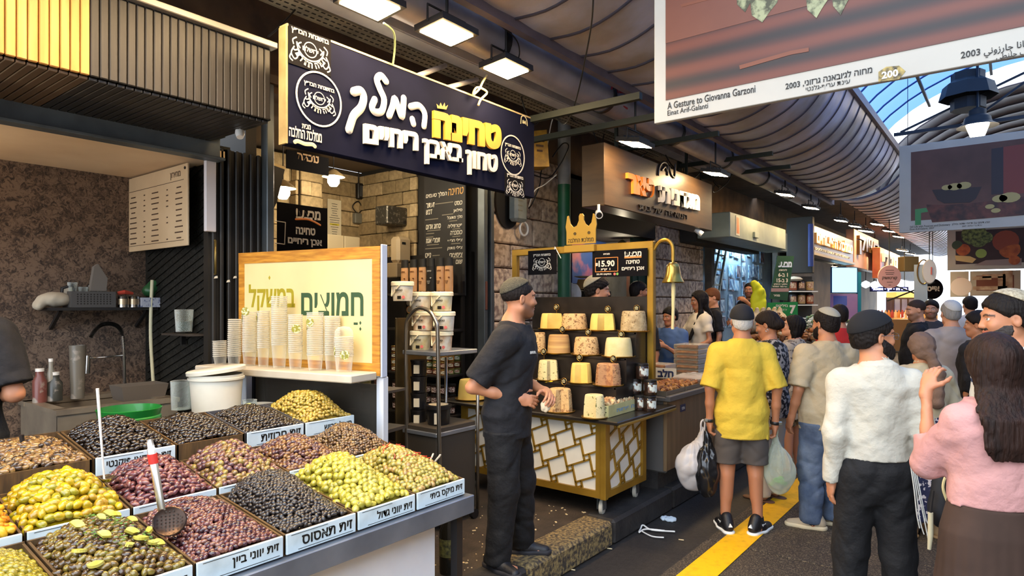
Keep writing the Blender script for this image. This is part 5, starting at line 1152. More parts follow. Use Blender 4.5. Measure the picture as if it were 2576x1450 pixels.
brush(t,'orange_stroke',[[pX(742,552,X),pX(775,553,X),pX(804,567,X)]],.008,M('brush_orange','d9803a',.5),X+.002,.3)
b=MB();q=[pX(*p,X+.009)for p in((692,556),(718,560),(716,615),(692,612))];[b.tube([q[i],q[i+1]],.004,5)for i in range(3)];b.build('white_frame',white_l,t)
t=tag(E('dark_sheet',(0,0,0)),'dark folded sheet in the top corner of the tahini shop opening','sheet');X=-4.4;P=[pX(*p,X)for p in((650,400),(716,424),(706,465),(695,510),(650,600))];MB().prism([(p.y,p.z)for p in P],(X,0,0),UY,UZ,.014).build('sheet',M('dark_sheet_m','1e1b19',.5),t);MB().bar(P[0],P[1],.02).build('lit_edge',M('pale_edge','b49d70'),t)  # pale bar on the sheet: light on its edge put into the colour
t=tag(E('reflected_offer',(0,0,0)),'upside-down dark offer strip under the big sign','sign');X=-4.9;A,B2=pX(720,385,X),pX(826,398,X);MB().box((X,(A.y+B2.y)/2,A.z-.05),(.01,B2.y-A.y,.16)).build('board',sticker,t);text('מבצע','lettering',t,pX(775,398,X+.007),(0,1,0),(0,0,-1),M('dim_print','a07a4c',.5),w=.22,bold=.03,depth=-.001)  # mirror image of the offer sign, built as a flat strip
t=tag(E('price_sheet',(0,0,0)),'long white printed sheet hung on the brick wall with one yellow line','paper');X=BX+.06;A,B2,zb=pX(824,500,X),pX(858,496,X),pX(840,603,X).z;MB().box((X,(A.y+B2.y)/2,(A.z+zb)/2),(.006,B2.y-A.y,A.z-zb)).build('sheet',M('paper_white','d8ccb0',.7),t);b=MB();r=random.Random(4)
for i in range(16):b.box((X+.004,(A.y+B2.y)/2,A.z-.05-i*.026),(.001,(B2.y-A.y)*r.uniform(.3,.8),.005))
b.build('printed_row',ink,t);MB().box((X+.004,(A.y+B2.y)/2,A.z-.28),(.001,(B2.y-A.y)*.7,.018)).build('yellow_mark',M('marker_yellow','d8c832',.6),t)
for px,py,lab in((777,500,'black wall socket box under the nearer cable on the brick wall'),(906,482,'black wall socket box under the farther cable on the brick wall')):
 X=BX+.07;t=tag(E('socket_box',pX(px,py,X)),lab,'socket');MB().bbox((0,0,0),(.06,.1,.19),.012).build('box_body',M('black_plastic','1b1919'),t);MB().tube([(.01,-.03,.09),(.01,-.03,.35)]if px>800 else smoothline([(.01,-.05,.09),(.01,-.09,.3),(.01,-.2,.42),(.01,-.36,.38)]),.007,6).build('cable',M('black_plastic','1b1919'),t,True);MB().bbox((.032,0,0),(.012,.05,.13),.004).build('socket_face',M('dark_grey_print','3c3c3e'),t)
t=tag(E('junction_box',pX(898,550,BX+.05)),'grey junction box with a looping cable low on the brick wall','socket');MB().bbox((0,0,0),(.07,.1,.12),.008).build('box_body',M('grey_plastic','6f6c60',.5),t);MB().bbox((0,.17,.0),(.05,.07,.09),.006).build('switch',M('grey_plastic','6f6c60'),t);MB().tube(smoothline([(.02,-.02,.06),(.02,-.08,.13),(.02,0,.2),(.02,.06,.12),(.02,.02,.07)]),.006,6).build('cable',M('black_plastic','1b1919'),t,True)
t=tag(E('wall_speaker',pX(985,545,-5.35)),'dark boxy wall device under the brick pier','speaker');MB().bbox((0,0,0),(.2,.3,.2),.012).build('case',M('scratched_steel','4a463e',.4,.5,col2='7a7468',scale=30,lo=.55,hi=.6),t);MB().lathe([(0,.0),(.02,.0),(.02,.01),(0,.01)],(.1,.1,-.06),10,axis=(1,0,0)).build('knob',fl_body,t)
t=tag(E('white_cabinet',(-5.7,4.28,1.72)),'narrow white cupboard column by the brick wall','cabinet');[MB().bbox((0,y,.2),(.25,.2,1.0),.006).build('door',M('cupboard_white','b8a98a',.6),t)for y in(-.105,.105)]
t=tag(E('card_terminal',pX(1008,630,-5.2)),'beige appliance with a small display by the white cupboard','appliance');MB().bbox((0,0,0),(.14,.2,.28),.03).build('case',M('beige_plastic','b09c7c',.5),t);MB().box((.072,-.02,.07),(.004,.05,.025)).build('display',ink,t);MB().bbox((0,0,-.22),(.16,.26,.16),.01).build('base',M('beige_dim','8a7658',.6),t)
t=tag(E('chalk_menu',(0,0,0)),'tall black menu board with chalk Hebrew flavours in the tahini shop','sign');Yc=4.78;L0,R0=pY(1068,430,Yc),pY(1172,450,Yc);zt,zb=3.05,pY(1110,745,Yc).z;MB().bbox(((L0.x+R0.x)/2,Yc,(zt+zb)/2),(R0.x-L0.x,.02,zt-zb),.004).build('board',M('chalk_black','211f1d',.6,col2='2b2826',scale=3),t)
chalk,chk2=M('chalk_white','d8d0bc',.8),M('chalk_gold','c09458',.8)
def ck(s,x0,x1,y,h,m=chalk,d=.0015,bold=.012):a,c=pY(x0,y,Yc-.0105),pY(x1,y-(x1-x0)*.03,Yc-.0105);text(s,'lettering',t,(a+c)/2,V(1,0,0),UZ,m,w=(c-a).length,h=h,bold=bold,depth=d,slant=.12)
ck('טחינה',1128,1166,482,.07,chk2);ck('המלך טעמים',1072,1124,492,.06)
for i,(s,x0)in enumerate((('כוסט',1144),('סילאן',1141),('מלך מתובל',1125),('פטרוזיליה',1127),('כוסברה',1133),('צ׳ילי חריף',1126),('צ׳ילי מתוק',1126),('צ׳ימיצ׳ורי',1131),('שום',1147))):ck(s,x0,1163,(511,530,548,568,586,606,625,642,659)[i],.042)
for s,x0,x1,y in(('דבש',1072,1087,534),('זעתר',1072,1093,517),('סחוג אדום',1072,1109,571),('תמרי אגוז',1072,1107,606),('נייט',1070,1084,643)):ck(s,x0,x1,y,.05)
b=MB()
for x0,x1,y in((1095,1140,511),(1070,1102,552),(1075,1108,580),(1072,1092,588),(1072,1090,597),(1074,1104,616),(1070,1112,625),(1088,1106,643),(1122,1164,649),(1112,1140,540),(1130,1150,556),(1138,1158,576),(1138,1158,595),(1135,1158,613)):
 a,c=pY(x0,y,Yc-.011),pY(x1,y,Yc-.011);b.box((a+c)/2,((c-a).length,.0015,.009))
b.build('fine_print',M('chalk_dim','7c7464',.8),t)
shm=M('shelf_black','2e2822',.5,.2)
sh=tag(E('jar_shelves',(0,0,0)),'dark shelving full of jars beside the tahini shop jamb','shelf')
shelf_z=[pX(1118,y,-4.3).z for y in(737,830,946,1050,1162)]
for z in shelf_z:MB().bbox((-4.71,4.6,z-.012),(.84,.3,.024),.003).build('board',shm,sh)
for x,y in((-4.31,4.74),(-5.12,4.74),(-5.12,4.47)):MB().box((x,y,1.05),(.03,.03,1.75)).build('upright',shm,sh)
jb={}
def jar(p,r,h,body,lidm,labm,lab,grp,face=-.9):
 k=(r,h,body.name,labm.name if labm else '',lidm.name)
 if k not in jb:
  t=E('jar',p);MB().lathe([(0,0),(r*.92,0),(r,.008),(r,h*.82),(r*.88,h*.88)],n=12).build('jar_body',body,t,True);MB().lathe([(r*.94,h*.86),(r*.96,h),(r*.9,h+.003),(0,h+.003)],n=12).build('lid',lidm,t,True)
  if labm:
   m=MB();a0=[face-.75+1.5*q/5 for q in range(6)];m._add([V(math.cos(a)*(r+.001),math.sin(a)*(r+.001),z)for a in a0 for z in(h*.2,h*.72)],[(2*q,2*q+2,2*q+3,2*q+1)for q in range(5)]);m.build('label',labm,t)
  jb[k]=t
 else:t=copy_tree(jb[k],p)
 tag(t,lab,'jar',grp);return t
gold_lid=M('lid_gold','a08448',.3,.8);blk_lid=M('lid_black','161514',.4);jl=[M('jar_label_%d'%i,c,.6,col2=d,scale=90,lo=.5,hi=.55)for i,(c,d)in enumerate((('c9bfa2','6a5030'),('b8b09c','40583a'),('bfa98a','7c3a28'),('b9a79a','5a2f22')))]
jc=[M('jar_%d'%i,c,.15,coat=.3)for i,c in enumerate(('5a2c1a','4c5428','8a5a24','241812','6a4a3a'))]
r=random.Random(2)
for row in range(4):
 for i in range(10):jar(V(-5.05+(i if i<8 else 7)*.1,4.515+(.09*(i-7)if i>7 else 0),shelf_z[2]+row*.066),.042,.058,jc[r.randrange(3)],gold_lid,jl[r.randrange(3)],'small gold-lidded jar stacked on the middle dark shelf','small gold-lidded jars in stacks')
for row in range(3):
 for i in range(8):jar(V(-5.03+(i if i<7 else 6)*.112,4.52+(.11 if i>6 else 0),shelf_z[3]+row*.102),.05,.095,jc[3],blk_lid,jl[3],'black jar with a cup picture label on the lower dark shelf','black jars with cup labels')
for i in range(5):jar(V(-4.82+i*.112,4.53,shelf_z[4]),.05,.095,jc[3],blk_lid,jl[3],'black jar with a cup picture on the lowest dark shelf','black jars on the lowest shelf')
jlay=clear('jar_plastic','d8c8a8',.2)
for row in range(5):
 for i in range(6):
  t=tag(E('round_jar',V(-4.8+i*.083,4.53,shelf_z[1]+.042+row*.074)),'round jar lying on its side in the honeycomb stack','jar','jars stacked lying on their sides');MB().lathe([(0,0),(.036,0),(.036,.1),(0,.1)],(0,-.05,0),14,axis=(0,1,0)).build('jar_body',jc[(i+row)%5],t,True);MB().lathe([(.037,-.004),(.038,.012),(.03,.0),(0,-.002)],(0,-.05,0),14,axis=(0,1,0)).build('lid_rim',M('tin_lid','9a9284'),t,True)
for i,x in enumerate((-4.95,-4.82,-4.69,-4.57,-4.44,-4.325)):
 blkp=i==3;t=tag(E('snack_pouch',V(x,4.56,shelf_z[0])),'black printed pouch standing between the tan pouches' if blkp else 'tan coffee-like pouch with a black top, on the upper dark shelf','pouch',None if blkp else 'tan pouches on the upper shelf')
 m=MB();m.lathe([(0,0),(.05,0),(.052,.16),(.048,.28),(.046,.33),(.044,.34),(0,.34)],n=14,sy=.5);m.build('pouch_body',M('pouch_tan','dca876',.4,col2='c8905c',scale=6)if not blkp else M('pouch_black','1a1715',.35),t,True)
 MB().lathe([(.0535,.265),(.049,.28),(.047,.335),(.045,.345),(0,.345)],n=14,sy=.52).build('pouch_top',M('pouch_black','1a1715'),t,True)
 m=MB();text_into(m,'טחינה',V(0,-.029,.22),(1,0,0),UZ,w=.06,bold=.03,depth=.001);m.prism([(-.012,0),(0,.008),(.014,.004),(.004,-.008)],V(.02,-.029,.15),(1,0,0),UZ,.002);[m.box((-.008,-.029,.12-q*.012),(.045-.01*q,.002,.004))for q in range(3)];m.build('print',M('print_brown2','6a3412',.6)if not blkp else print_w,t)
rk=tag(E('steel_trolley',(0,0,0)),'tall steel trolley with a rounded tube handle holding tubs of tahini','trolley');tube_m=M('tube_steel','8d867c',.3,.9);YA=3.1
P=[pY(1025,1180,YA),pY(1022,980,YA),pY(1022,830,YA),pY(1030,798,YA),pY(1048,778,YA),pY(1063,776,YA),pY(1082,785,YA),pY(1096,808,YA),pY(1101,840,YA),pY(1103,1000,YA),pY(1106,1185,YA)]
MB().tube(P[:2]+smoothline(P[1:10],5)[1:]+[P[10]],.014,10).build('tube_handle',tube_m,rk,True)
xa,xb=P[1].x,P[9].x
for z,nm in((pY(1060,882,YA).z,'upper_shelf'),(pY(1060,1083,YA).z,'lower_shelf')):MB().bbox(((xa+xb)/2-.02,YA+.2,z-.02),(xb-xa+.02,.42,.03),.004).build(nm,tin,rk)
MB().bbox(((xa+xb)/2-.02,YA+.2,.55),(xb-xa,.4,.62),.004).build('base_box',M('box_dull_brown','4a4238',.6,.3),rk);MB().bbox((xa-.12,YA+.16,1.05),(.02,.3,1.1),.003).build('side_sheet',M('bronze_sheet','6b5a3a',.35,.6,col2='4a3f2c',scale=4),rk)  # base box in one even dark brown
for x in(xa,xb):MB().tube([(x,YA+.4,PZ+.05),(x,YA+.4,1.3)],.012,8).build('rear_post',tube_m,rk,True);MB().lathe([(0,0),(.035,0),(.035,.03),(0,.03)],(x-.015,YA+.05,PZ+.035),12,axis=(1,0,0)).build('wheel',M('black_plastic','1b1919'),rk,True);MB().lathe([(0,0),(.035,0),(.035,.03),(0,.03)],(x-.015,YA+.36,PZ+.035),12,axis=(1,0,0)).build('wheel',M('black_plastic','1b1919'),rk,True)
tubm=M('tub_cream','e2d6b4',.4);tub_c=[M('tub_print_%d'%i,c,.45,col2=d,scale=14)for i,(c,d)in enumerate((('c4c0a8','a89a70'),('b08a64','d0c8b4'),('d0ccc0','b4a68c')))]
def tub(p,lab,i=0,r=.075,h=.115):
 t=tag(E('tahini_tub',p),lab,'tub');MB().lathe([(0,0),(r*.86,0),(r*.97,h),(0,h)],n=20).build('tub_body',tub_c[i%3],t,True);MB().lathe([(r*.98,h-.012),(r*1.06,h-.01),(r*1.06,h+.012),(r*.98,h+.018),(0,h+.016)],n=20).build('lid',tubm,t,True)
 MB().tube([(-r*.9,-r*.45,h-.01),(-r*.3,-r*1.05,h*.3),(r*.55,-r*.92,h-.012)],.0055,6).build('handle',tubm,t,True)
 b=MB();[b.box((r*.35+k*.006,-r*.94,h*.2),(.002+.002*(k%2),.004,.022))for k in range(6)];text_into(b,'טחינה',(r*.5,-r*.92,h*.62),(.86,.5,0),(0,.05,1),w=.05,bold=.04,depth=.002);b.build('print',ink,t);MB().lathe([(0,.002),(.011,.002),(.011,0)],(r*.78,-r*.64,h*.22),12,axis=(.75,-.65,0)).build('red_seal',M('seal_red','c0605a',.5),t)
zu=pY(1060,882,YA).z-.004;xm=(xa+xb)/2
for k,lab in enumerate(('bottom','middle','top')):
 for j,(x,dy,side)in enumerate(((xm-.115,.1,'left'),(xm+.055,.14,'right'))):tub(V(x+(.02 if k==1 else 0),YA+dy,zu+k*.137),'cream tahini tub, %s of its stack, %s stack on the steel trolley'%(lab,'nearer' if j==0 else 'farther'),k+j)
tub(pX(985,735,-3.3)+V(0,.1,-.06),'white handled tub half hidden by the white board edge',2)
for i in range(4):
 t=tag(E('black_tub',V(xa+.0,YA+.12,pY(1060,1083,YA).z+.0+i*.118)),'black tub with white label, number in a narrow stack on the trolley' if False else('lowest','second','third','uppermost')[i]+' black tub of the narrow stack on the trolley','tub');MB().lathe([(0,0),(.05,0),(.056,.1),(.06,.1),(.06,.113),(0,.113)],n=16).build('tub_body',M('black_plastic','1b1919'),t,True);MB().box((.03,-.05,.05),(.04,.012,.06),.5).build('label',M('paper_white','d8ccb0'),t)
t=tag(E('black_bucket',V(xm+.02,YA+.14,pY(1060,1083,YA).z-.004)),'black bucket with white label on the lower trolley shelf','bucket');MB().lathe([(0,0),(.072,0),(.085,.14),(.094,.14),(.094,.165),(.088,.168),(0,.166)],n=22).build('bucket_body',M('black_plastic','1b1919'),t,True);MB().lathe([(0,.168),(.05,.17),(.07,.168)],n=16).build('lid_scrap',M('crumb','cdb78c'),t);MB().box((.055,-.066,.08),(.045,.012,.075),.7).build('label',M('paper_white','d8ccb0'),t)
# ==== halva cart
gold=M('cart_gold','a8822e',.38,.55,col2='8f6c22',scale=4);whitep=M('cart_white','d6d2c6',.4,col2='c6c1b4',scale=3);blackt=M('cart_black','1c1815',.3,col2='2a2420',scale=7,coat=.2)
ca=E('halva_cart',(0,0,0));tag(ca,'golden halva cart on castors with white lattice panels and a tall frame','cart')
X0,X1,Y0,Yb,Z0,Z1=-3.66,-2.3,4.02,4.66,.31,.86
def lattice(o,ux,L,z0,z1,seed):
 """white panel, gold frame and crossing gold slats with small squares where they meet"""
 ux=Vector(ux).normalized();n=ux.cross(UZ);o=Vector(o);ang=math.atan2(ux.y,ux.x);H=z1-z0
 MB().box(o+ux*L/2+V(0,0,(z0+z1)/2)-n*.012,(L,.012,H),ang).build('white_panel',whitep,ca)
 b=MB();b.box(o+ux*.03+V(0,0,(z0+z1)/2),(.06,.03,H),ang);b.box(o+ux*(L-.03)+V(0,0,(z0+z1)/2),(.06,.03,H),ang);b.box(o+ux*L/2+V(0,0,z0+.025),(L-.12,.03,.05),ang);b.box(o+ux*L/2+V(0,0,z1-.015),(L-.12,.03,.03),ang);b.build('panel_frame',gold,ca)
 b=MB();S,s=.15,.045;a=math.radians(27);e1=V(S,s*1.0,0);e2=V(-s,S,0);c_,s_=math.cos(a),math.sin(a)
 lo,hi=(.055,z0+.045),(L-.055,z1-.025);k=0
 def T(x,y):X=x*c_-y*s_;Y=x*s_+y*c_;X+=.28*Y;return X+.1,Y*.92+z0
 def seg(p,q):
  nonlocal k
  (x1,y1),(x2,y2)=T(*p),T(*q);t0,t1=0.0,1.0;dx,dy=x2-x1,y2-y1
  for pp,qq in((-dx,x1-lo[0]),(dx,hi[0]-x1),(-dy,y1-lo[1]),(dy,hi[1]-y1)):
   if abs(pp)<1e-9:
    if qq<0:return
   else:
    t=qq/pp
    if pp<0:t0=max(t0,t)
    else:t1=min(t1,t)
  if t1-t0<.05:return
  A=o+ux*(x1+dx*t0)+V(0,0,y1+dy*t0)+n*.001;B=o+ux*(x1+dx*t1)+V(0,0,y1+dy*t1)+n*.001
  MB().bar(A,B,.0135,.012,up=n).build('lattice_slat',gold,ca)
 for i in range(-9,16):
  for j in range(-9,12):
   p=e1*i+e2*j;seg((p.x,p.y),(p.x+S+s*0,p.y));seg((p.x,p.y),(p.x,p.y+S));q=(p.x+S,p.y);seg((q[0],q[1]),(q[0],q[1]+s));seg((q[0],q[1]),(q[0]+s,q[1]))
lattice((X0,Y0,0),(1,0,0),X1-X0,Z0,Z1,1);lattice((X1,Y0,0),(0,1,0),Yb-Y0,Z0,Z1,2)
b=MB();b.box(((X0+X1)/2,Yb,.58),(X1-X0,.02,.55));b.box((X0,(Y0+Yb)/2,.58),(.02,Yb-Y0,.55));b.box(((X0+X1)/2,(Y0+Yb)/2,Z0),(X1-X0-.02,Yb-Y0-.04,.02));b.build('carcass',M('cart_inner','3a3020',.6),ca)
MB().bbox((X1+.002,Y0+.0,.585),(.045,.045,.56),.004).build('corner_post',gold,ca)
MB().bbox(((-3.86-2.14)/2,(3.93+4.9)/2,.873),(1.72,.97,.026),.006).build('counter_top',blackt,ca);MB().bbox((-2.145,4.42,.855),(.02,.95,.02),.003).build('counter_edge',M('brass_edge','9a7a36',.4,.6),ca)
cw=M('castor_white','b9b4a6',.5);
for x,y in((X1-.06,Y0+.06),(X0+.06,Y0+.06),(X1-.06,Yb-.06),(X0+.06,Yb-.06)):
 c=MB();c.lathe([(0,-.016),(.045,-.016),(.055,-.012),(.055,.012),(.045,.016),(0,.016)],(x,y+.02,PZ+.055),20,axis=(1,.25,0));w=c.build('castor',cw,ca,True);c=MB();c.box((x-.022,y+.01,PZ+.085),(.005,.05,.09));c.box((x+.024,y+.01,PZ+.085),(.005,.05,.09));c.box((x,y,PZ+.128),(.07,.07,.012));c.build('fork',M('jamb_steel','5b6062'),w)
YF=4.72
MB().bbox((X1+.03,YF,1.52),(.055,.05,1.29),.005).build('frame_post',gold,ca);MB().bbox((X0+.03,YF,1.52),(.055,.05,1.29),.005).build('frame_post',gold,ca);MB().bbox(((X0+X1)/2+.03,YF,2.17),(X1-X0+.055,.052,.06),.005).build('frame_rail',gold,ca)
cc=pY(1462,614,YF-.03);cw_,ch=.29,.25;k=[(-.5,0),(.5,0),(.5,.45),(.53,.62),(.5,.85),(.46,.98),(.41,1.0),(.40,.9),(.36,.7),(.26,.58),(.16,.66),(.1,.8),(.1,.95),(.05,1.03),(-.03,1.03),(-.07,.95),(-.07,.8),(-.14,.63),(-.26,.58),(-.36,.7),(-.41,.9),(-.43,1.0),(-.48,.98),(-.5,.8),(-.53,.62),(-.5,.45)]
cr_o=MB().prism([(x*cw_,y*ch)for x,y in k],(cc.x,YF-.03,cc.z),(1,0,0),UZ,.012).build('crown_crest',M('crest_gold','b08a38',.35,.5),ca)
b=MB()
for x,y in((-.2,.36),(.28,.36)):b.lathe([(0,0),(.013,0),(.013,.003)],(cc.x+x*cw_,YF-.0365,cc.z+y*ch),14,axis=(0,-1,0))
b.build('crest_hole',M('hole_dark','4a3a1a',.8),cr_o);text('ממלכת החלבה','crest_lettering',cr_o,(cc.x,YF-.037,cc.z+.035),(1,0,0),UZ,M('hole_dark','4a3a1a'),w=.25,h=.04,bold=.01,depth=.002);MB().bbox((cc.x,YF-.03,2.17),(.3,.08,.062),.004).build('crest_base',M('crest_gold','b08a38'),ca)
t=tag(E('kosher_sign',(0,0,0)),'small black sign with a white emblem hung at the cart frame, left of the crown','sign');A,B2=pY(1328,632,YF-.05),pY(1399,690,YF-.05);MB().box(((A.x+B2.x)/2,YF-.045,(A.z+B2.z)/2),(B2.x-A.x,.006,A.z-B2.z)).build('board',sticker,t);kosher(t,((A.x+B2.x)/2,YF-.049,(A.z+B2.z)/2),(1,0,0),UZ,.19);MB().tube([(A.x+.02,YF-.045,A.z),(A.x+.02,YF-.04,2.15)],.002,5).build('string',ink,t);MB().tube([(B2.x-.02,YF-.045,A.z),(B2.x-.02,YF-.04,2.2),(B2.x+.05,YF-.05,A.z-.08)],.004,5).build('zip_tie',tw,t)
t=tag(E('price_sign',(0,0,0)),'black tahini offer sign with a boxed price hung at the cart frame','sign');A,B2=pY(1490,632,YF-.05),pY(1628,694,YF-.05);xc,zc,w_,h_=(A.x+B2.x)/2,(A.z+B2.z)/2,B2.x-A.x,A.z-B2.z;MB().box((xc,YF-.045,zc),(w_,.006,h_)).build('board',sticker,t);q=lambda s,u,v,w,h,m=white_l:text(s,'lettering',t,(xc+u*w_,YF-.0485,zc+v*h_),(1,0,0),UZ,m,w=w*w_,h=h*h_,bold=.03,depth=.0015)
q('מבצע!',.25,.32,.3,.2);q('טחינה',.25,.02,.24,.14);q('אבן ריחיים',.25,-.24,.4,.16);q('15.90',-.23,.0,.3,.24);q('₪',-.42,-.02,.05,.12);q('1 ק״ג',-.25,-.22,.18,.1);q('במקום 22.90',-.28,-.4,.28,.08);q('מבית',-.23,.36,.12,.06)
b=MB();fr=[(xc-.44*w_,zc+.22*h_),(xc-.02*w_,zc+.22*h_),(xc-.02*w_,zc-.3*h_),(xc-.44*w_,zc-.3*h_)];[b.bar((fr[i][0],YF-.049,fr[i][1]),(fr[(i+1)%4][0],YF-.049,fr[(i+1)%4][1]),.005)for i in range(4)];b.build('orange_frame',M('brush_orange','d9803a'),t);MB().box((xc+.25*w_,YF-.049,zc+.19*h_),(.3*w_,.002,.012)).build('orange_stroke',M('brush_orange','d9803a'),t)
[MB().lathe([(0,.002),(.011,.002),(.011,0)],(xc+u*w_,YF-.048,zc-.4*h_),12,axis=(0,-1,0)).build('round_seal',m,t)for u,m in((-.08,M('seal_red','c0605a')),(-.03,M('seal_green','6a9a4a',.5)))]
t=tag(E('brass_bell',(0,0,0)),'brass bell with a pale cord hanging from the cart frame','bell');brass=M('bell_brass','9a7f3c',.28,.9,col2='b89a52',scale=5);bp=pY(1693,712,YF);MB().lathe([(.083,0),(.085,.006),(.08,.016),(.066,.04),(.055,.08),(.05,.12),(.044,.142),(.03,.155),(.012,.16),(.012,.18),(0,.18)],bp,28).build('bell_body',brass,t,True);MB().tube(smoothline([(X1+.05,YF,2.13),(X1+.1,YF,2.19),V(bp.x-.05,YF,2.20),V(bp.x-.005,YF,2.15),V(bp.x,YF,bp.z+.175)]),.014,8).build('bracket',gold,t,True);MB().tube([bp+V(0,0,.02),bp+V(.004,0,-.03),bp+V(.002,0,-.2),bp+V(-.003,0,-.36)],[.01,.017,.013,.012],8).build('cord',M('cord_cream','cfc08c',.8),t,True)
tr_y=[4.66,4.50,4.33,4.16];tiers=[]
zT=[1.555,1.375,1.175,.886]
for i,(y0,z)in enumerate(((4.52,1.48),(4.36,1.29),(4.20,1.085))):
 MB().bbox((-2.86,(y0+4.72)/2,z-.01),(1.12,4.72-y0,.02),.004).build('tier_shelf',blackt,ca);MB().bbox((-2.86,y0+.012,z-.115),(1.10,.016,.2),.003).build('tier_riser',blackt,ca)
MB().prism([(4.72,.887),(4.72,1.48),(4.52,1.48),(4.52,1.29),(4.36,1.29),(4.36,1.085),(4.2,1.085),(4.2,.887)],(-2.31,0,0),(0,1,0),(0,0,1),.018).build('tier_side',blackt,ca);MB().bbox((-2.86,4.71,1.62),(1.14,.02,.28),.004).build('tier_back',blackt,ca)
hal={'plain':M('halva_plain','e6cb84',.75,col2='d8ba70',scale=9,bump=.25,bscale=60),'nut':M('halva_nut','cba874',.8,col2='94704a',scale=34,bump=.5,bscale=50,lo=.55,hi=.63),'grey':M('halva_grey','bba57c',.8,col2='9c8660',scale=24,bump=.5,bscale=60),'pale':M('halva_pale','d6c794',.7,col2='c8b780',scale=9,bump=.25,bscale=60),'pink':M('halva_pink','b98a5e',.8,col2='98694a',scale=28,bump=.5,lo=.5,hi=.6),'stripe':M('halva_stripe','d0ab6c',.75,col2='9c7044',scale=5,stretch=(.2,.2,5),bump=.3),'dots':M('halva_dots','d9c894',.75,col2='6a6a3a',scale=46,lo=.62,hi=.66,bump=.3),'yellow':M('halva_yellow','e8ca70',.7,col2='dcb85c',scale=8,bump=.2)}
nutm=M('nut_bits','6e4e2c',.7);goldp=M('gold_plate','a07c34',.3,.8);tagm=M('tag_black','1a1715',.3)
def cake(px,py0,py1,wpx,Y,kind,lab,cut=None,tagp=None,plate=False):
 """halva cake: bottom centre pixel, top row, bottom width; cut: angle range of the slice taken"""
 p=pY(px,py0,Y);p.z={4.61:1.481,4.44:1.291,4.28:1.086}.get(Y,.888);k=FPX/((p-V(0,0,EYE)).dot(Fd));h=(py0-py1)/k*1.0;r=wpx/2/k;t=tag(E('halva_cake',p),lab,'halva');b=MB();n=28;rt=r*.80
 r3=random.Random(px);angs=[2*PI*i/n for i in range(n)]
 if cut is None:ring_=[(a,1)for a in angs]
 else:
  c0,c1=cut;ring_=[(c1+(2*PI-(c1-c0))*i/22,1)for i in range(23)]
 prof_=[(1.0,0),(1.0,.03),(.985,.3),(.93,.7),(.87,.93),(.82,.99),(.76,1.0)]
 rows=[]
 for fr,z in prof_:
  row=[len(b.v)+i for i in range(len(ring_))];b.v+=[(math.cos(a)*r*fr*(1+r3.uniform(-.008,.008)),math.sin(a)*r*fr*(1+r3.uniform(-.008,.008)),h*z)for a,_ in ring_]
  if cut is not None:row.append(len(b.v));b.v.append((.42*r*math.cos((cut[0]+cut[1])/2),.42*r*math.sin((cut[0]+cut[1])/2),h*z))
  rows.append(row)
 N=len(rows[0])
 for A,B in zip(rows,rows[1:]):
  for i in range(N):b.f.append((A[i],A[(i+1)%N],B[(i+1)%N],B[i]))
 b.f+=[tuple(rows[-1]),tuple(rows[0][::-1])];b.m=[0]*len(b.f);b.build('cake_body',hal[kind],t,True)
 if kind in('nut','dots','pink','grey'):
  m=MB();r3=random.Random(px+1)
  for i in range(70 if kind!='grey' else 40):
   a=r3.uniform(-2.6,.8);zz=r3.uniform(.05,.95);fr=np.interp(zz,[0,.3,.7,.93],[1,.985,.93,.87])*r;s=r3.uniform(.003,.006)*(1 if kind!='dots' else .7)
   if cut and cut[0]<a%(2*PI)<cut[1]or cut and cut[0]<a<cut[1]:continue
   m.bbox((math.cos(a)*fr,math.sin(a)*fr,zz*h),(s*1.6,s*1.6,s),s*.4,a)
  o=m.build('nut_bits',nutm if kind!='dots' else M('pistachio','5c5e2e',.7),t);o['kind']='stuff'
 MB().lathe([(0,-.001),(r*1.18,.0),(r*1.24,.008),(r*1.2,.010),(r*1.1,.003),(0,.002)],n=28).build('gold_board',goldp,t,True)
 if tagp:
  q=pY(tagp[0],tagp[1],Y+r*.35)-p;g=E('flavour_tag',p+q);tag(g,'round flavour marker stuck in the '+' '.join(lab.replace(',','').split()[:10]),'marker');m=MB();m.lathe([(0,.003),(.024,.003),(.026,0),(.024,-.003),(0,-.003)],(0,0,0),20,axis=(-.2,-1,0),sx=1.0,sy=1.0);m.build('disc',tagm,g,True);MB().tube([(.025*math.cos(a),-.001,.025*math.sin(a))for a in[2*PI*i/20 for i in range(21)]],.0022,5).build('gold_rim',goldp,g,True);MB().tube([(0,.002,-.024),(0,.004,min(-q.z+h*.9,-.03))],.002,5).build('pin',goldp,g);m=MB();m.box((0,-.006,.004),(.03,.002,.006));m.box((0,-.006,-.007),(.024,.002,.005));m.box((0,-.006,.014),(.016,.002,.004));m.build('print',M('ribbon_cream','cdbf92'),g)
YT=[4.61,4.44,4.28,4.06]
cake(1388,823,783,58,YT[0],'yellow','yellow halva cake with a cut face, first on the top tier',(4.9,6.6),(1400,773));cake(1445,829,788,66,YT[0],'nut','nut-studded halva cake, second on the top tier');cake(1516,833,790,64,YT[0],'yellow','yellow halva cake with a cut face, third on the top tier',(4.8,6.3),(1529,778));cake(1594,838,786,66,YT[0],'grey','pale rough halva cake with an amber foot, fourth on the top tier',None,(1602,776))
cake(1406,885,838,58,YT[1],'stripe','striped halva cake, first on the second tier',None,(1415,829));cake(1475,893,848,64,YT[1],'nut','nut-speckled halva cake in the middle of the second tier',None,(1480,836));cake(1556,903,855,70,YT[1],'pale','smooth pale halva cake, last on the second tier',None,(1563,842));cake(1358,880,830,30,YT[1],'nut','narrow halva cake half hidden behind the man on the second tier')
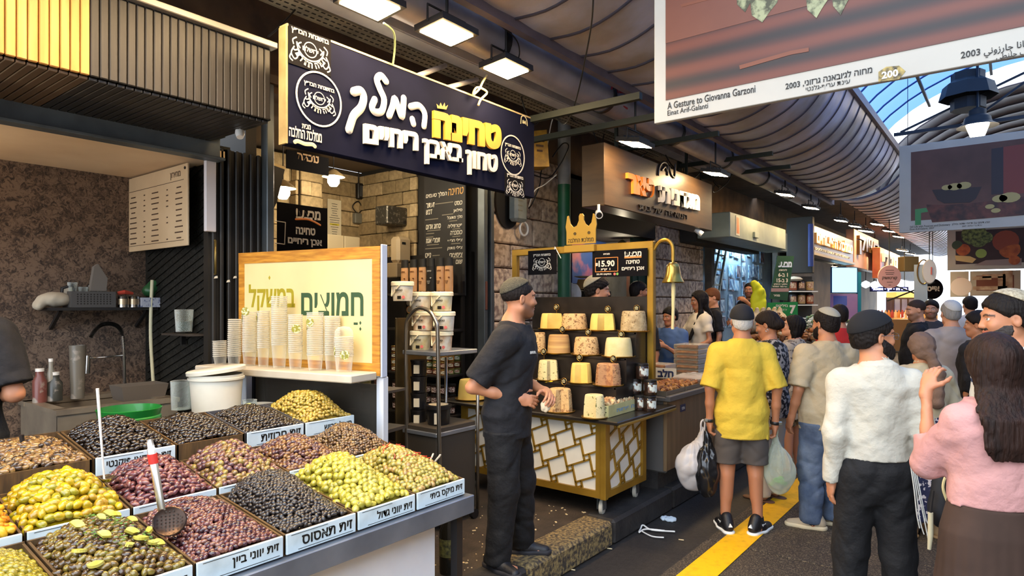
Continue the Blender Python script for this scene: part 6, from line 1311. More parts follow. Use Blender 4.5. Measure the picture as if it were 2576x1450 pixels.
cake(1379,949,899,52,YT[2],'dots','green-speckled cut halva cake by the man on the third tier',(5.2,6.4),(1368,885));cake(1462,962,912,54,YT[2],'yellow','pale yellow halva cake with a wedge cut out on the third tier',(4.6,5.9),(1458,900));cake(1530,970,915,64,YT[2],'pink','brown-pink halva cake with a wedge cut out on the third tier',(4.3,5.6),(1543,903))
cake(1409,1028,970,62,YT[3],'nut','nutty cut halva cake on the counter beside the man hands',(4.9,6.1),(1419,960));cake(1495,1042,984,54,3.99,'dots','tall speckled halva wedge on a gold plate at the counter edge',(3.6,5.4));cake(1185,988,938,66,4.12,'yellow','golden halva cake on the cart corner left of the man')
t=tag(E('cake_knife',(0,0,0)),'yellow-handled knife on the third tier beside the cut cake','knife');A,B2=pY(1362,963,4.21),pY(1390,961,4.21);MB().tube([A,(A+B2)/2,B2],[.008,.011,.007],8).build('handle',M('handle_yellow','d8b21e',.4),t,True);MB().box(B2+V(.07,0,0),(.14,.02,.002)).build('blade',steel,t)
t=tag(E('sweets_box',(0,0,0)),'open printed carton of crumbly pale sweets on the cart counter','box');A=pZ(1530,1052,.888);B2=pZ(1625,1024,.888);du=(B2-A);du.z=0;L=du.length;du.normalize();dv=V(-du.y,du.x,0);W_=.16;ctr=A+du*L/2+dv*W_/2;an=math.atan2(du.y,du.x);bxm=M('carton_green','b9b380',.6,col2='a8a06c',scale=9)
for c,d in((A+du*L/2,(L,.004,.085)),(A+du*L/2+dv*W_,(L,.004,.085)),(A+dv*W_/2,(.004,W_,.085)),(A+du*L+dv*W_/2,(.004,W_,.085))):MB().box(c+V(0,0,.043),d,an).build('carton_side',bxm,t)
m=MB();text_into(m,'חלבה פרווה',A+du*L*.55-dv*.003+V(0,0,.04),du,UZ,w=L*.7,h=.03,bold=.04,depth=.001);m.build('print',M('print_blue','7c94a0',.6),t);m=MB();[m.box(A+dv*W_*.5-du*.003+V(0,0,.07-q*.011),(.001,W_*(.85-.1*(q%3)),.005),an)for q in range(6)];m.build('print',ink,t)
v,f=solid([loft([(.05,0,0,L*.47,W_*.44),(.1,0,0,L*.45,W_*.42),(.118,0,0,L*.36,W_*.3)],.02,sq=5.0),curls(.008,75,1.)],.006);o=np_mesh('sweets',v,f,M('halva_crumble','d9bf8c',.8,col2='a87c52',scale=30,bump=.6,lo=.45,hi=.6),t);o.location=ctr;o.rotation_euler.z=an
bj=[V(-2.42,4.62,.888)]
for i,(px,py,lab)in enumerate(((1583,1006,'black spread jar with a pale label, lower left of the jar pyramid'),(1610,1008,'black spread jar with a blue label, front of the jar pyramid'),(1634,1000,'black spread jar at the right end of the jar pyramid'),(1598,968,'black spread jar, middle left of the jar pyramid'),(1636,962,'black spread jar, middle right of the jar pyramid'),(1615,928,'black spread jar crowning the jar pyramid'))):
 j=jar(pY(px,py+28,4.5 if i<3 else 4.52),.052,.115,jc[3],blk_lid,M('spread_label','bcc4be',.5,col2='5a4030',scale=30,lo=.5,hi=.55),lab,None,-.7);j.location.z=(.887,.887,.887,1.006,1.006,1.125)[i]
# ==== pastry counter beyond the cart
pc=E('pastry_counter',(0,0,0));tag(pc,'long brown pastry counter beyond the cart','counter');brown=M('counter_brown','7c6448',.45,.15,col2='6a543a',scale=4,stretch=(1,5,.4));MB().bbox((-2.23,6.35,.64),(.03,2.94,.6),.004).build('front_panel',brown,pc);MB().bbox((-2.55,4.9,.62),(.66,.03,.6),.02).build('end_panel',M('counter_steel','6e6a66',.4,.5),pc);MB().bbox((-2.55,6.35,.925),(.68,2.98,.03),.004).build('counter_top',M('counter_steel','6e6a66'),pc);MB().bbox((-2.2,6.35,.93),(.04,2.96,.045),.004).build('front_rail',M('counter_steel','6e6a66'),pc);MB().box((-2.6,6.35,.255),(.6,2.9,.17)).build('plinth',black_stone,pc)
t2=MB();a_=pX(1718,1000,-2.212);t2.box((-2.212,a_.y,a_.z-.09),(.004,.1,.06));pl=t2.build('blue_plate',M('plate_navy','1c2244',.5),pc);text('חלבי','lettering',pl,(-2.2095,a_.y,a_.z-.09),(0,1,0),UZ,print_w,w=.06,bold=.02,depth=.001)
pst=[M('pastry_%d'%i,c,.6,col2=d,scale=16,bump=.5)for i,(c,d)in enumerate((('b06a2e','7c4418'),('c48844','94561f'),('8a4f26','5c3216')))]
clearbox=clear('box_plastic','ece2cc',.12);r=random.Random(8)
def tray_of(y,x,L,W_,lab,n,kind,z=.942,film=False):
 t=tag(E('pastry_tray',V(x,y,z)),lab,'tray');b=MB();b.bbox((0,0,.006),(W_,L,.012),.004);[b.box((sx*W_/2,0,.02),(.008,L,.04))for sx in(-1,1)];[b.box((0,sy*L/2,.02),(W_,.008,.04))for sy in(-1,1)];b.build('tray_body',M('tray_tin','8c8070',.35,.7),t);k=0
 for i in range(n):
  for j in range(n+2):
   px,py=x+((i+.5)/n-.5)*(W_-.03),y+((j+.5)/(n+2)-.5)*(L-.03);o=E('pastry',V(px,py,z+.028));m=MB();s=.022;a=r.uniform(0,3)
   m.tube([(-s*1.5,-.004,0),(-s*.7,.004,.008),(0,0,.014),(s*.7,.005,.008),(s*1.5,-.004,0)],[.006,.014,.018,.014,.006],7);g=m.build('pastry',pst[(kind+r.randrange(2))%3],None,True);bpy.data.objects.remove(o);g.location=V(px,py,z+.03);g.rotation_euler.z=a;tag(g,'small baked piece in the '+' '.join(lab.split()[:9]),'pastry','pastries in the '+lab[:60])
 if film:v,f=solid([loft([(.03,0,0,W_*.5,L*.5),(.06,0,0,W_*.48,L*.48),(.085,0,0,W_*.3,L*.32)],.03,sq=4.0),folds(.006,40,3.)],.009);np_mesh('plastic_film',v,f,clear('film','efe8d8',.2),t)
 return t
tray_of(5.12,-2.42,.36,.36,'tray of golden rolled pastries nearest the jar pyramid',5,1);tray_of(5.52,-2.42,.38,.36,'tray of glossy brown pastries behind the golden ones',5,0);tray_of(5.98,-2.42,.4,.38,'tray of brown twisted pastries under plastic film',5,2,film=True);tray_of(5.35,-2.78,.5,.26,'tray of orange nut bars at the back of the pastry counter',5,1)
for i in range(3):
 t=tag(E('pastry_box',V(-2.78,6.0,.942+i*.055)),('lowest','middle','upper')[i]+' clear box of the pastry stack with the Hebrew milk sign','box');MB().bbox((0,0,.027),(.2,.26,.05),.006).build('clear_box',clearbox,t);[MB().tube([(-.07,-.09+q*.045,.02),(0,-.085+q*.045,.035),(.07,-.09+q*.045,.02)],.016,6).build('pastry',pst[q%3],t,True)for q in range(5)]
t=tag(E('milk_sign',V(-2.65,5.82,1.03)),'white sign with the dark Hebrew word for milk by the pastry boxes','sign');MB().box((0,.02,-.045),(.012,.012,.09)).build('stand',steel,t);MB().box((0,0,0),(.2,.006,.1),.35).build('card',M('paper_white','d8ccb0'),t);text('חלב','lettering',t,V(.0,0,0)+V(.34,-.94,0)*.012,(.94,.34,0),UZ,M('plate_navy','1c2244'),w=.15,bold=.05,depth=.001)
for i in range(7):
 t=tag(E('sweet_box',V(-2.62,6.38,.942+i*.05)),('lowest','second','third','fourth','fifth','sixth','topmost')[i]+' clear box in the tall stack at the girl hand','box');MB().bbox((0,0,.024),(.26,.3,.045),.006).build('clear_box',clearbox,t);MB().bbox((0,0,.018),(.22,.26,.024),.008).build('cookie_layer',pst[(i+2)%3],t)
# ==== pastry shop sign, green post, wall boxes and cables
PXf=-3.1
ps=E('pastry_sign',(0,0,0));tag(ps,'brown boxed shop sign with orange and white raised Hebrew letters','sign');pbrown=M('sign_bronze','4c3823',.4,.3,col2='3e2d1c',scale=2,stretch=(1,1,8),bump=.05)
MB().bbox((PXf-.13,6.83,2.955),(.26,2.8,.61),.008).build('sign_box',pbrown,ps)
org_l=M('letter_orange','d87a2c',.45);
def pw(s,p0,p1,h,mat,nm,bold=.06,depth=.03):a,c=pX(*p0,PXf),pX(*p1,PXf);text(s,nm,ps,(a+c)/2+V(.001,0,0),(c-a).normalized(),UZ,mat,w=(c-a).length,h=h,bold=bold,depth=depth)
pw('מגדנית',(1655,489),(1755,513),.2,white_l,'white_lettering');pw('פאר',(1573,460),(1640,477),.2,org_l,'orange_lettering');dkl=M('letter_bronze_dark','221912',.4);pw('המאפה של בית',(1606,519),(1727,545),.07,dkl,'small_lettering',.01,.012)
brush(ps,'crest_mark',[[pX(*p,PXf)for p in((1655,440),(1658,418),(1668,408),(1678,416),(1678,440))],[pX(*p,PXf)for p in((1682,420),(1688,440),(1696,445),(1697,415))],[pX(*p,PXf)for p in((1664,428),(1672,420),(1676,430))]],.016,dkl,PXf,.5)
for y in(5.9,7.7):MB().bar((PXf-.13,y,3.25),(PXf-.13,y,3.85),.03).build('hanger',bar_m,ps)
def sec_cam(p,lab,d=V(.5,-.7,-.35)):
 t=tag(E('security_camera',p),lab,'camera');d=d.normalized();MB().tube([(0,0,.09),(0,0,.03),V(0,0,.02)+d*.01],.014,8).build('mount',tw,t,True);MB().tube([-d*.05,d*.06],[.03,.036],14).build('camera_body',tw,t,True);MB().lathe([(0,.004),(.026,.004),(.03,0)],d*.058,14,axis=d).build('lens',M('black_plastic','1b1919'),t,True)
sec_cam(pX(1506,538,-3.15),'white security camera under the near corner of the pastry sign');sec_cam(pX(1757,583,-3.15),'white security camera under the far corner of the pastry sign',V(.6,.3,-.5))
gp_=tag(E('painted_post',(-3.93,5.99,0)),'round steel post painted green below and white above by the stone wall','post');MB().lathe([(0,PZ),(.072,PZ),(.072,3.02),(0,3.02)],n=22).build('green_shaft',M('post_green','1f5c3a',.45,col2='174a2e',scale=5),gp_,True);MB().lathe([(0,3.02),(.0715,3.02),(.0715,3.8),(0,3.8)],n=22).build('white_shaft',M('post_white','9a978f',.5,col2='827f78',scale=6),gp_,True)
t=tag(E('yellow_box',pX(1347,380,-3.85)),'dented yellow metal box tilted on the stone wall past the tahini sign','box');t.rotation_euler=(0,0,0);MB().prism([(-.11,-.19),(.11,-.17),(.08,.2),(-.08,.17)],(0,0,0),(.5,.86,0),UZ,.2).build('case',M('box_yellow','b48a2a',.5,col2='8c6a24',scale=14),t);b=MB();[b.box(V(.9,-.5,0)*.101+V(0,0,.08-q*.05),(.004,.1-.02*q,.02),-.52)for q in range(3)];b.build('faded_print',M('print_brown','4a3424'),t)
t=tag(E('meter_box',pX(1303,500,-4.02)),'grey electric meter box on a black round plate on the stone wall','meter');MB().lathe([(0,0),(.2,0),(.2,.03),(0,.03)],(-.1,-.07,-.04),26,axis=(1,0,0),sx=1.0,sy=1.35).build('back_plate',M('black_plastic','1b1919'),t,True);MB().bbox((0,.0,.02),(.12,.2,.52),.03).build('case',M('meter_grey','7a807e',.5,col2='6a706e',scale=10),t);MB().box((.062,.05,.2),(.004,.1,.04)).build('yellow_label',M('marker_yellow2','c89a2a',.6),t);b=MB();[b.box((.062,-.04,.12-q*.05),(.003,.07,.012))for q in range(6)];b.build('scribble',M('grey_plastic','6f6c60'),t)
t=tag(E('white_hook',pX(1318,576,-4.05)),'white plastic cable loop on the stone wall below the meter box','hook');MB().tube([V(0,.07*math.cos(a),.07*math.sin(a))for a in[2*PI*k/20 for k in range(21)]],.012,8).build('loop',tw,t,True)
cabs=[('black_cable','long black cable dropping from the roof sheets past the duct pipe',[(1493,-10,-1.95),(1488,60,-2.1),(1470,160,-2.4),(1455,230,-2.65),(1440,280,-2.8),(1422,312,-2.9),(1405,300,-3.0),(1390,278,-3.1)],.006,'black_plastic'),('white_cable','thin white cable hanging beside the yellow box',[(1410,276,-3.6),(1390,300,-3.7),(1378,360,-3.8),(1372,395,-3.85)],.005,'tw'),('white_cable','pale looping cable in front of the stone wall under the yellow box',[(1400,440,-3.8),(1370,465,-3.85),(1345,480,-3.9),(1330,520,-4.0)],.006,'tw'),('black_cable','black cable loop curling off the white part of the post',[(1340,440,-3.95),(1380,448,-3.9),(1405,420,-3.85),(1425,385,-3.8),(1430,365,-3.8),(1415,362,-3.8),(1390,395,-3.85)],.007,'black_plastic'),('black_cable','black cable running down the wall by the meter box',[(1365,420,-3.95),(1360,440,-3.95),(1358,465,-3.95),(1340,510,-4.0),(1330,525,-4.05)],.007,'black_plastic'),('lamp_cable','pale green cable drooping from the first sign lamp',[(965,58,-2.85),(990,80,-2.9),(993,120,-3.0),(988,165,-3.05)],.006,'pale'),('lamp_cable','twin dark cables looping up from the third sign lamp',[(1300,160,-2.85),(1307,130,-2.85),(1295,95,-2.8),(1240,50,-2.8)],.005,'black_plastic'),('tied_cord','tangle of cream cord tied over the middle of the tahini sign edge',[(1225,190,-3.05),(1215,205,-3.04),(1205,225,-3.02),(1190,238,-3.02),(1200,220,-3.02),(1225,232,-3.02),(1210,250,-3.02),(1203,265,-3.02)],.008,'cream'),('black_cable','black wire sagging over the fascia end under the cable tray',[(742,25,-3.6),(715,55,-3.5),(690,80,-3.45),(675,92,-3.42)],.006,'black_plastic')]
cm={'black_plastic':M('black_plastic','1b1919'),'tw':tw,'pale':M('pale_cable','9aa878',.5),'cream':M('cord_cream','cfc08c')}
for nm,lab,pts,r_,m in cabs:o=MB().tube(smoothline([pX(*p)for p in pts],5),r_,6).build(nm,cm[m],None,True);tag(o,lab,'cable')
r=random.Random(9)
for i in range(10):
 y=4.6+i*.55;pts=[(-3.55+r.uniform(-.2,.2),y,3.83),(-3.5+r.uniform(-.2,.2),y+.25,3.45+r.uniform(-.1,.15)),(-3.6,y+.6,3.6),(-3.6+r.uniform(-.2,.2),y+.9,3.82)];o=MB().tube(smoothline(pts,5),.007,6).build('slack_cable',cm['black_plastic'],None,True);tag(o,'slack dark cable sagging under the eaves past the tahini sign','cable','slack cables under the eaves')
# - pastry shop behind the cart
struct(MB().box((-5.05,8.4,1.75),(.1,4.2,3.2)).build('wall_back',M('shop_grey_wall','8f8c84',.8,col2='7a766e',scale=4)));struct(MB().box((-4.6,7.6,2.95),(.9,2.4,.6)).build('wall_shade_fill',M('shop_dark','2a2621')));struct(MB().box((-4.6,6.45,1.6),(.9,.06,2.9)).build('wall_jamb',M('shop_dark','2a2621')))  # dark block over the opening stands for the shadowed void there
t=tag(E('colour_picture',(0,0,0)),'blue and red abstract picture on the pastry shop wall behind the cart','picture');X=-4.98;A,B2,zb=pX(1438,560,X),pX(1523,560,X),pX(1480,715,X).z;MB().box((X,(A.y+B2.y)/2,(A.z+zb)/2),(.02,B2.y-A.y,A.z-zb)).build('print',M('picture_blue','2c4a8c',.6,col2='b8606a',scale=1.8,lo=.5,hi=.6),t)
t=tag(E('green_door',(0,0,0)),'dark green steel door standing open behind the cart frame','door');A,B2=pX(1588,560,-4.3),pX(1628,560,-4.3);MB().bbox((-4.3,(A.y+B2.y)/2,1.45),(.05,B2.y-A.y,2.55),.006).build('leaf',M('door_green','163a2b',.5,col2='122f24',scale=3),t);MB().bbox((-4.265,(A.y+B2.y)/2,1.9),(.02,B2.y-A.y-.3,1.2),.01).build('panel',M('door_green','163a2b'),t);MB().tube([(-4.25,A.y+.12,1.2),(-4.2,A.y+.12,1.2),(-4.2,A.y+.24,1.2)],.012,8).build('handle',steel,t)
t=tag(E('white_plate',pX(1475,700,-4.7)),'white rimmed plate of dough held up behind the cart frame','plate');MB().lathe([(0,0),(.1,0),(.17,.02),(.175,.024),(.1,.008),(0,.008)],n=24).build('plate_body',tw,t,True);MB().lathe([(0,-.02),(.12,-.02),(.15,-.16),(0,-.18)],n=18).build('basket',M('dough','b08a58',.8),t,True);MB().box((0,0,-.7),(.5,.5,1.03)).build('table_block',M('shop_dark','2a2621'),t)
v,f=solid([ell((0,0,0),(.11,.1,.16),.05),ell((.05,.05,-.15),(.1,.09,.12),.05),folds(.012,35,4.)],.011);o=np_mesh('white_towel',v,f,M('white_rag2','c4beb2',.9),None);o.location=pX(1440,745,-4.3);tag(o,'crumpled white towel or bag hanging by the green post behind the cart','towel')
MB().bbox((-4.25,7.0,.62),(.5,.9,.9),.01).build('work_bench',M('counter_brown','5b4a36'));tag(bpy.data.objects['work_bench'],'brown work bench behind the halva cart by the stone pier','bench')
for p_,lab_ in(((-4.45,8.3,2.52),'bulb in the pastry shop behind the cart frame rail'),((-4.3,17.5,2.75),'bulb inside the shop under the gilt sign'),((-4.3,21.5,2.8),'bulb inside the shop under the pink sign')):pend(V(*p_),lab_,.045)  # bulbs added to brighten these shop interiors
# - picture stall
struct(MB().box((-4.62,13.3,1.75),(.1,5.4,3.2)).build('wall_back',M('stall_pale_wall','8fa4b4',.8,col2='7a8c9a',scale=3)));struct(MB().box((-4.4,13.3,3.15),(.44,5.4,.08)).build('ceiling',M('shop_dark','2a2621')));struct(MB().box((-4.75,16.0,1.6),(1.2,.12,3.2)).build('wall_divider',M('shop_dark','2a2621')))
tub_l=tag(E('tube_lamp',(-4.4,13.2,2.95)),'cool fluorescent tube lighting the picture stall','lamp');MB().tube([(0,-.9,0),(0,.9,0)],.03,10).build('tube',glow('cool_tube',(.55,.8,1.0),55),tub_l,True);MB().box((0,0,.05),(.1,1.9,.05)).build('fitting',tw,tub_l)
phm=[M('photo_%d'%i,a,.5,col2=c,scale=s,lo=.45,hi=.55)for i,(a,c,s)in enumerate((('a9c8dc','4f6f96',7),('86b4d8','c8dce8',9),('3c3a44','8c7a80',8),('c4ccd0','7a8ca0',12),('5c7ea8','a8c4d8',6)))]
r=random.Random(21);k=0
for i in range(9):
 for j in range(5):
  y=11.9+i*.40+r.uniform(-.08,.08);z=1.35+j*.36+r.uniform(-.05,.05);h_,w_=r.uniform(.2,.34),r.uniform(.2,.32);o=MB().box((0,0,0),(.014,w_,h_),R=Matrix.Rotation(r.uniform(-.08,.08),3,'X')).build('photo_print',phm[r.randrange(5)]);o.location=(-4.55,y,z);m=MB().box((.008,0,0),(.004,w_*.82,h_*.8));m.build('picture',phm[(i+j)%5],o);tag(o,'bluish photo print pinned on the back wall of the picture stall','photo','photo prints on the stall wall')
ld=tag(E('ladder',(0,0,0)),'aluminium ladder leaning by the picture stall opening','ladder');A,B2=pX(1790,735,-4.0),pX(1812,618,-4.3);alu=M('ladder_alu','9a9c8c',.4,.7)
dirv=(B2-A).normalized();off=V(0,.34,0);Bt=A-dirv*((A.z-PZ)/dirv.z)
for q in(V(0,0,0),off):MB().bar(Bt+q,B2+q,.03,.07).build('rail',alu,ld)
for i in range(9):MB().bar(Bt.lerp(B2,(i+.6)/9.3),Bt.lerp(B2,(i+.6)/9.3)+off,.03).build('rung',alu,ld)
gx=tag(E('steel_cabinet',(0,0,0)),'long grey-green metal box with an orange sticker above the picture stall','box');gm=M('box_greygreen','8b9488',.5,.2,col2='7a8278',scale=3);MB().bbox((-3.55,10.95,2.88),(.5,2.95,.37),.01).build('case',gm,gx);a_=pX(1857,568,-3.29);MB().box((-3.297,a_.y,a_.z),(.006,.17,.3)).build('sticker',M('paper_white','d8ccb0'),gx);MB().box((-3.293,a_.y,a_.z),(.004,.11,.24)).build('orange_field',M('letter_orange','d87a2c'),gx);a_=pX(1900,592,-3.29);MB().bbox((-3.28,a_.y,a_.z),(.04,.2,.09),.006).build('latch',gm,gx);MB().bbox((-3.96,11.05,2.9),(.26,3.1,.5),.01).build('dark_housing',M('shop_dark','2a2621'),gx);MB().bbox((-3.7,12.9,2.9),(.4,.8,.36),.008).build('end_box',gm,gx)
for yy in(10.72,14.6):o=MB().bbox((-4.08,yy,1.6),(.12,.14,2.9),.006).build('stall_post',M('post_dirty','4b4236',.7,col2='332d26',scale=4));tag(o,'dirty upright post at the %s side of the picture stall'%('near' if yy<12 else 'far'),'post')
def mound(name,lab,c,sx,sy,h,mat,seed,piece,n,cat,colm,tall=None):
 tb=tag(E('display_table',V(c[0],c[1],0)),'dark display table under '+lab[:40].rsplit(' ',1)[0],'table');MB().bbox((0,0,(c[2]+PZ)/2),(sx,sy,c[2]-PZ),.01).build('table_block',M('shop_dark','2a2621'),tb)
 r=random.Random(seed);b=MB();mm=[]
 for i in range(n):
  u,w=r.uniform(-1,1),r.uniform(-1,1);z=c[2]+h*(1-.6*max(abs(u),abs(w))**2)*r.uniform(.3,1);s=piece*r.uniform(.7,1.3);b.cur=r.randrange(len(colm));x_,y_,z_=frame_z((r.uniform(-1,1),r.uniform(-1,1),r.uniform(.2,1)));b.bbox(V(c[0]+u*sx*.47,c[1]+w*sy*.47,z),(s,s*r.uniform(.6,1),s*.55),s*.22,R=Matrix((x_,y_,z_)).transposed())
 o=b.build(name,colm);o['kind']='stuff';tag(o,lab,cat)
nutc=[M('goods_%d'%i,c,.6)for i,c in enumerate(('8a5226','b07a44','5c3418','d8c4a0','9c6a3c'))];grc=[M('greens_%d'%i,c,.6)for i,c in enumerate(('4a5a34','6c7a54','c9ccc0','303a2a','a8a898','8c8a84'))]
mound('dried_fruit','brown dried fruit and pretzels heaped before the picture stall',(-2.83,10.25,1.05),.64,2.2,.5,None,3,.075,420,'dried fruit',nutc)
mound('packed_herbs','green and silver packed herbs heaped beyond the dried fruit',(-2.95,13.6,1.05),.9,3.6,.45,None,4,.085,520,'herbs',grc)
for i in range(7):
 t=tag(E('plastic_sack',V(-3.05,9.3+i*.3,1.42)),'tied clear bag of dried goods standing at the back of the heap','bag','clear bags behind the dried fruit');v,f=solid([ell((0,0,0),(.13,.15,.14),.05),cap((0,0,.1),(.01,0,.2),.05,.03,.04),folds(.008,45,i)],.016);np_mesh('bag_body',v,f,M('bag_milky','c8b490',.5,col2='a8906a',scale=9),t)
def flat_sign(name,lab,quad,th,mat,cat='sign'):
 t=tag(E(name,(0,0,0)),lab,cat);c=sum(quad,V(0,0,0))/4;ux=(quad[1]-quad[0]).normalized();n=ux.cross(quad[3]-quad[0]).normalized();uy=n.cross(ux);MB().prism([((q-c).dot(ux),(q-c).dot(uy))for q in quad[::-1]],c,ux,uy,th).build('board',mat,t);return t,c,ux,(n if n.dot(-c+V(0,0,1.7))>0 else-n),uy
D=11.6;t,c,ux,n,uy=flat_sign('offer_sign','tall tilted green offer sign with white prices by the jar shelf',[pD(*p,D)for p in((1935,752),(1980,757),(1997,645),(1955,644))],.03,M('sign_green','23482f',.5,col2='1c3c27',scale=3))
ux=Rd;uy=(pD(1976,645,D)-pD(1958,755,D)).normalized();k=D/FPX
def gsay(s,px,py,w,h,m=white_l,bold=.03):text(s,'lettering',t,pD(px,py,D)-Fd*.03,ux,UZ,m,w=w*k,h=h*k,bold=bold,depth=.002)
for px in(0,):pass
gsay('מבצע',1973,666,34,14,M('print_pale_blue','b8c4dc',.5),.05);gsay('ליחידה',1968,680,20,5);gsay('1 ב-6',1968,692,24,10);gsay('3 ב-15',1966,706,28,10);gsay('בתוקף החודש',1962,716,34,4);gsay('עד גמר המלאי',1960,721,36,4);gsay('מחיר',1952,744,16,5);MB().box(pD(1961,730,D)-Fd*.018,(44*k,.004,9*k),YAW).build('pink_band',M('band_pink','9a7c78',.6),t)
D=11.0;t,c,ux2,n,uy2=flat_sign('basil_sign','green sign with a big white seven among the packed herbs',[pD(*p,D)for p in((1930,796),(2006,796),(2006,760),(1930,762))],.03,M('sign_green2','1c7a3a',.5));k=D/FPX;text('7','lettering',t,pD(1993,779,D)-Fd*.0172,Rd,UZ,white_l,h=22*k,bold=.05,depth=.002);text('בזיליקום','lettering',t,pD(1966,770,D)-Fd*.0172,Rd,UZ,white_l,w=30*k,bold=.02,depth=.002);text('ירוק','lettering',t,pD(1972,781,D)-Fd*.0172,Rd,UZ,white_l,w=12*k,depth=.002)
sf=tag(E('spice_shelf',(0,0,0)),'white shelves of big spice jars under a small bright lamp','shelf');D=13.0;k=D/FPX
for y in(733,767,800):MB().box(pD(2016,y+1,D),(66*k,.3,.02),YAW).build('board',tw,sf)
MB().box(pD(2016,750,D)+Fd*.17,(72*k,.02,110*k),YAW).build('back_board',M('shop_dark','2a2621'),sf)
for j,y in enumerate((732,766)):
 for i,x in enumerate((1995,2016,2037)):jj=jar(pD(x,y,D)+V(0,0,.012),.075,.2 if j else .2,M('spice_%d'%((i+j)%3),('7c3a1c','3a2620','9a7a4c')[(i+j)%3],.3),blk_lid,jl[2],('upper' if j==0 else 'lower')+' shelf spice jar, '+('first','middle','last')[i]+' of its three, beyond the green offer sign',None,-1.2)
t=tag(E('shelf_lamp',pD(1997,703,D)),'small bright white lamp over the spice jar shelf','lamp');MB().lathe([(0,-.04),(.13,-.03),(.17,.0),(.12,.04),(0,.06)],n=20).build('bulb',glow('shelf_white',(1,.92,.95),12),t,True)
# - far shop fronts
struct(MB().box((-5.4,25.5,1.75),(.1,22,3.3)).build('wall_back',M('far_shop_wall','4e4236',.85,col2='6a5844',scale=1.2)))
def shopsign(name,lab,px0,px1,yt0,yt1,yb0,X,mat,s=None,m=white_l,sub=None,th=.2):
 A,B2,C=pX(px0,yt0,X),pX(px1,yt1,X),pX(px0,yb0,X);t=tag(E(name,(0,0,0)),lab,'sign');zc,h_=(A.z+C.z)/2,A.z-C.z;yc,w_=(A.y+B2.y)/2,B2.y-A.y;MB().bbox((X-th/2,yc,zc),(th,w_,h_),.01).build('sign_box',mat,t)
 for q in(-.3,.3):MB().bar((X-th,yc+q*w_,zc),(-4.16,yc+q*w_,zc),.05).build('bracket',bar_m,t)
 if s:text(s,'lettering',t,(X+.001,yc,zc+h_*.12),UY,UZ,m,w=w_*.84,h=h_*.42,bold=.05,depth=.06)
 if sub:text(sub,'small_lettering',t,(X+.001,yc,zc-h_*.25),UY,UZ,print_w,w=w_*.8,h=h_*.1,bold=.02,depth=.01)
 return t,yc,zc,w_,h_
t,yc,zc,w_,h_=shopsign('gilt_sign','brown shop sign with tall gilt and white Hebrew letters under the lamps',2036,2146,562,590,640,-3.3,M('gilt_brown','5c4630',.35,.4),'ממלכת הפיצוחים',M('letter_gilt','e0b478',.3,.4),'פיצוחים פירות יבשים ותבלינים');MB().box((-3.27,yc,zc-h_*.46),(.05,w_,h_*.08)).build('gilt_ledge',M('brass_edge','9a7a36'),t);o=MB().bbox((-3.45,yc-w_/2-.1,2.9),(.5,.16,1.15),.01).build('sign_cheek',M('shop_dark','2a2621'),t);MB().tube([(-3.2,13.85,2.45),(-3.2,13.85,3.3)],.05,10).build('blue_roll',M('blue_cloth','2a3a74',.7),t,True)
t,yc,zc,w_,h_=shopsign('pink_sign','pink illustrated shop sign with dark gold lettering',2149,2210,576,600,672,-3.3,M('sign_pink','c99a86',.5,col2='b98672',scale=1));text('בשוק','lettering',t,(-3.298,yc,zc+.1),UY,UZ,M('letter_goldblack','4a3414',.35,.5),w=w_*.85,h=h_*.5,bold=.04,depth=.08);MB().lathe([(0,.0),(.2,0),(.2,.01),(0,.01)],(-3.3,yc,zc-h_*.33),20,axis=(1,0,0),sx=.6).build('eye_mark',white_l,t)
t,yc,zc,w_,h_=shopsign('red_sign','red and orange shop sign with pale letters beyond the pink one',2214,2264,622,640,700,-3.0,M('sign_red','b8442c',.45,col2='d88a4c',scale=1.5),'חם טרי',white_l)
D=15.5;k=D/FPX;t=tag(E('round_sign',pD(2237,697,D)),'round pale pink hanging sign with brown Hebrew letters','sign');MB().lathe([(0,.02),(.275,.02),(.28,0),(.275,-.02),(0,-.02)],(0,0,0),34,axis=-Fd).build('disc',M('disc_pink','d39a8c',.5),t,True);text('קורטושוק','lettering',t,-Fd*.0205+V(0,0,-.04),Rd,UZ,M('print_brown','4a3424'),w=.36,bold=.03,depth=.003);b=MB();[b.box(-Fd*.021+V(0,0,z),(w,.003,.012),YAW)for z,w in((.16,.2),(.1,.22),(.06,.18),(-.13,.14),(-.2,.06))];b.build('print',M('print_brown','4a3424'),t);MB().tube([V(0,0,.27),V(0,.0,1.6)],.01,6).build('hanger',bar_m,t)
t=tag(E('lit_window',(0,0,0)),'bright pale blue lit screen in a shop front past the gilt sign','screen');D=17.5;k=D/FPX;MB().box(pD(2123,705,D),(66*k,.06,66*k),YAW).build('frame',M('blue_frame','2a4a7a',.4),t);MB().box(pD(2123,705,D)-Fd*.032,(62*k,.006,62*k),YAW).build('lit_panel',glow('screen_blue',(.45,.8,1.0),.75),t);MB().box(pD(2123,835,D),(66*k,.06,190*k),YAW).build('purple_panel',M('panel_purple','8a6c98',.5,col2='6a5a9c',scale=.8),t);MB().box(pD(2112,757,D)-Fd*.033,(34*k,.01,24*k),YAW).build('blue_notice',M('notice_blue','3a4ea0',.5),t);MB().box(pD(2160,770,D),(8*k,.1,170*k),YAW).build('teal_post',M('post_teal','1c6a8a',.4),t)
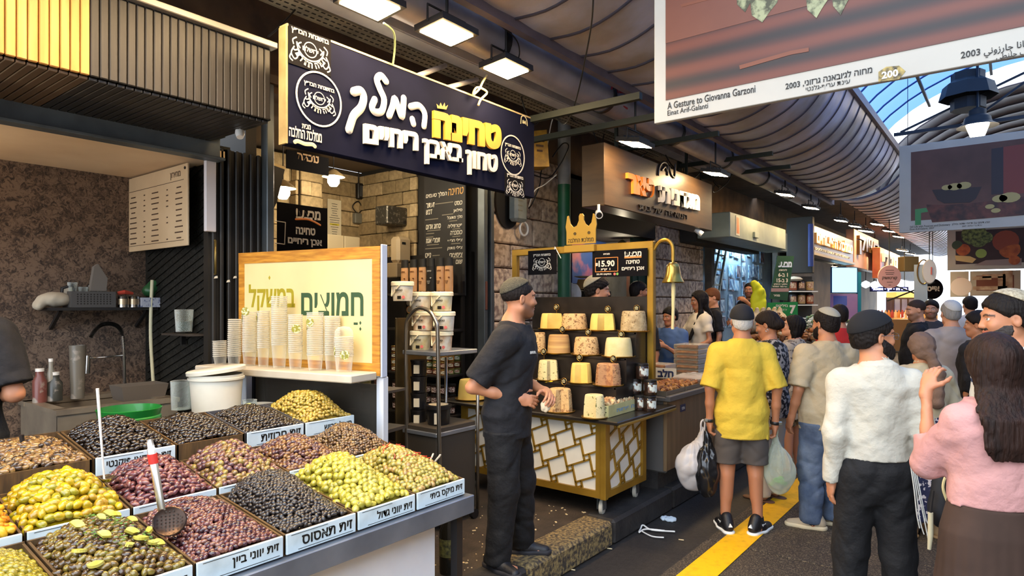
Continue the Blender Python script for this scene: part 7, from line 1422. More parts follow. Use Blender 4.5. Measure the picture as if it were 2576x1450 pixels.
t=tag(E('led_sign',(0,0,0)),'glowing blue-white letter strip over a far stall','sign');D=21;k=D/FPX;MB().box(pD(2238,728,D)+Fd*.03,(96*k,.05,12*k),YAW).build('backing',M('navy_backing','1a1c4a',.5),t);q_=pD(2238,728,D)+Fd*.03;[MB().tube([q_+Rd*s,q_+Rd*s+V(0,0,1.72)],.012,6).build('hanger',bar_m,t)for s in(-.5,.5)];text('בירה · יין · אוכל','lit_lettering',t,pD(2238,728,D)-Fd*.0,Rd,UZ,glow('led_blue',(.45,.5,1.0),6),w=88*k,h=8*k,bold=.05,depth=.01)
for i,(px,py)in enumerate(((2178,716),(2201,717))):
 t=tag(E('globe_lamp',pD(px,py,20)),('first' if i==0 else 'second')+' of two cool white round lamps before the blue letter strip','lamp');MB().lathe([(0,-.12),(.11,-.06),(.125,0),(.11,.06),(0,.12)],n=18).build('globe',glow('globe_cool',(.7,.95,1.0),3),t,True);MB().tube([(0,0,.1),(0,0,1.57)],.012,6).build('stem',fl_body,t)
aw=tag(E('yellow_stall',(0,0,0)),'far stall with a glowing yellow awning and glazed front','stall');D=22;k=D/FPX;MB().box(pD(2292,742,D),(100*k,.6,14*k),YAW).build('awning',M('awning_yellow','e0b860',.6,emit=.6),aw);MB().box(pD(2292,770,D)+Fd*.3,(100*k,.05,45*k),YAW).build('back_panel',M('stall_back','6a5a6a',.5),aw)  # awning emits: its lit look is put into the material
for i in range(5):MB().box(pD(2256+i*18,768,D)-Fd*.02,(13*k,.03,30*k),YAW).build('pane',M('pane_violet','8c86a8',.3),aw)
MB().box(pD(2292,800,D),(110*k,.5,18*k),YAW).build('counter',M('stall_counter','c08a4c',.5,emit=.25),aw);MB().box(pD(2292,850,D),(110*k,.5,80*k),YAW).build('base',M('shop_dark','2a2621'),aw)  # counter emits faintly, lamp light put into its material
for i in range(14):
 t=tag(E('juice_bottle',pD(2185+i*8.5,800,20.5)),'small orange or red bottle on the far counter beyond the crowd','bottle','bottles on the far counter');MB().lathe([(0,0),(.045,0),(.045,.17),(.02,.21),(.02,.25),(0,.25)],n=8).build('bottle_body',M('juice_%d'%(i%3),('c8742c','a83c2c','d8a870')[i%3],.3,emit=.15),t,True)  # bottles emit faintly; the stall light is put into their colour
o=MB().bbox(pD(2243,843,20.5),(1.4,.4,1.0),.01,YAW).build('far_counter',M('stall_counter2','8a6a4a',.6));tag(o,'far counter carrying the row of small bottles','counter')
for i,(px,py)in enumerate(((2272,795),(2313,757),(2345,757))):
 t=tag(E('counter_lamp',pD(px,py,21)),('lower','middle','farther')[i]+' warm white lamp over the far yellow stall','lamp');MB().lathe([(0,-.07),(.12,-.05),(.16,0),(.1,.05),(0,.07)],n=16).build('bulb',glow('far_warm',(1,.86,.62),9),t,True)
t=tag(E('oval_sign',pD(2338,684,17)),'oval white sign in a steel ring on a post by the far pictures','sign');MB().lathe([(0,.05),(.15,.05),(.165,0),(.15,-.05),(0,-.05)],(0,0,0),26,axis=V(.25,-.97,0),sy=2.0).build('disc',M('disc_white','c8ccd2',.4),t,True);MB().tube([V(-.13,0,.32*math.sin(a))+V(-.14*math.cos(a),0,0)for a in[PI*2*q/24 for q in range(25)]],.02,6).build('ring',M('ring_brass','8c7448',.3,.8),t,True);MB().tube([V(0,0,.32),V(0,0,1.4)],.012,6).build('hanger',bar_m,t);MB().box((-.2,.05,-.3),(.3,.05,1.0)).build('bracket_plate',M('steel_pale','8a98a4',.4,.5),t);MB().box(V(.05,-.055,.02),(.03,.01,.2)).build('red_print',M('seal_red','c0605a'),t)
t=tag(E('black_disc_sign',pD(2346,727,19)),'round black sign with a white Hebrew word near the far end','sign');MB().lathe([(0,.03),(.3,.03),(.31,0),(.3,-.03),(0,-.03)],(0,0,0),28,axis=-Fd).build('disc',sticker,t,True);MB().tube([V(0,0,.3),V(0,0,1.78)],.012,6).build('hanger',bar_m,t);text('אייס','lettering',t,-Fd*.031,Rd,UZ,white_l,w=.38,bold=.05,depth=.004)
t=tag(E('steel_crate',pD(2285,665,17.5)),'steel box and crossed struts under the far lamps','frame');MB().bbox((0,0,0),(.4,.3,.4),.01,YAW).build('box',M('box_ochre','6a5c3c',.6),t);MB().bar((-.5,0,-.5),(.6,0,-1.0),.04).build('strut',bar_m,t);MB().bar((.6,0,-.5),(-.5,0,-1.0),.04).build('strut',bar_m,t)
# - hanging pictures over the street
frame_w=M('poster_white','a9a59c',.55,col2='a09c94',scale=2);pdark=M('print_black','1d1b19',.6)
def poster(name,lab,Y,bl,tl_y,x1,margins,picm):
 """bl: pixel of lower left corner, tl_y: its top row there, x1: right end in metres"""
 a=pY(*bl,Y);top=pY(bl[0],tl_y,Y).z;t=tag(E(name,(0,0,0)),lab,'picture');w_=x1-a.x;MB().bbox((a.x+w_/2,Y+.02,(a.z+top)/2),(w_,.035,top-a.z),.003).build('panel',frame_w,t)
 ml,mb,mt=margins;MB().box((a.x+ml+(w_-2*ml)/2,Y+.0015,(a.z+mb+top-mt)/2),(w_-2*ml,.004,top-mt-a.z-mb)).build('print',picm,t)
 for x in(a.x+.1,x1-.1):MB().tube([(x,Y+.02,top),(x,Y+.02,5.3)],.004,5).build('hanging_wire',fl_body,t)
 return t,a,w_,top
woodp=bpy.data.materials.new('printed_wood');woodp.use_nodes=True;nt=woodp.node_tree;bb=nt.nodes['Principled BSDF'];bb.inputs['Roughness'].default_value=.5
tc=nt.nodes.new('ShaderNodeTexCoord');wv=nt.nodes.new('ShaderNodeTexWave');wv.bands_direction='Z';wv.inputs['Scale'].default_value=2.6;wv.inputs['Distortion'].default_value=2.5;wv.inputs['Detail'].default_value=4;wv.inputs['Detail Scale'].default_value=.8
mp=nt.nodes.new('ShaderNodeMapping');mp.inputs['Scale'].default_value=(.12,1,1);nt.links.new(tc.outputs['Object'],mp.inputs[0]);nt.links.new(mp.outputs[0],wv.inputs[0]);rp=nt.nodes.new('ShaderNodeValToRGB');rp.color_ramp.elements[0].color=(*lin('190b0a'),1);rp.color_ramp.elements[1].color=(*lin('5c2a1a'),1);e=rp.color_ramp.elements.new(.45);e.color=(*lin('3e1a12'),1);nt.links.new(wv.outputs['Fac'],rp.inputs[0]);nt.links.new(rp.outputs[0],bb.inputs['Base Color'])
YP=3.3;t,a,w_,top=poster('street_picture','large white-bordered picture of brown wood hanging nearest over the street',YP,(1645,311),-260,1.1,(.07,.115,.07),woodp)
b=MB();q0,q1=pY(1681,108,YP),pY(1681,-40,YP);b.box((a.x+.07+(w_-.14)/2,YP-.001,(q0.z+.62+q0.z)/2),(w_-.14,.002,.62));b.build('table_top_print',M('print_table','5a3024',.5,col2='683c2c',scale=2),t)
for px,y0,wd in((1925,30,.13),(2060,18,.1),(1880,5,.1),(2120,10,.08)):
 c=pY(px,y0,YP);MB().prism([(-wd*.6,wd*.9),(-wd*.5,.0),(-wd*.1,-.05),(wd*.15,-.01),(wd*.45,.03),(wd*.6,wd*.9)],(c.x,YP-.0025-px*1e-7,c.z),(1,0,0),UZ,.001).build('leaf_print',M('print_leaf','8c8f6c',.5,col2='3c3c28',scale=22,lo=.45,hi=.6),t)
b=MB();p=[pY(*q,YP)for q in((1860,165),(1990,128),(2035,120),(2035,130),(1990,138),(1862,175))];b.prism([(q.x,q.z)for q in p],(0,YP-.0025,0),(1,0,0),UZ,.001);p=[pY(*q,YP)for q in((1712,12),(1790,-8),(1795,-3),(1716,18))];b.prism([(q.x,q.z)for q in p],(0,YP-.0025,0),(1,0,0),UZ,.001);b.build('sliver_print',M('print_sliver','6a3a26',.5),t)
ptx=lambda s,px0,px1,py,h,bold=0.0:text(s,'lettering',t,(pY(px0,py,YP)+pY(px1,py,YP))/2*1.0+V(0,-.0015,0),(1,0,0),UZ,pdark,w=(pY(px1,py,YP)-pY(px0,py,YP)).length,h=h,bold=bold,depth=.001)
def pt2(s,p0,p1,h,bold=0.0):A,C=pY(*p0,YP),pY(*p1,YP);z=(A.z+C.z)/2;text(s,'lettering',t,((A.x+C.x)/2,YP+.001,z),(1,0,0),UZ,pdark,w=C.x-A.x,h=h,bold=bold,depth=.0015)
pt2('A Gesture to Giovanna Garzoni',(1679,264),(1900,226),.038,.008);pt2('Einat Arif-Galanti',(1679,284),(1781,266),.028);pt2('מחוה לג׳ובאנה גרזוני, 2003',(1976,216),(2194,178),.036,.012);pt2('עינת עריף-גלנטי',(2027,224),(2138,207),.03)
pt2('2003',(2417,138),(2466,131),.028,.012);pt2('ﻲﻧﻭﺯﺭﺎﺟ ﺎﻧﺎﭬﻮﻴﺟ ،'[::-1],(2475,130),(2640,104),.045,.006);pt2('ﻲﻄﻨﻠﭼ ﻒﻳﺭ'[::-1],(2506,146),(2600,130),.034)
c=pY(2242,186,YP);b=MB();b.prism([(-.05,-.025),(.03,-.03),(.055,.0),(.03,.03),(-.02,.036),(-.05,.02)],(c.x,YP+.0005,c.z),(1,0,0),UZ,.001);mk=b.build('logo_field',M('logo_ochre','a8924e',.5,col2='2a2418',scale=40),t);text('200','lettering',t,(c.x-.005,YP-.0008,c.z),(1,0,0),UZ,print_w,w=.065,bold=.04,depth=.001)
YP2=10.4;t,a,w_,top=poster('street_picture','white-bordered dark picture with a bowl hanging second over the street',YP2,(2262,587),369,2.2,(.14,.16,.1),M('print_darkbrown','5c3a32',.6,col2='42271f',scale=1.5))
def fl(pts,m,nm,o=.0025):MB().prism([(pY(*q,YP2).x,pY(*q,YP2).z)for q in pts],(0,YP2-o,0),(1,0,0),UZ,.001).build(nm,m,t)
fl([(2345,478),(2358,503),(2375,512),(2440,510),(2455,500),(2470,470)],M('print_bowl','241a1e',.6),'bowl_print',.004);fl([(2330,515),(2345,560),(2440,553),(2640,536),(2640,480),(2560,498),(2440,512),(2380,516)],M('print_cloth','5c2f26',.6,col2='2c1818',scale=9),'cloth_print');fl([(2494,375),(2494,490),(2524,488),(2524,370)],M('print_shadow','221a22',.6),'pillar_print');fl([(2524,370),(2524,490),(2660,480),(2660,350)],M('print_red','6a2a24',.6),'red_wall_print');fl([(2302,527),(2302,567),(2317,566),(2317,536),(2335,533),(2330,523)],M('print_green','3c7a48',.6),'green_frame_print')
b=MB()
for px,py,s in((2382,472,.06),(2402,470,.08),(2425,467,.08),(2515,500,.08),(2540,497,.11),(2490,520,.05),(2505,530,.05)):c=pY(px,py,YP2);b.lathe([(0,.001),(s,.001),(s,0)],(c.x,YP2-.005,c.z),14,axis=(0,-1,0),sy=.6)
b.build('fruit_print',M('print_fruit','9a8a56',.6),t)
def cap2(s,px0,px1,py0,py1,h,Y):A,C=pY(px0,py0,Y),pY(px1,py1,Y);text(s,'lettering',t,((A.x+C.x)/2,Y+.001,(A.z+C.z)/2),(1,0,0),UZ,pdark,w=C.x-A.x,h=h,depth=.0015,bold=.01)
cap2('Still Life with Potatoes and Dictionary',2289,2390,573,565,.035,YP2);cap2('Einat Arif-Galanti, 2007',2289,2350,578,574,.028,YP2);cap2('טבע דומם עם תפוחי אדמה ומילון',2395,2490,565,559,.035,YP2);cap2('עינת עריף-גלנטי, 2007',2420,2470,570,567,.028,YP2)
YP3=22.5;t,a,w_,top=poster('street_picture','third hanging picture with grapes, oranges and bread in colour',YP3,(2383,681),575,1.45,(.2,.17,.1),M('print_plum','3a2226',.6,col2='241618',scale=1.5))
def blob(px,py,r,m,nm,sy=1.0):c=pY(px,py,YP3);MB().lathe([(0,.004),(r,.003),(r,0)],(c.x,YP3-.002,c.z),16,axis=(0,-1,0),sy=sy).build(nm,m,t)
pg,po,pb_=M('print_grape','7a8a4a',.6,col2='2c3a26',scale=14),M('print_orange','b8622c',.6,col2='8a3c20',scale=6),M('print_bread','c8ac74',.6)
for px,py,rr,m,nm in((2450,590,.3,pg,'grape_print'),(2462,605,.2,pg,'grape_print'),(2480,598,.16,pg,'leaf_print'),(2423,629,.17,po,'orange_print'),(2540,628,.24,po,'gourd_print'),(2530,607,.3,M('print_onion','8a3e2a',.6),'onion_print'),(2468,638,.13,M('print_lime','8aa050',.6),'lime_print'),(2408,617,.13,M('print_dkgreen','3a4a34',.6),'pear_print'),(2552,655,.13,po,'gourd_print')):blob(px,py,rr,m,nm)
MB().prism([(pY(*q,YP3).x,pY(*q,YP3).z)for q in((2402,643),(2440,645),(2456,652),(2446,662),(2405,656))],(0,YP3-.004,0),(1,0,0),UZ,.003).build('bread_print',pb_,t);MB().prism([(pY(*q,YP3).x,pY(*q,YP3).z)for q in((2450,668),(2480,655),(2570,650),(2570,668))],(0,YP3-.003,0),(1,0,0),UZ,.002).build('cloth_print',M('print_greycloth','8a7a78',.6),t)
YP4=26;t,a,w_,top=poster('street_picture','small pale picture with a dome shape, fourth over the street',YP4,(2390,748),684,pY(2437,700,YP4).x,(.2,.2,.18),M('print_lilac','a08a92',.6));c=pY(2418,722,YP4);MB().lathe([(0,.003),(.3,.003),(.3,0)],(c.x,YP4-.002,c.z),20,axis=(0,-1,0)).build('dome_print',M('print_offwhite','cdc6c4',.6),t)
t,a,w_,top=poster('street_picture','small picture of pale books on brown, beside the dome picture',YP4,(2440,745),683,pY(2568,700,YP4).x,(.17,.17,.15),M('print_umber','6a3c30',.6))
for px,py,wx,wy in((2470,700,.5,.12),(2500,695,.6,.12),(2490,725,.9,.12),(2535,705,.25,.6),(2520,715,.2,.5)):c=pY(px,py,YP4);MB().box((c.x,YP4-.003,c.z),(wx,.002,wy)).build('book_print',M('print_book','b8a894',.6,col2='8a6a58',scale=4),t)
t=tag(E('street_lamp',pD(2459,327,10.5)),'black bell-shaped street lamp with a glowing white globe under the roof','lamp');MB().lathe([(0,-.1),(.1,-.1),(.155,.06),(.16,.09),(0,.09)],n=22).build('globe',glow('globe_warm',(1,.86,.62),14),t,True);MB().lathe([(.29,.05),(.2,.11),(.18,.2),(.12,.24),(.12,.32),(.05,.36),(0,.36)],n=24).build('hood',M('lantern_dark','2a2a2c'),t,True);MB().tube([(0,0,.34),(0,0,1.1)],.02,8).build('rod',dk,t)
t=tag(E('white_strap',(0,0,0)),'tangle of thin white plastic strap lying in the gutter','litter');MB().tube(smoothline([pZ(*p,z)for p,z in(((1672,1336),.02),((1625,1332),.025),((1608,1340),.02),((1612,1330),.02),((1618,1322),.035),((1640,1334),.02),((1698,1338),.02))]),.006,6).build('strap',tw,t,True);MB().tube(smoothline([pZ(*p,.018)for p in((1612,1336),(1640,1350),(1670,1353))]),.005,6).build('loose_end',tw,t,True)
v,f=solid([ell((0,0,.012),(.06,.035,.012),.01),ell((.03,.01,.016),(.03,.02,.012),.01),folds(.006,90,1.)],.005);o=np_mesh('crumpled_tissue',v,f,M('tissue','c4d0da',.9),None);o.location=pZ(1680,1310,.004);tag(o,'crumpled pale tissue lying in the gutter by the cart','litter')
for px,py,lab in((1527,1380,'cigarette end on the gutter below the curb'),(1433,1433,'white scrap at the foot of the curb'),(1707,1358,'cigarette end near the tangle of white strap')):p=pZ(px,py,.009);o=MB().tube([p,p+V(.035,.01,.0)],.004,6).build('cigarette_end',M('crumb','cdb78c'),None,True);tag(o,lab,'litter')
for i,(px,py,lab)in enumerate(((1128,1410,'black drinks bottle standing behind the stall end, nearer'),(1133,1335,'black bottle with a gold label behind the stall end, farther'))):
 p=pZ(px,1440 if i==0 else 1400,PZ+.002);t=tag(E('dark_bottle',p),lab,'bottle');MB().lathe([(0,0),(.05,0),(.052,.02),(.052,.24),(.02,.3),(.018,.34),(0,.34)],n=18).build('bottle_body',M('bottle_black','16140f',.2),t,True);MB().lathe([(.053,.1),(.053,.2)],n=18).build('label',M('label_gold','6c6a3a',.5,col2='24261c',scale=40),t,True)
# ==== people
black_c=M('black_cotton','111013',.85,col2='18171b',scale=20,bump=.55,bscale=13);black_t=M('black_trouser','0c0b0d',.8,bump=.55,bscale=13);blk_shoe=M('black_shoe','141317',.5,bump=.2,bscale=90);wrub=M('white_rubber','e8e6e0',.5)
knit=M('kippah_knit','4a4638',.85,col2='38352a',scale=90,bump=.6,bscale=150);velvet=M('black_velvet','0e0d10',.9);cream_k=M('cream_knit','b9ad92',.85,col2='8a7e66',scale=70,bump=.6,bscale=150);denim=M('denim','3f4c62',.85,col2='647082',scale=7,bump=.55,bscale=13,lo=.4,hi=.7)
def at(px,D,z=0.0):p=pD(px,765,D);return V(p.x,p.y,z)
def loc_of(base,hdg,w,S):d=Vector(w)-Vector(base);a=math.radians(hdg);f=V(math.cos(a),math.sin(a),0);r_=V(math.sin(a),-math.cos(a),0);return(d.dot(r_)/S,d.dot(f)/S)
B0=at(1276,3.76,PZ);hd=20
fr,fl_=loc_of(B0,hd,pZ(1252,1437,PZ),.955),loc_of(B0,hd,pZ(1312,1393,PZ),.955)
P1=person('man in black T-shirt and knitted kippah standing at the curb, hands together, head turned away',B0,hd,1.67,top=dict(mat=black_c,hem=.80,off=.022,sleeve=.86,so=.03,fold=.007,flare=1.02,loose=1.1),bottom=dict(kind='trousers',mat=black_t,off=.02,fold=.008,taper=1.1),hair=dict(style='fade',col='1b1411',t=.004),stub='2c211b',cap_=dict(kind='kippah',mat=knit,dir=(0,-.42,.9),cut=.034),skin='tan',head=(-38,0),girth=1.02,lean=.05,feet={'R':(fr[0],fr[1],30),'L':(fl_[0],fl_[1],-12)},arms={'R':((.235,-.14,1.115),(.10,.10,1.04),(-.45,.8,-.15),(-.7,-.5,-.3),.7),'L':((-.19,.03,1.12),(-.02,.245,1.07),(.75,.45,-.1),(.3,-.5,-.8),.75)},shoe=dict(mat=blk_shoe,sole=M('sole_dark','242226',.7),mark='letter',sock=M('sock_white','dfe3e6',.9),sole_t=.034))
t=P1['root'];S=P1['S']
tx=MB();text_into(tx,'BALR.',V(.06,.18,1.315)*S,V(-.93,.36,0),UZ,w=.05,bold=.03,depth=.006);tx.build('chest_lettering',print_w,t)
v,f=solid([ell((0,0,0),(.03,.022,.035),.01),folds(.006,120,2.)],.005);o=np_mesh('paper_napkin',v,f,M('napkin','d6c4a4',.9),None);o.location=pD(1372,1022,3.62);tag(o,'crumpled paper napkin in the hands of the man in black','napkin')
B0=at(1866,4.82);hd=121
P2=person('man in yellow T-shirt, black cap and grey shorts seen from behind, carrying bags',B0,hd,1.68,girth=1.08,top=dict(mat=M('yellow_cotton','d0b13a',.85,col2='c4a433',scale=5,bump=.55,bscale=13),hem=.735,off=.024,sleeve=.98,so=.026,fold=.008,loose=1.0,flare=1.02,ff=20),bottom=dict(kind='shorts',mat=M('grey_shorts','4b443f',.85),off=.02),hair=dict(style='short',col='b9b4ac',t=.006,nape=-.09),cap_=dict(kind='cap',mat=M('black_cap','1b1a1d',.85)),skin='mid',stub='a8a49c',head=(0,0),feet={'L':(-.125,.0,-8),'R':(.115,-.03,42)},arms={'L':((-.25,-.05,1.12),(-.245,-.005,.845),(.05,.15,-1),(1,.1,0),1.3),'R':((.25,-.05,1.12),(.25,.0,.83),(-.05,.15,-1),(-1,.1,0),1.3)},shoe=dict(mat=blk_shoe,sole=wrub,mark='stripes',sock=black_c))
S=P2['S'];rt=P2['root']
for s,w_ in(('L',(-.245,-.005,.862)),('R',(.25,.0,.85))):MB().lathe([(.034,-.012),(.037,-.008),(.037,.008),(.034,.012)],V(*w_)*S,18,axis=(.05,-.1,1)).build('watch_strap',M('black_plastic','1b1919'),rt,True);MB().bbox(V(w_[0]+(-.03 if s=='L' else .03),w_[1]-.025,w_[2])*S,(.03,.016,.026),.005).build('watch_face',M('watch_steel','b8b4a4',.3,.9),rt)
R2=hdg_mat(math.radians(121));wl=lambda x,y,z:R2@(V(x,y,z)*S)+B0
def bag(name,lab,top,h,w,d,mat,seed,dx=0.0,cat='bag',extra=None):
 P=[ell((dx,0,-h*.62),(w,d,h*.38),.06),cap((dx*.5,0,-h*.35),(dx,0,-h*.6),w*.35,w*.75,.06),cap((0,0,0),(dx*.4,0,-h*.36),.016,w*.36,.04),folds(.010,30,seed),('disp',0,lambda X,Y,Z:.007*np.sin(np.arctan2(Y,X-dx)*9+seed)*np.clip((Z+h)/h,0,1),*BIG)]
 v,f=solid(P,.010);t=E(name,top);t.rotation_euler.z=YAW;tag(t,lab,cat);np_mesh('bag_body',v,f,mat,t);MB().tube(smoothline([(-.012,0,-.02),(-.014,0,.05),(.004,0,.075),(.016,0,.05),(.012,0,-.02)],4),.008,6).build('handle',mat,t,True);return t
bag('black_bag','shiny black plastic bag hanging from the left hand of the man in yellow',wl(-.25,.02,.765),.5,.085,.075,M('bag_black','161618',.25,coat=.3),1.,-.01);bag('white_bag','white carrier bag behind the black one at the side of the man in yellow',wl(-.28,.09,.765),.47,.13,.06,M('bag_white','b9b4b2',.4,col2='a29c9a',scale=6),3.,-.07)
t=bag('produce_bag','translucent bag of green vegetables in the right hand of the man in yellow',wl(.255,.02,.75),.44,.105,.09,clear('bag_clear','e6ead8',.28,.25),2.,.03)
for i in range(6):MB().tube(smoothline([(-.05+.02*i,-.03+.012*i,-.37+.012*(i%3)),(.0+.012*i,-.02+.01*i,-.34+.012*(i%2)),(.07,-.03+.014*i,-.36)]),[.016]*13,8).build('green_vegetable',M('veg_green','6fae3c',.5,col2='4c8a28',scale=20),t,True)
B0=at(2200,3.2);hd=116
P3=person('man in white dress shirt and black trousers seen from behind, black skullcap and glasses',B0,hd,1.645,girth=.92,top=dict(mat=M('white_shirt','b9b3a4',.8,col2='aea898',scale=3,bump=.55,bscale=13),hem=1.0,off=.03,sleeve=1.97,so=.016,fold=.011,ff=22,collar=True),bottom=dict(kind='trousers',mat=black_t,off=.018,fold=.008,taper=1.15),hair=dict(style='short',col='17110e',t=.015,amp=.002,f=150),cap_=dict(kind='kippah',mat=velvet,dir=(0,-.35,.93),cut=.018),beard=dict(col='1b1411',t=.012),skin='tan',head=(74,0),glasses=True,feet={'L':(-.12,.04,-5),'R':(.13,-.06,12)},arms={'L':((-.205,-.05,1.12),(-.21,.0,.86),None,None,.5),'R':((.215,-.07,1.12),(.185,.11,.93),(-.4,.3,-.8),(-1,0,0),.6)},shoe=dict(mat=blk_shoe))
S=P3['S'];b=MB()
for i in range(4):b=MB();b.tube(smoothline([V(.13+.008*i,-.118+.004*i,.99)*S,V(.14+.010*i,-.135+.004*i,.87)*S,V(.15+.016*i,-.14+.004*i,.75-.03*(i%2))*S,V(.165+.02*i,-.135,.68-.03*(i%3))*S]),.0028,5).build('tassel',M('cord_white','c9c6bc',.9),P3['root'],True)
B0=at(2502,2.45);hd=129
P4=person('woman in pink blouse and long brown pleated skirt with long dark hair, seen from behind',B0,hd,1.565,fem=True,girth=1.02,top=dict(mat=M('pink_blouse','bd8c86',.8,col2='b4827e',scale=4,bump=.55,bscale=13),hem=1.055,off=.034,sleeve=1.35,so=.026,fold=.010,ff=24,flare=1.0),bottom=dict(kind='skirt',mat=M('brown_skirt','3d2a20',.85,col2='332219',scale=6,bump=.1),off=.03,w=.285,hem=.09,pleat=(26,.022)),hair=dict(style='long',col='1d120e',col2='2e1c15',len=.37,w=.14,t=.024),skin='tan',head=(14,0),arms={'L':((-.185,.15,1.19),(-.12,.26,1.50),(.35,.15,.9),(.9,.4,-.2),.7),'R':((.3,.1,1.13),(.2,.3,1.25),None,None,.5)},shoe=dict(mat=blk_shoe))
stm=M('striped_cotton','d4cfc4',.85);nt=stm.node_tree;tc=nt.nodes.new('ShaderNodeTexCoord');sx=nt.nodes.new('ShaderNodeSeparateXYZ');nt.links.new(tc.outputs['Object'],sx.inputs[0]);m1=nt.nodes.new('ShaderNodeMath');m1.operation='MULTIPLY';m1.inputs[1].default_value=5.2;nt.links.new(sx.outputs['Z'],m1.inputs[0]);m2=nt.nodes.new('ShaderNodeMath');m2.operation='FRACT';nt.links.new(m1.outputs[0],m2.inputs[0]);m3=nt.nodes.new('ShaderNodeMath');m3.operation='LESS_THAN';m3.inputs[1].default_value=.09;nt.links.new(m2.outputs[0],m3.inputs[0]);mx=nt.nodes.new('ShaderNodeMix');mx.data_type='RGBA';mx.inputs[6].default_value=(*lin('d4cfc4'),1);mx.inputs[7].default_value=(*lin('2c3a5c'),1);nt.links.new(m3.outputs[0],mx.inputs[0]);nt.links.new(mx.outputs[2],nt.nodes['Principled BSDF'].inputs['Base Color'])
person('tall man in white T-shirt with thin navy stripes, in profile behind the woman in pink',at(2538,2.98),160,1.745,top=dict(mat=stm,hem=.82,off=.022,sleeve=.9,so=.03),bottom=dict(kind='trousers',mat=denim),hair=dict(style='short',col='17110e',t=.014,nape=-.06),beard=dict(col='241a15',t=.004),cap_=dict(kind='kippah',mat=cream_k,dir=(0,-.5,.87),cut=.05),skin='tan',head=(-42,-4),shoe=dict(mat=blk_shoe),res=1.0)
P5=person('man in beige T-shirt and blue jeans with a pale kippah, seen from behind',at(2078,4.9),132,1.655,girth=1.16,top=dict(mat=M('beige_cotton','b3a283',.85,col2='a59475',scale=4,bump=.55,bscale=13),hem=.80,off=.024,sleeve=.92,so=.034,fold=.008),bottom=dict(kind='trousers',mat=denim,off=.022,fold=.008,taper=1.15),hair=dict(style='short',col='1a1310',t=.011),beard=dict(col='1b1411',t=.007),cap_=dict(kind='kippah',mat=M('pale_kippah','a39a84',.85,bump=.4,bscale=120),dir=(0,-.35,.94),cut=.058),skin='tan',head=(-16,0),feet={'L':(-.14,-.02,-58),'R':(.08,.05,-50)},arms={'L':((-.25,-.04,1.12),(-.265,.05,.87),None,None,.5),'R':((.28,0,1.12),(.24,.12,.9),None,None,.5)},shoe=dict(mat=M('beige_shoe','a3937a',.7),sole=M('cream_sole','c8b897',.6),mark='swoosh',sole_t=.034))
flor=M('floral_skirt','1d2140',.85,col2='b9b2b4',scale=42,lo=.54,hi=.58,detail=2)
P6=person('short woman in a taupe headscarf, cream top and navy floral skirt, seen from behind',at(2318,4.75),118,1.47,fem=True,girth=1.16,top=dict(mat=M('cream_top','c2b496',.85,col2='b4a688',scale=5),hem=.92,off=.035,sleeve=1.5,so=.04,fold=.009,collar=True),bottom=dict(kind='skirt',mat=flor,w=.27,hem=.17,off=.03,pleat=(12,.03)),cap_=dict(kind='scarf',mat=M('taupe_scarf','7d6353',.85,col2='6d5546',scale=8,bump=.3,bscale=90)),skin='tan',arms={'R':((.26,.02,1.13),(.2,.24,1.22),None,None,.6),'L':((-.25,0,1.12),(-.14,.22,1.1),None,None,.6)},shoe=dict(mat=M('tan_shoe','a08058',.7)))
t=tag(E('black_backpack',pD(2374,1240,3.0)),'black bag with a cream piping hanging between the floral skirt and the brown skirt','bag');v,f=solid([ell((0,0,0),(.05,.045,.14),.05),ell((.0,0,-.08),(.06,.05,.085),.05),folds(.006,35,2.)],.010);np_mesh('bag_body',v,f,M('bag_fabric','19191d',.7),t);MB().tube(smoothline([(.035,-.035,.14),(-.02,-.052,.1),(-.04,-.055,.04),(-.02,-.058,-.03),(-.007,-.06,-.07),(.02,-.06,-.09)]),.006,6,).build('piping',M('cord_cream','cfc08c'),t,True);MB().tube([(.0,0,.17),(.06,.02,.32),(.12,.03,.42)],.012,6).build('strap',M('bag_fabric','19191d'),t,True);t.rotation_euler.z=YAW
t=tag(E('white_umbrella',pD(2341,1345,2.95)),'cream folded umbrella end below the black bag','umbrella');MB().tube([(0,0,.1),(.0,0,.0),(-.005,0,-.07)],[.011,.012,.008],10).build('cover',M('cream_knit2','c2b898',.8),t,True);MB().tube([(0,0,.1),(.01,.01,.2)],.006,6).build('shaft',fl_body,t)
pat=M('sand_print_dress','a89a86',.85,col2='5d5248',scale=26,lo=.55,hi=.6,detail=3);bw=M('black_white_print','a79c90',.85,col2='1e1b1b',scale=30,lo=.46,hi=.5)
person('woman in a pale printed dress looking up, dark bob and sunglasses',at(1996,6.5),168,1.57,fem=True,girth=1.12,top=dict(mat=pat,hem=.62,off=.035,sleeve=.9,so=.035,flare=1.05),bottom=dict(kind='shorts',mat=pat,off=.01),hair=dict(style='bob',col='17110f',t=.02),skin='light',head=(-22,16),glasses='dark',shoe=dict(mat=M('tan_strap','6a4a34',.7),sandal=True),res=1.5)
person('woman in black and white printed top bending her head beside the yellow man',at(1932,5.6),165,1.62,fem=True,girth=1.1,top=dict(mat=bw,hem=.78,off=.04,sleeve=1.4,so=.035),bottom=dict(kind='trousers',mat=M('white_linen','bdb6a8',.85),off=.03),hair=dict(style='bun',col='20160f',t=.016),skin='tan',head=(-14,-16),earring=True,shoe=dict(mat=M('tan_strap','6a4a34'),sandal=True),res=1.4)
person('man in red T-shirt with a brown kippah, half hidden behind the man in beige',at(2112,6.9),120,1.68,girth=1.15,top=dict(mat=M('red_cotton','b02420',.85),off=.03,sleeve=.9),bottom=dict(kind='trousers',mat=black_t),hair=dict(style='short',col='1f1712'),cap_=dict(kind='kippah',mat=knit,dir=(0,-.4,.91)),skin='tan',shoe=dict(mat=blk_shoe),res=1.8)
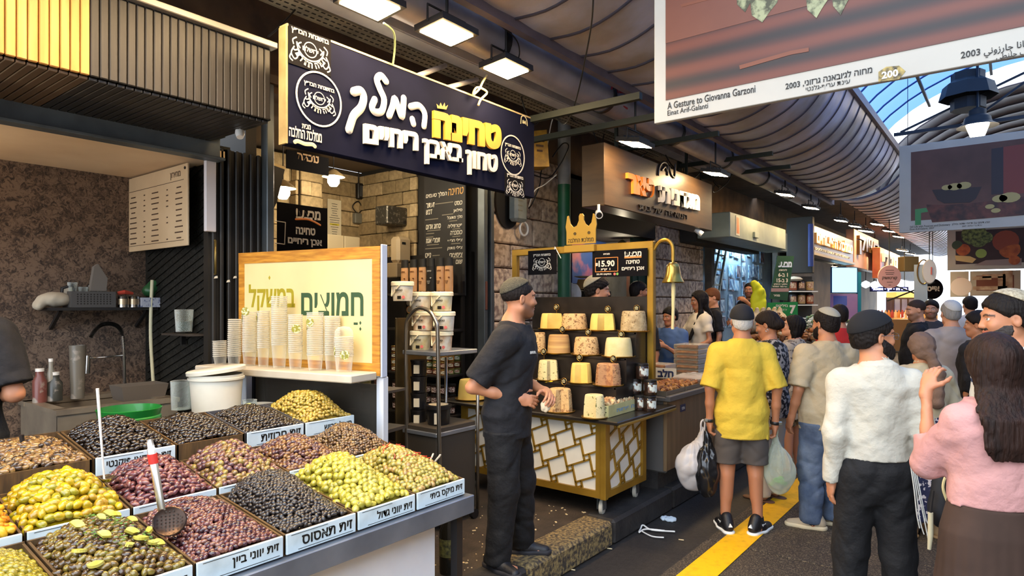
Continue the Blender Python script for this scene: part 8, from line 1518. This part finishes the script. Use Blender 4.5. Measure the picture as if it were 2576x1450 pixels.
person('grey-haired man in a pale grey shirt with a white kippah, seen from behind',at(2392,6.3),118,1.72,girth=1.12,top=dict(mat=M('grey_shirt','a4968c',.85,col2='988a80',scale=8),off=.03,sleeve=1.5,so=.032,collar=True),bottom=dict(kind='trousers',mat=M('dark_slacks','2a282b',.8)),hair=dict(style='short',col='8f8a84',t=.009),cap_=dict(kind='kippah',mat=M('white_kippah','b8b4ac',.8,bump=.4,bscale=130),dir=(0,-.6,.8),cut=.05),skin='light',shoe=dict(mat=blk_shoe),res=1.5)
person('bald bearded man in a black T-shirt in profile, looking left',at(2306,7.6),190,1.74,girth=1.16,top=dict(mat=black_c,off=.03,sleeve=.9),bottom=dict(kind='trousers',mat=black_t),hair=dict(style='fade',col='3a2c24',t=.0015),stub='3a2c24',skin='light',head=(-14,-8),shoe=dict(mat=blk_shoe),res=1.8)
person('young man with short dark hair facing the camera beyond the bald man',at(2342,8.6),285,1.74,top=dict(mat=M('dark_grey_top','3a3638',.85),off=.024,sleeve=.9),bottom=dict(kind='trousers',mat=black_t),hair=dict(style='short',col='1a1310',t=.016),stub='3a2c24',skin='light',head=(16,0),shoe=dict(mat=blk_shoe),res=1.8)
person('dark-haired man in a white shirt far off under the small pictures',at(2440,9.6),120,1.8,top=dict(mat=M('white_shirt2','cfcac6',.85),off=.03,sleeve=.9),bottom=dict(kind='trousers',mat=black_t),hair=dict(style='short',col='191210',t=.014),skin='light',shoe=dict(mat=blk_shoe),res=2)
person('woman with dark gathered hair and black top behind the grey shirt man',at(2462,5.7),150,1.62,fem=True,girth=1.1,top=dict(mat=black_c,off=.03,sleeve=1.4),bottom=dict(kind='skirt',mat=M('dark_skirt','221f26',.85)),hair=dict(style='bun',col='17110f',t=.022),skin='tan',head=(-20,0),shoe=dict(mat=blk_shoe),res=1.8)
person('dark-haired woman in black at the far right, before the wall',at(2590,4.6),140,1.66,fem=True,top=dict(mat=black_c,off=.03,sleeve=1.4),bottom=dict(kind='skirt',mat=M('dark_skirt','221f26')),hair=dict(style='bob',col='1d1512',t=.02),skin='tan',head=(-30,0),glasses=True,shoe=dict(mat=blk_shoe),res=1.8)
person('teenage girl with very long black hair in a white T-shirt at the pastry stack',at(1760,8.1,PZ),232,1.68,fem=True,top=dict(mat=M('white_tee','cfc3ae',.85),off=.02,sleeve=.6,so=.02,hem=.95),bottom=dict(kind='trousers',mat=denim),hair=dict(style='long',col='120d0c',len=.5,w=.1,t=.016,front=2),skin='mid',head=(12,-8),arms={'R':((.2,.16,1.12),(.2,.4,1.03),(0,1,-.3),(0,-.2,-1),.5),'L':((-.24,0,1.12),(-.22,.24,1.02),None,None,.5)},shoe=dict(mat=blk_shoe),res=1.5)
person('boy in a blue short-sleeved shirt lifting a sweet beside the bell cord',at(1686,7.4,PZ),268,1.48,top=dict(mat=M('blue_linen','4a648e',.85,col2='415a82',scale=8),off=.03,sleeve=.95,so=.034,hem=.84,collar=True),bottom=dict(kind='trousers',mat=denim),hair=dict(style='short',col='14100e',t=.018),skin='mid',head=(20,-8),arms={'L':((-.24,.1,1.1),(-.06,.28,1.25),(.6,.4,.3),(.6,-.6,-.3),.8),'R':((.25,.02,1.1),(.2,.24,1.0),None,None,.6)},shoe=dict(mat=blk_shoe),res=1.4)
person('ginger-haired man looking down, behind the girl with long hair',at(1792,8.9,PZ),215,1.73,top=dict(mat=black_c,off=.02,sleeve=.8),bottom=dict(kind='trousers',mat=denim),hair=dict(style='short',col='6a4024',t=.014),stub='8a5a34',skin='light',head=(-6,-14),shoe=dict(mat=blk_shoe),res=1.7)
pm=person('man in black holding a bright yellow cloth to his mouth at the picture stall',at(1886,10.6,.3),248,1.74,girth=1.1,top=dict(mat=black_c,off=.02,sleeve=.3),bottom=dict(kind='trousers',mat=black_t),hair=dict(style='fade',col='1a1310',t=.005),stub='33271f',skin='tan',head=(-30,0),arms={'L':((-.3,.16,1.28),(-.16,.3,1.46),(.7,.4,.4),(.3,-.6,-.6),.8),'R':((.26,.05,1.12),(.2,.25,1.1),None,None,.5)},shoe=dict(mat=blk_shoe),res=1.7)
o=MB().box((-3.66,10.7,.235),(.9,.8,.13)).build('wooden_step',M('dark_shelf','3d342b'));tag(o,'low wooden step behind the dried fruit at the picture stall','step');pq=at(1886,10.6,0);o.location=(pq.x+3.66,pq.y-10.7,0)
v,f=solid([ell((0,0,0),(.12,.05,.24),.05),cap((0,0,.2),(-.08,0,.32),.07,.04,.05),folds(.014,26,3.)],.014);o=np_mesh('yellow_cloth',v,f,M('neon_yellow','d8d81e',.7),None);o.location=pD(1908,762,10.15);o.rotation_euler.z=YAW;tag(o,'bright yellow cloth held up by the man at the picture stall','cloth')
person('young worker in a black T-shirt and kippah seen in profile behind the halva cart',at(1502,5.98,PZ),58,1.77,top=dict(mat=black_c,off=.02,sleeve=.85),bottom=dict(kind='trousers',mat=black_t),hair=dict(style='short',col='16100e',t=.02,amp=.003,f=120),cap_=dict(kind='kippah',mat=M('pale_kippah','a39a84'),dir=(0,-.6,.8),cut=.05),skin='light',head=(22,-6),arms={'L':((-.22,.1,1.1),(-.1,.3,1.0),None,None,.5),'R':((.22,.1,1.1),(.1,.3,1.0),None,None,.5)},shoe=dict(mat=blk_shoe),res=1.2)
person('dark-haired man in black half hidden behind the right cart post',at(1606,8.1,PZ),60,1.8,top=dict(mat=black_c,off=.02,sleeve=.85),bottom=dict(kind='trousers',mat=black_t),hair=dict(style='short',col='1a1412',t=.014),stub='33271f',skin='tan',head=(10,0),shoe=dict(mat=blk_shoe),res=1.7)
person('woman with brown hair low behind the top halva tier by the cart post',at(1618,7.0,PZ),250,1.56,fem=True,top=dict(mat=black_c,off=.02,sleeve=.85),bottom=dict(kind='skirt',mat=M('dark_skirt','221f26')),hair=dict(style='bob',col='3a2214',t=.016),skin='tan',head=(20,-10),shoe=dict(mat=blk_shoe),res=1.6)
person('stall worker in a black T-shirt at the left edge, behind the olives, mostly cut off',at(-125,2.86,PZ),150,1.74,girth=1.12,top=dict(mat=black_c,off=.026,sleeve=.85,so=.03),bottom=dict(kind='trousers',mat=black_t),hair=dict(style='short',col='17110f',t=.012),skin='tan',head=(0,0),arms={'R':((.25,-.05,1.13),(.06,.2,1.1),None,None,.5),'L':((-.22,.0,1.13),(-.06,.22,1.08),None,None,.5)},shoe=dict(mat=blk_shoe),res=1.0)
print('SCRIPT %.1fs, %d objects'%(time.time()-T0,len(bpy.data.objects)))
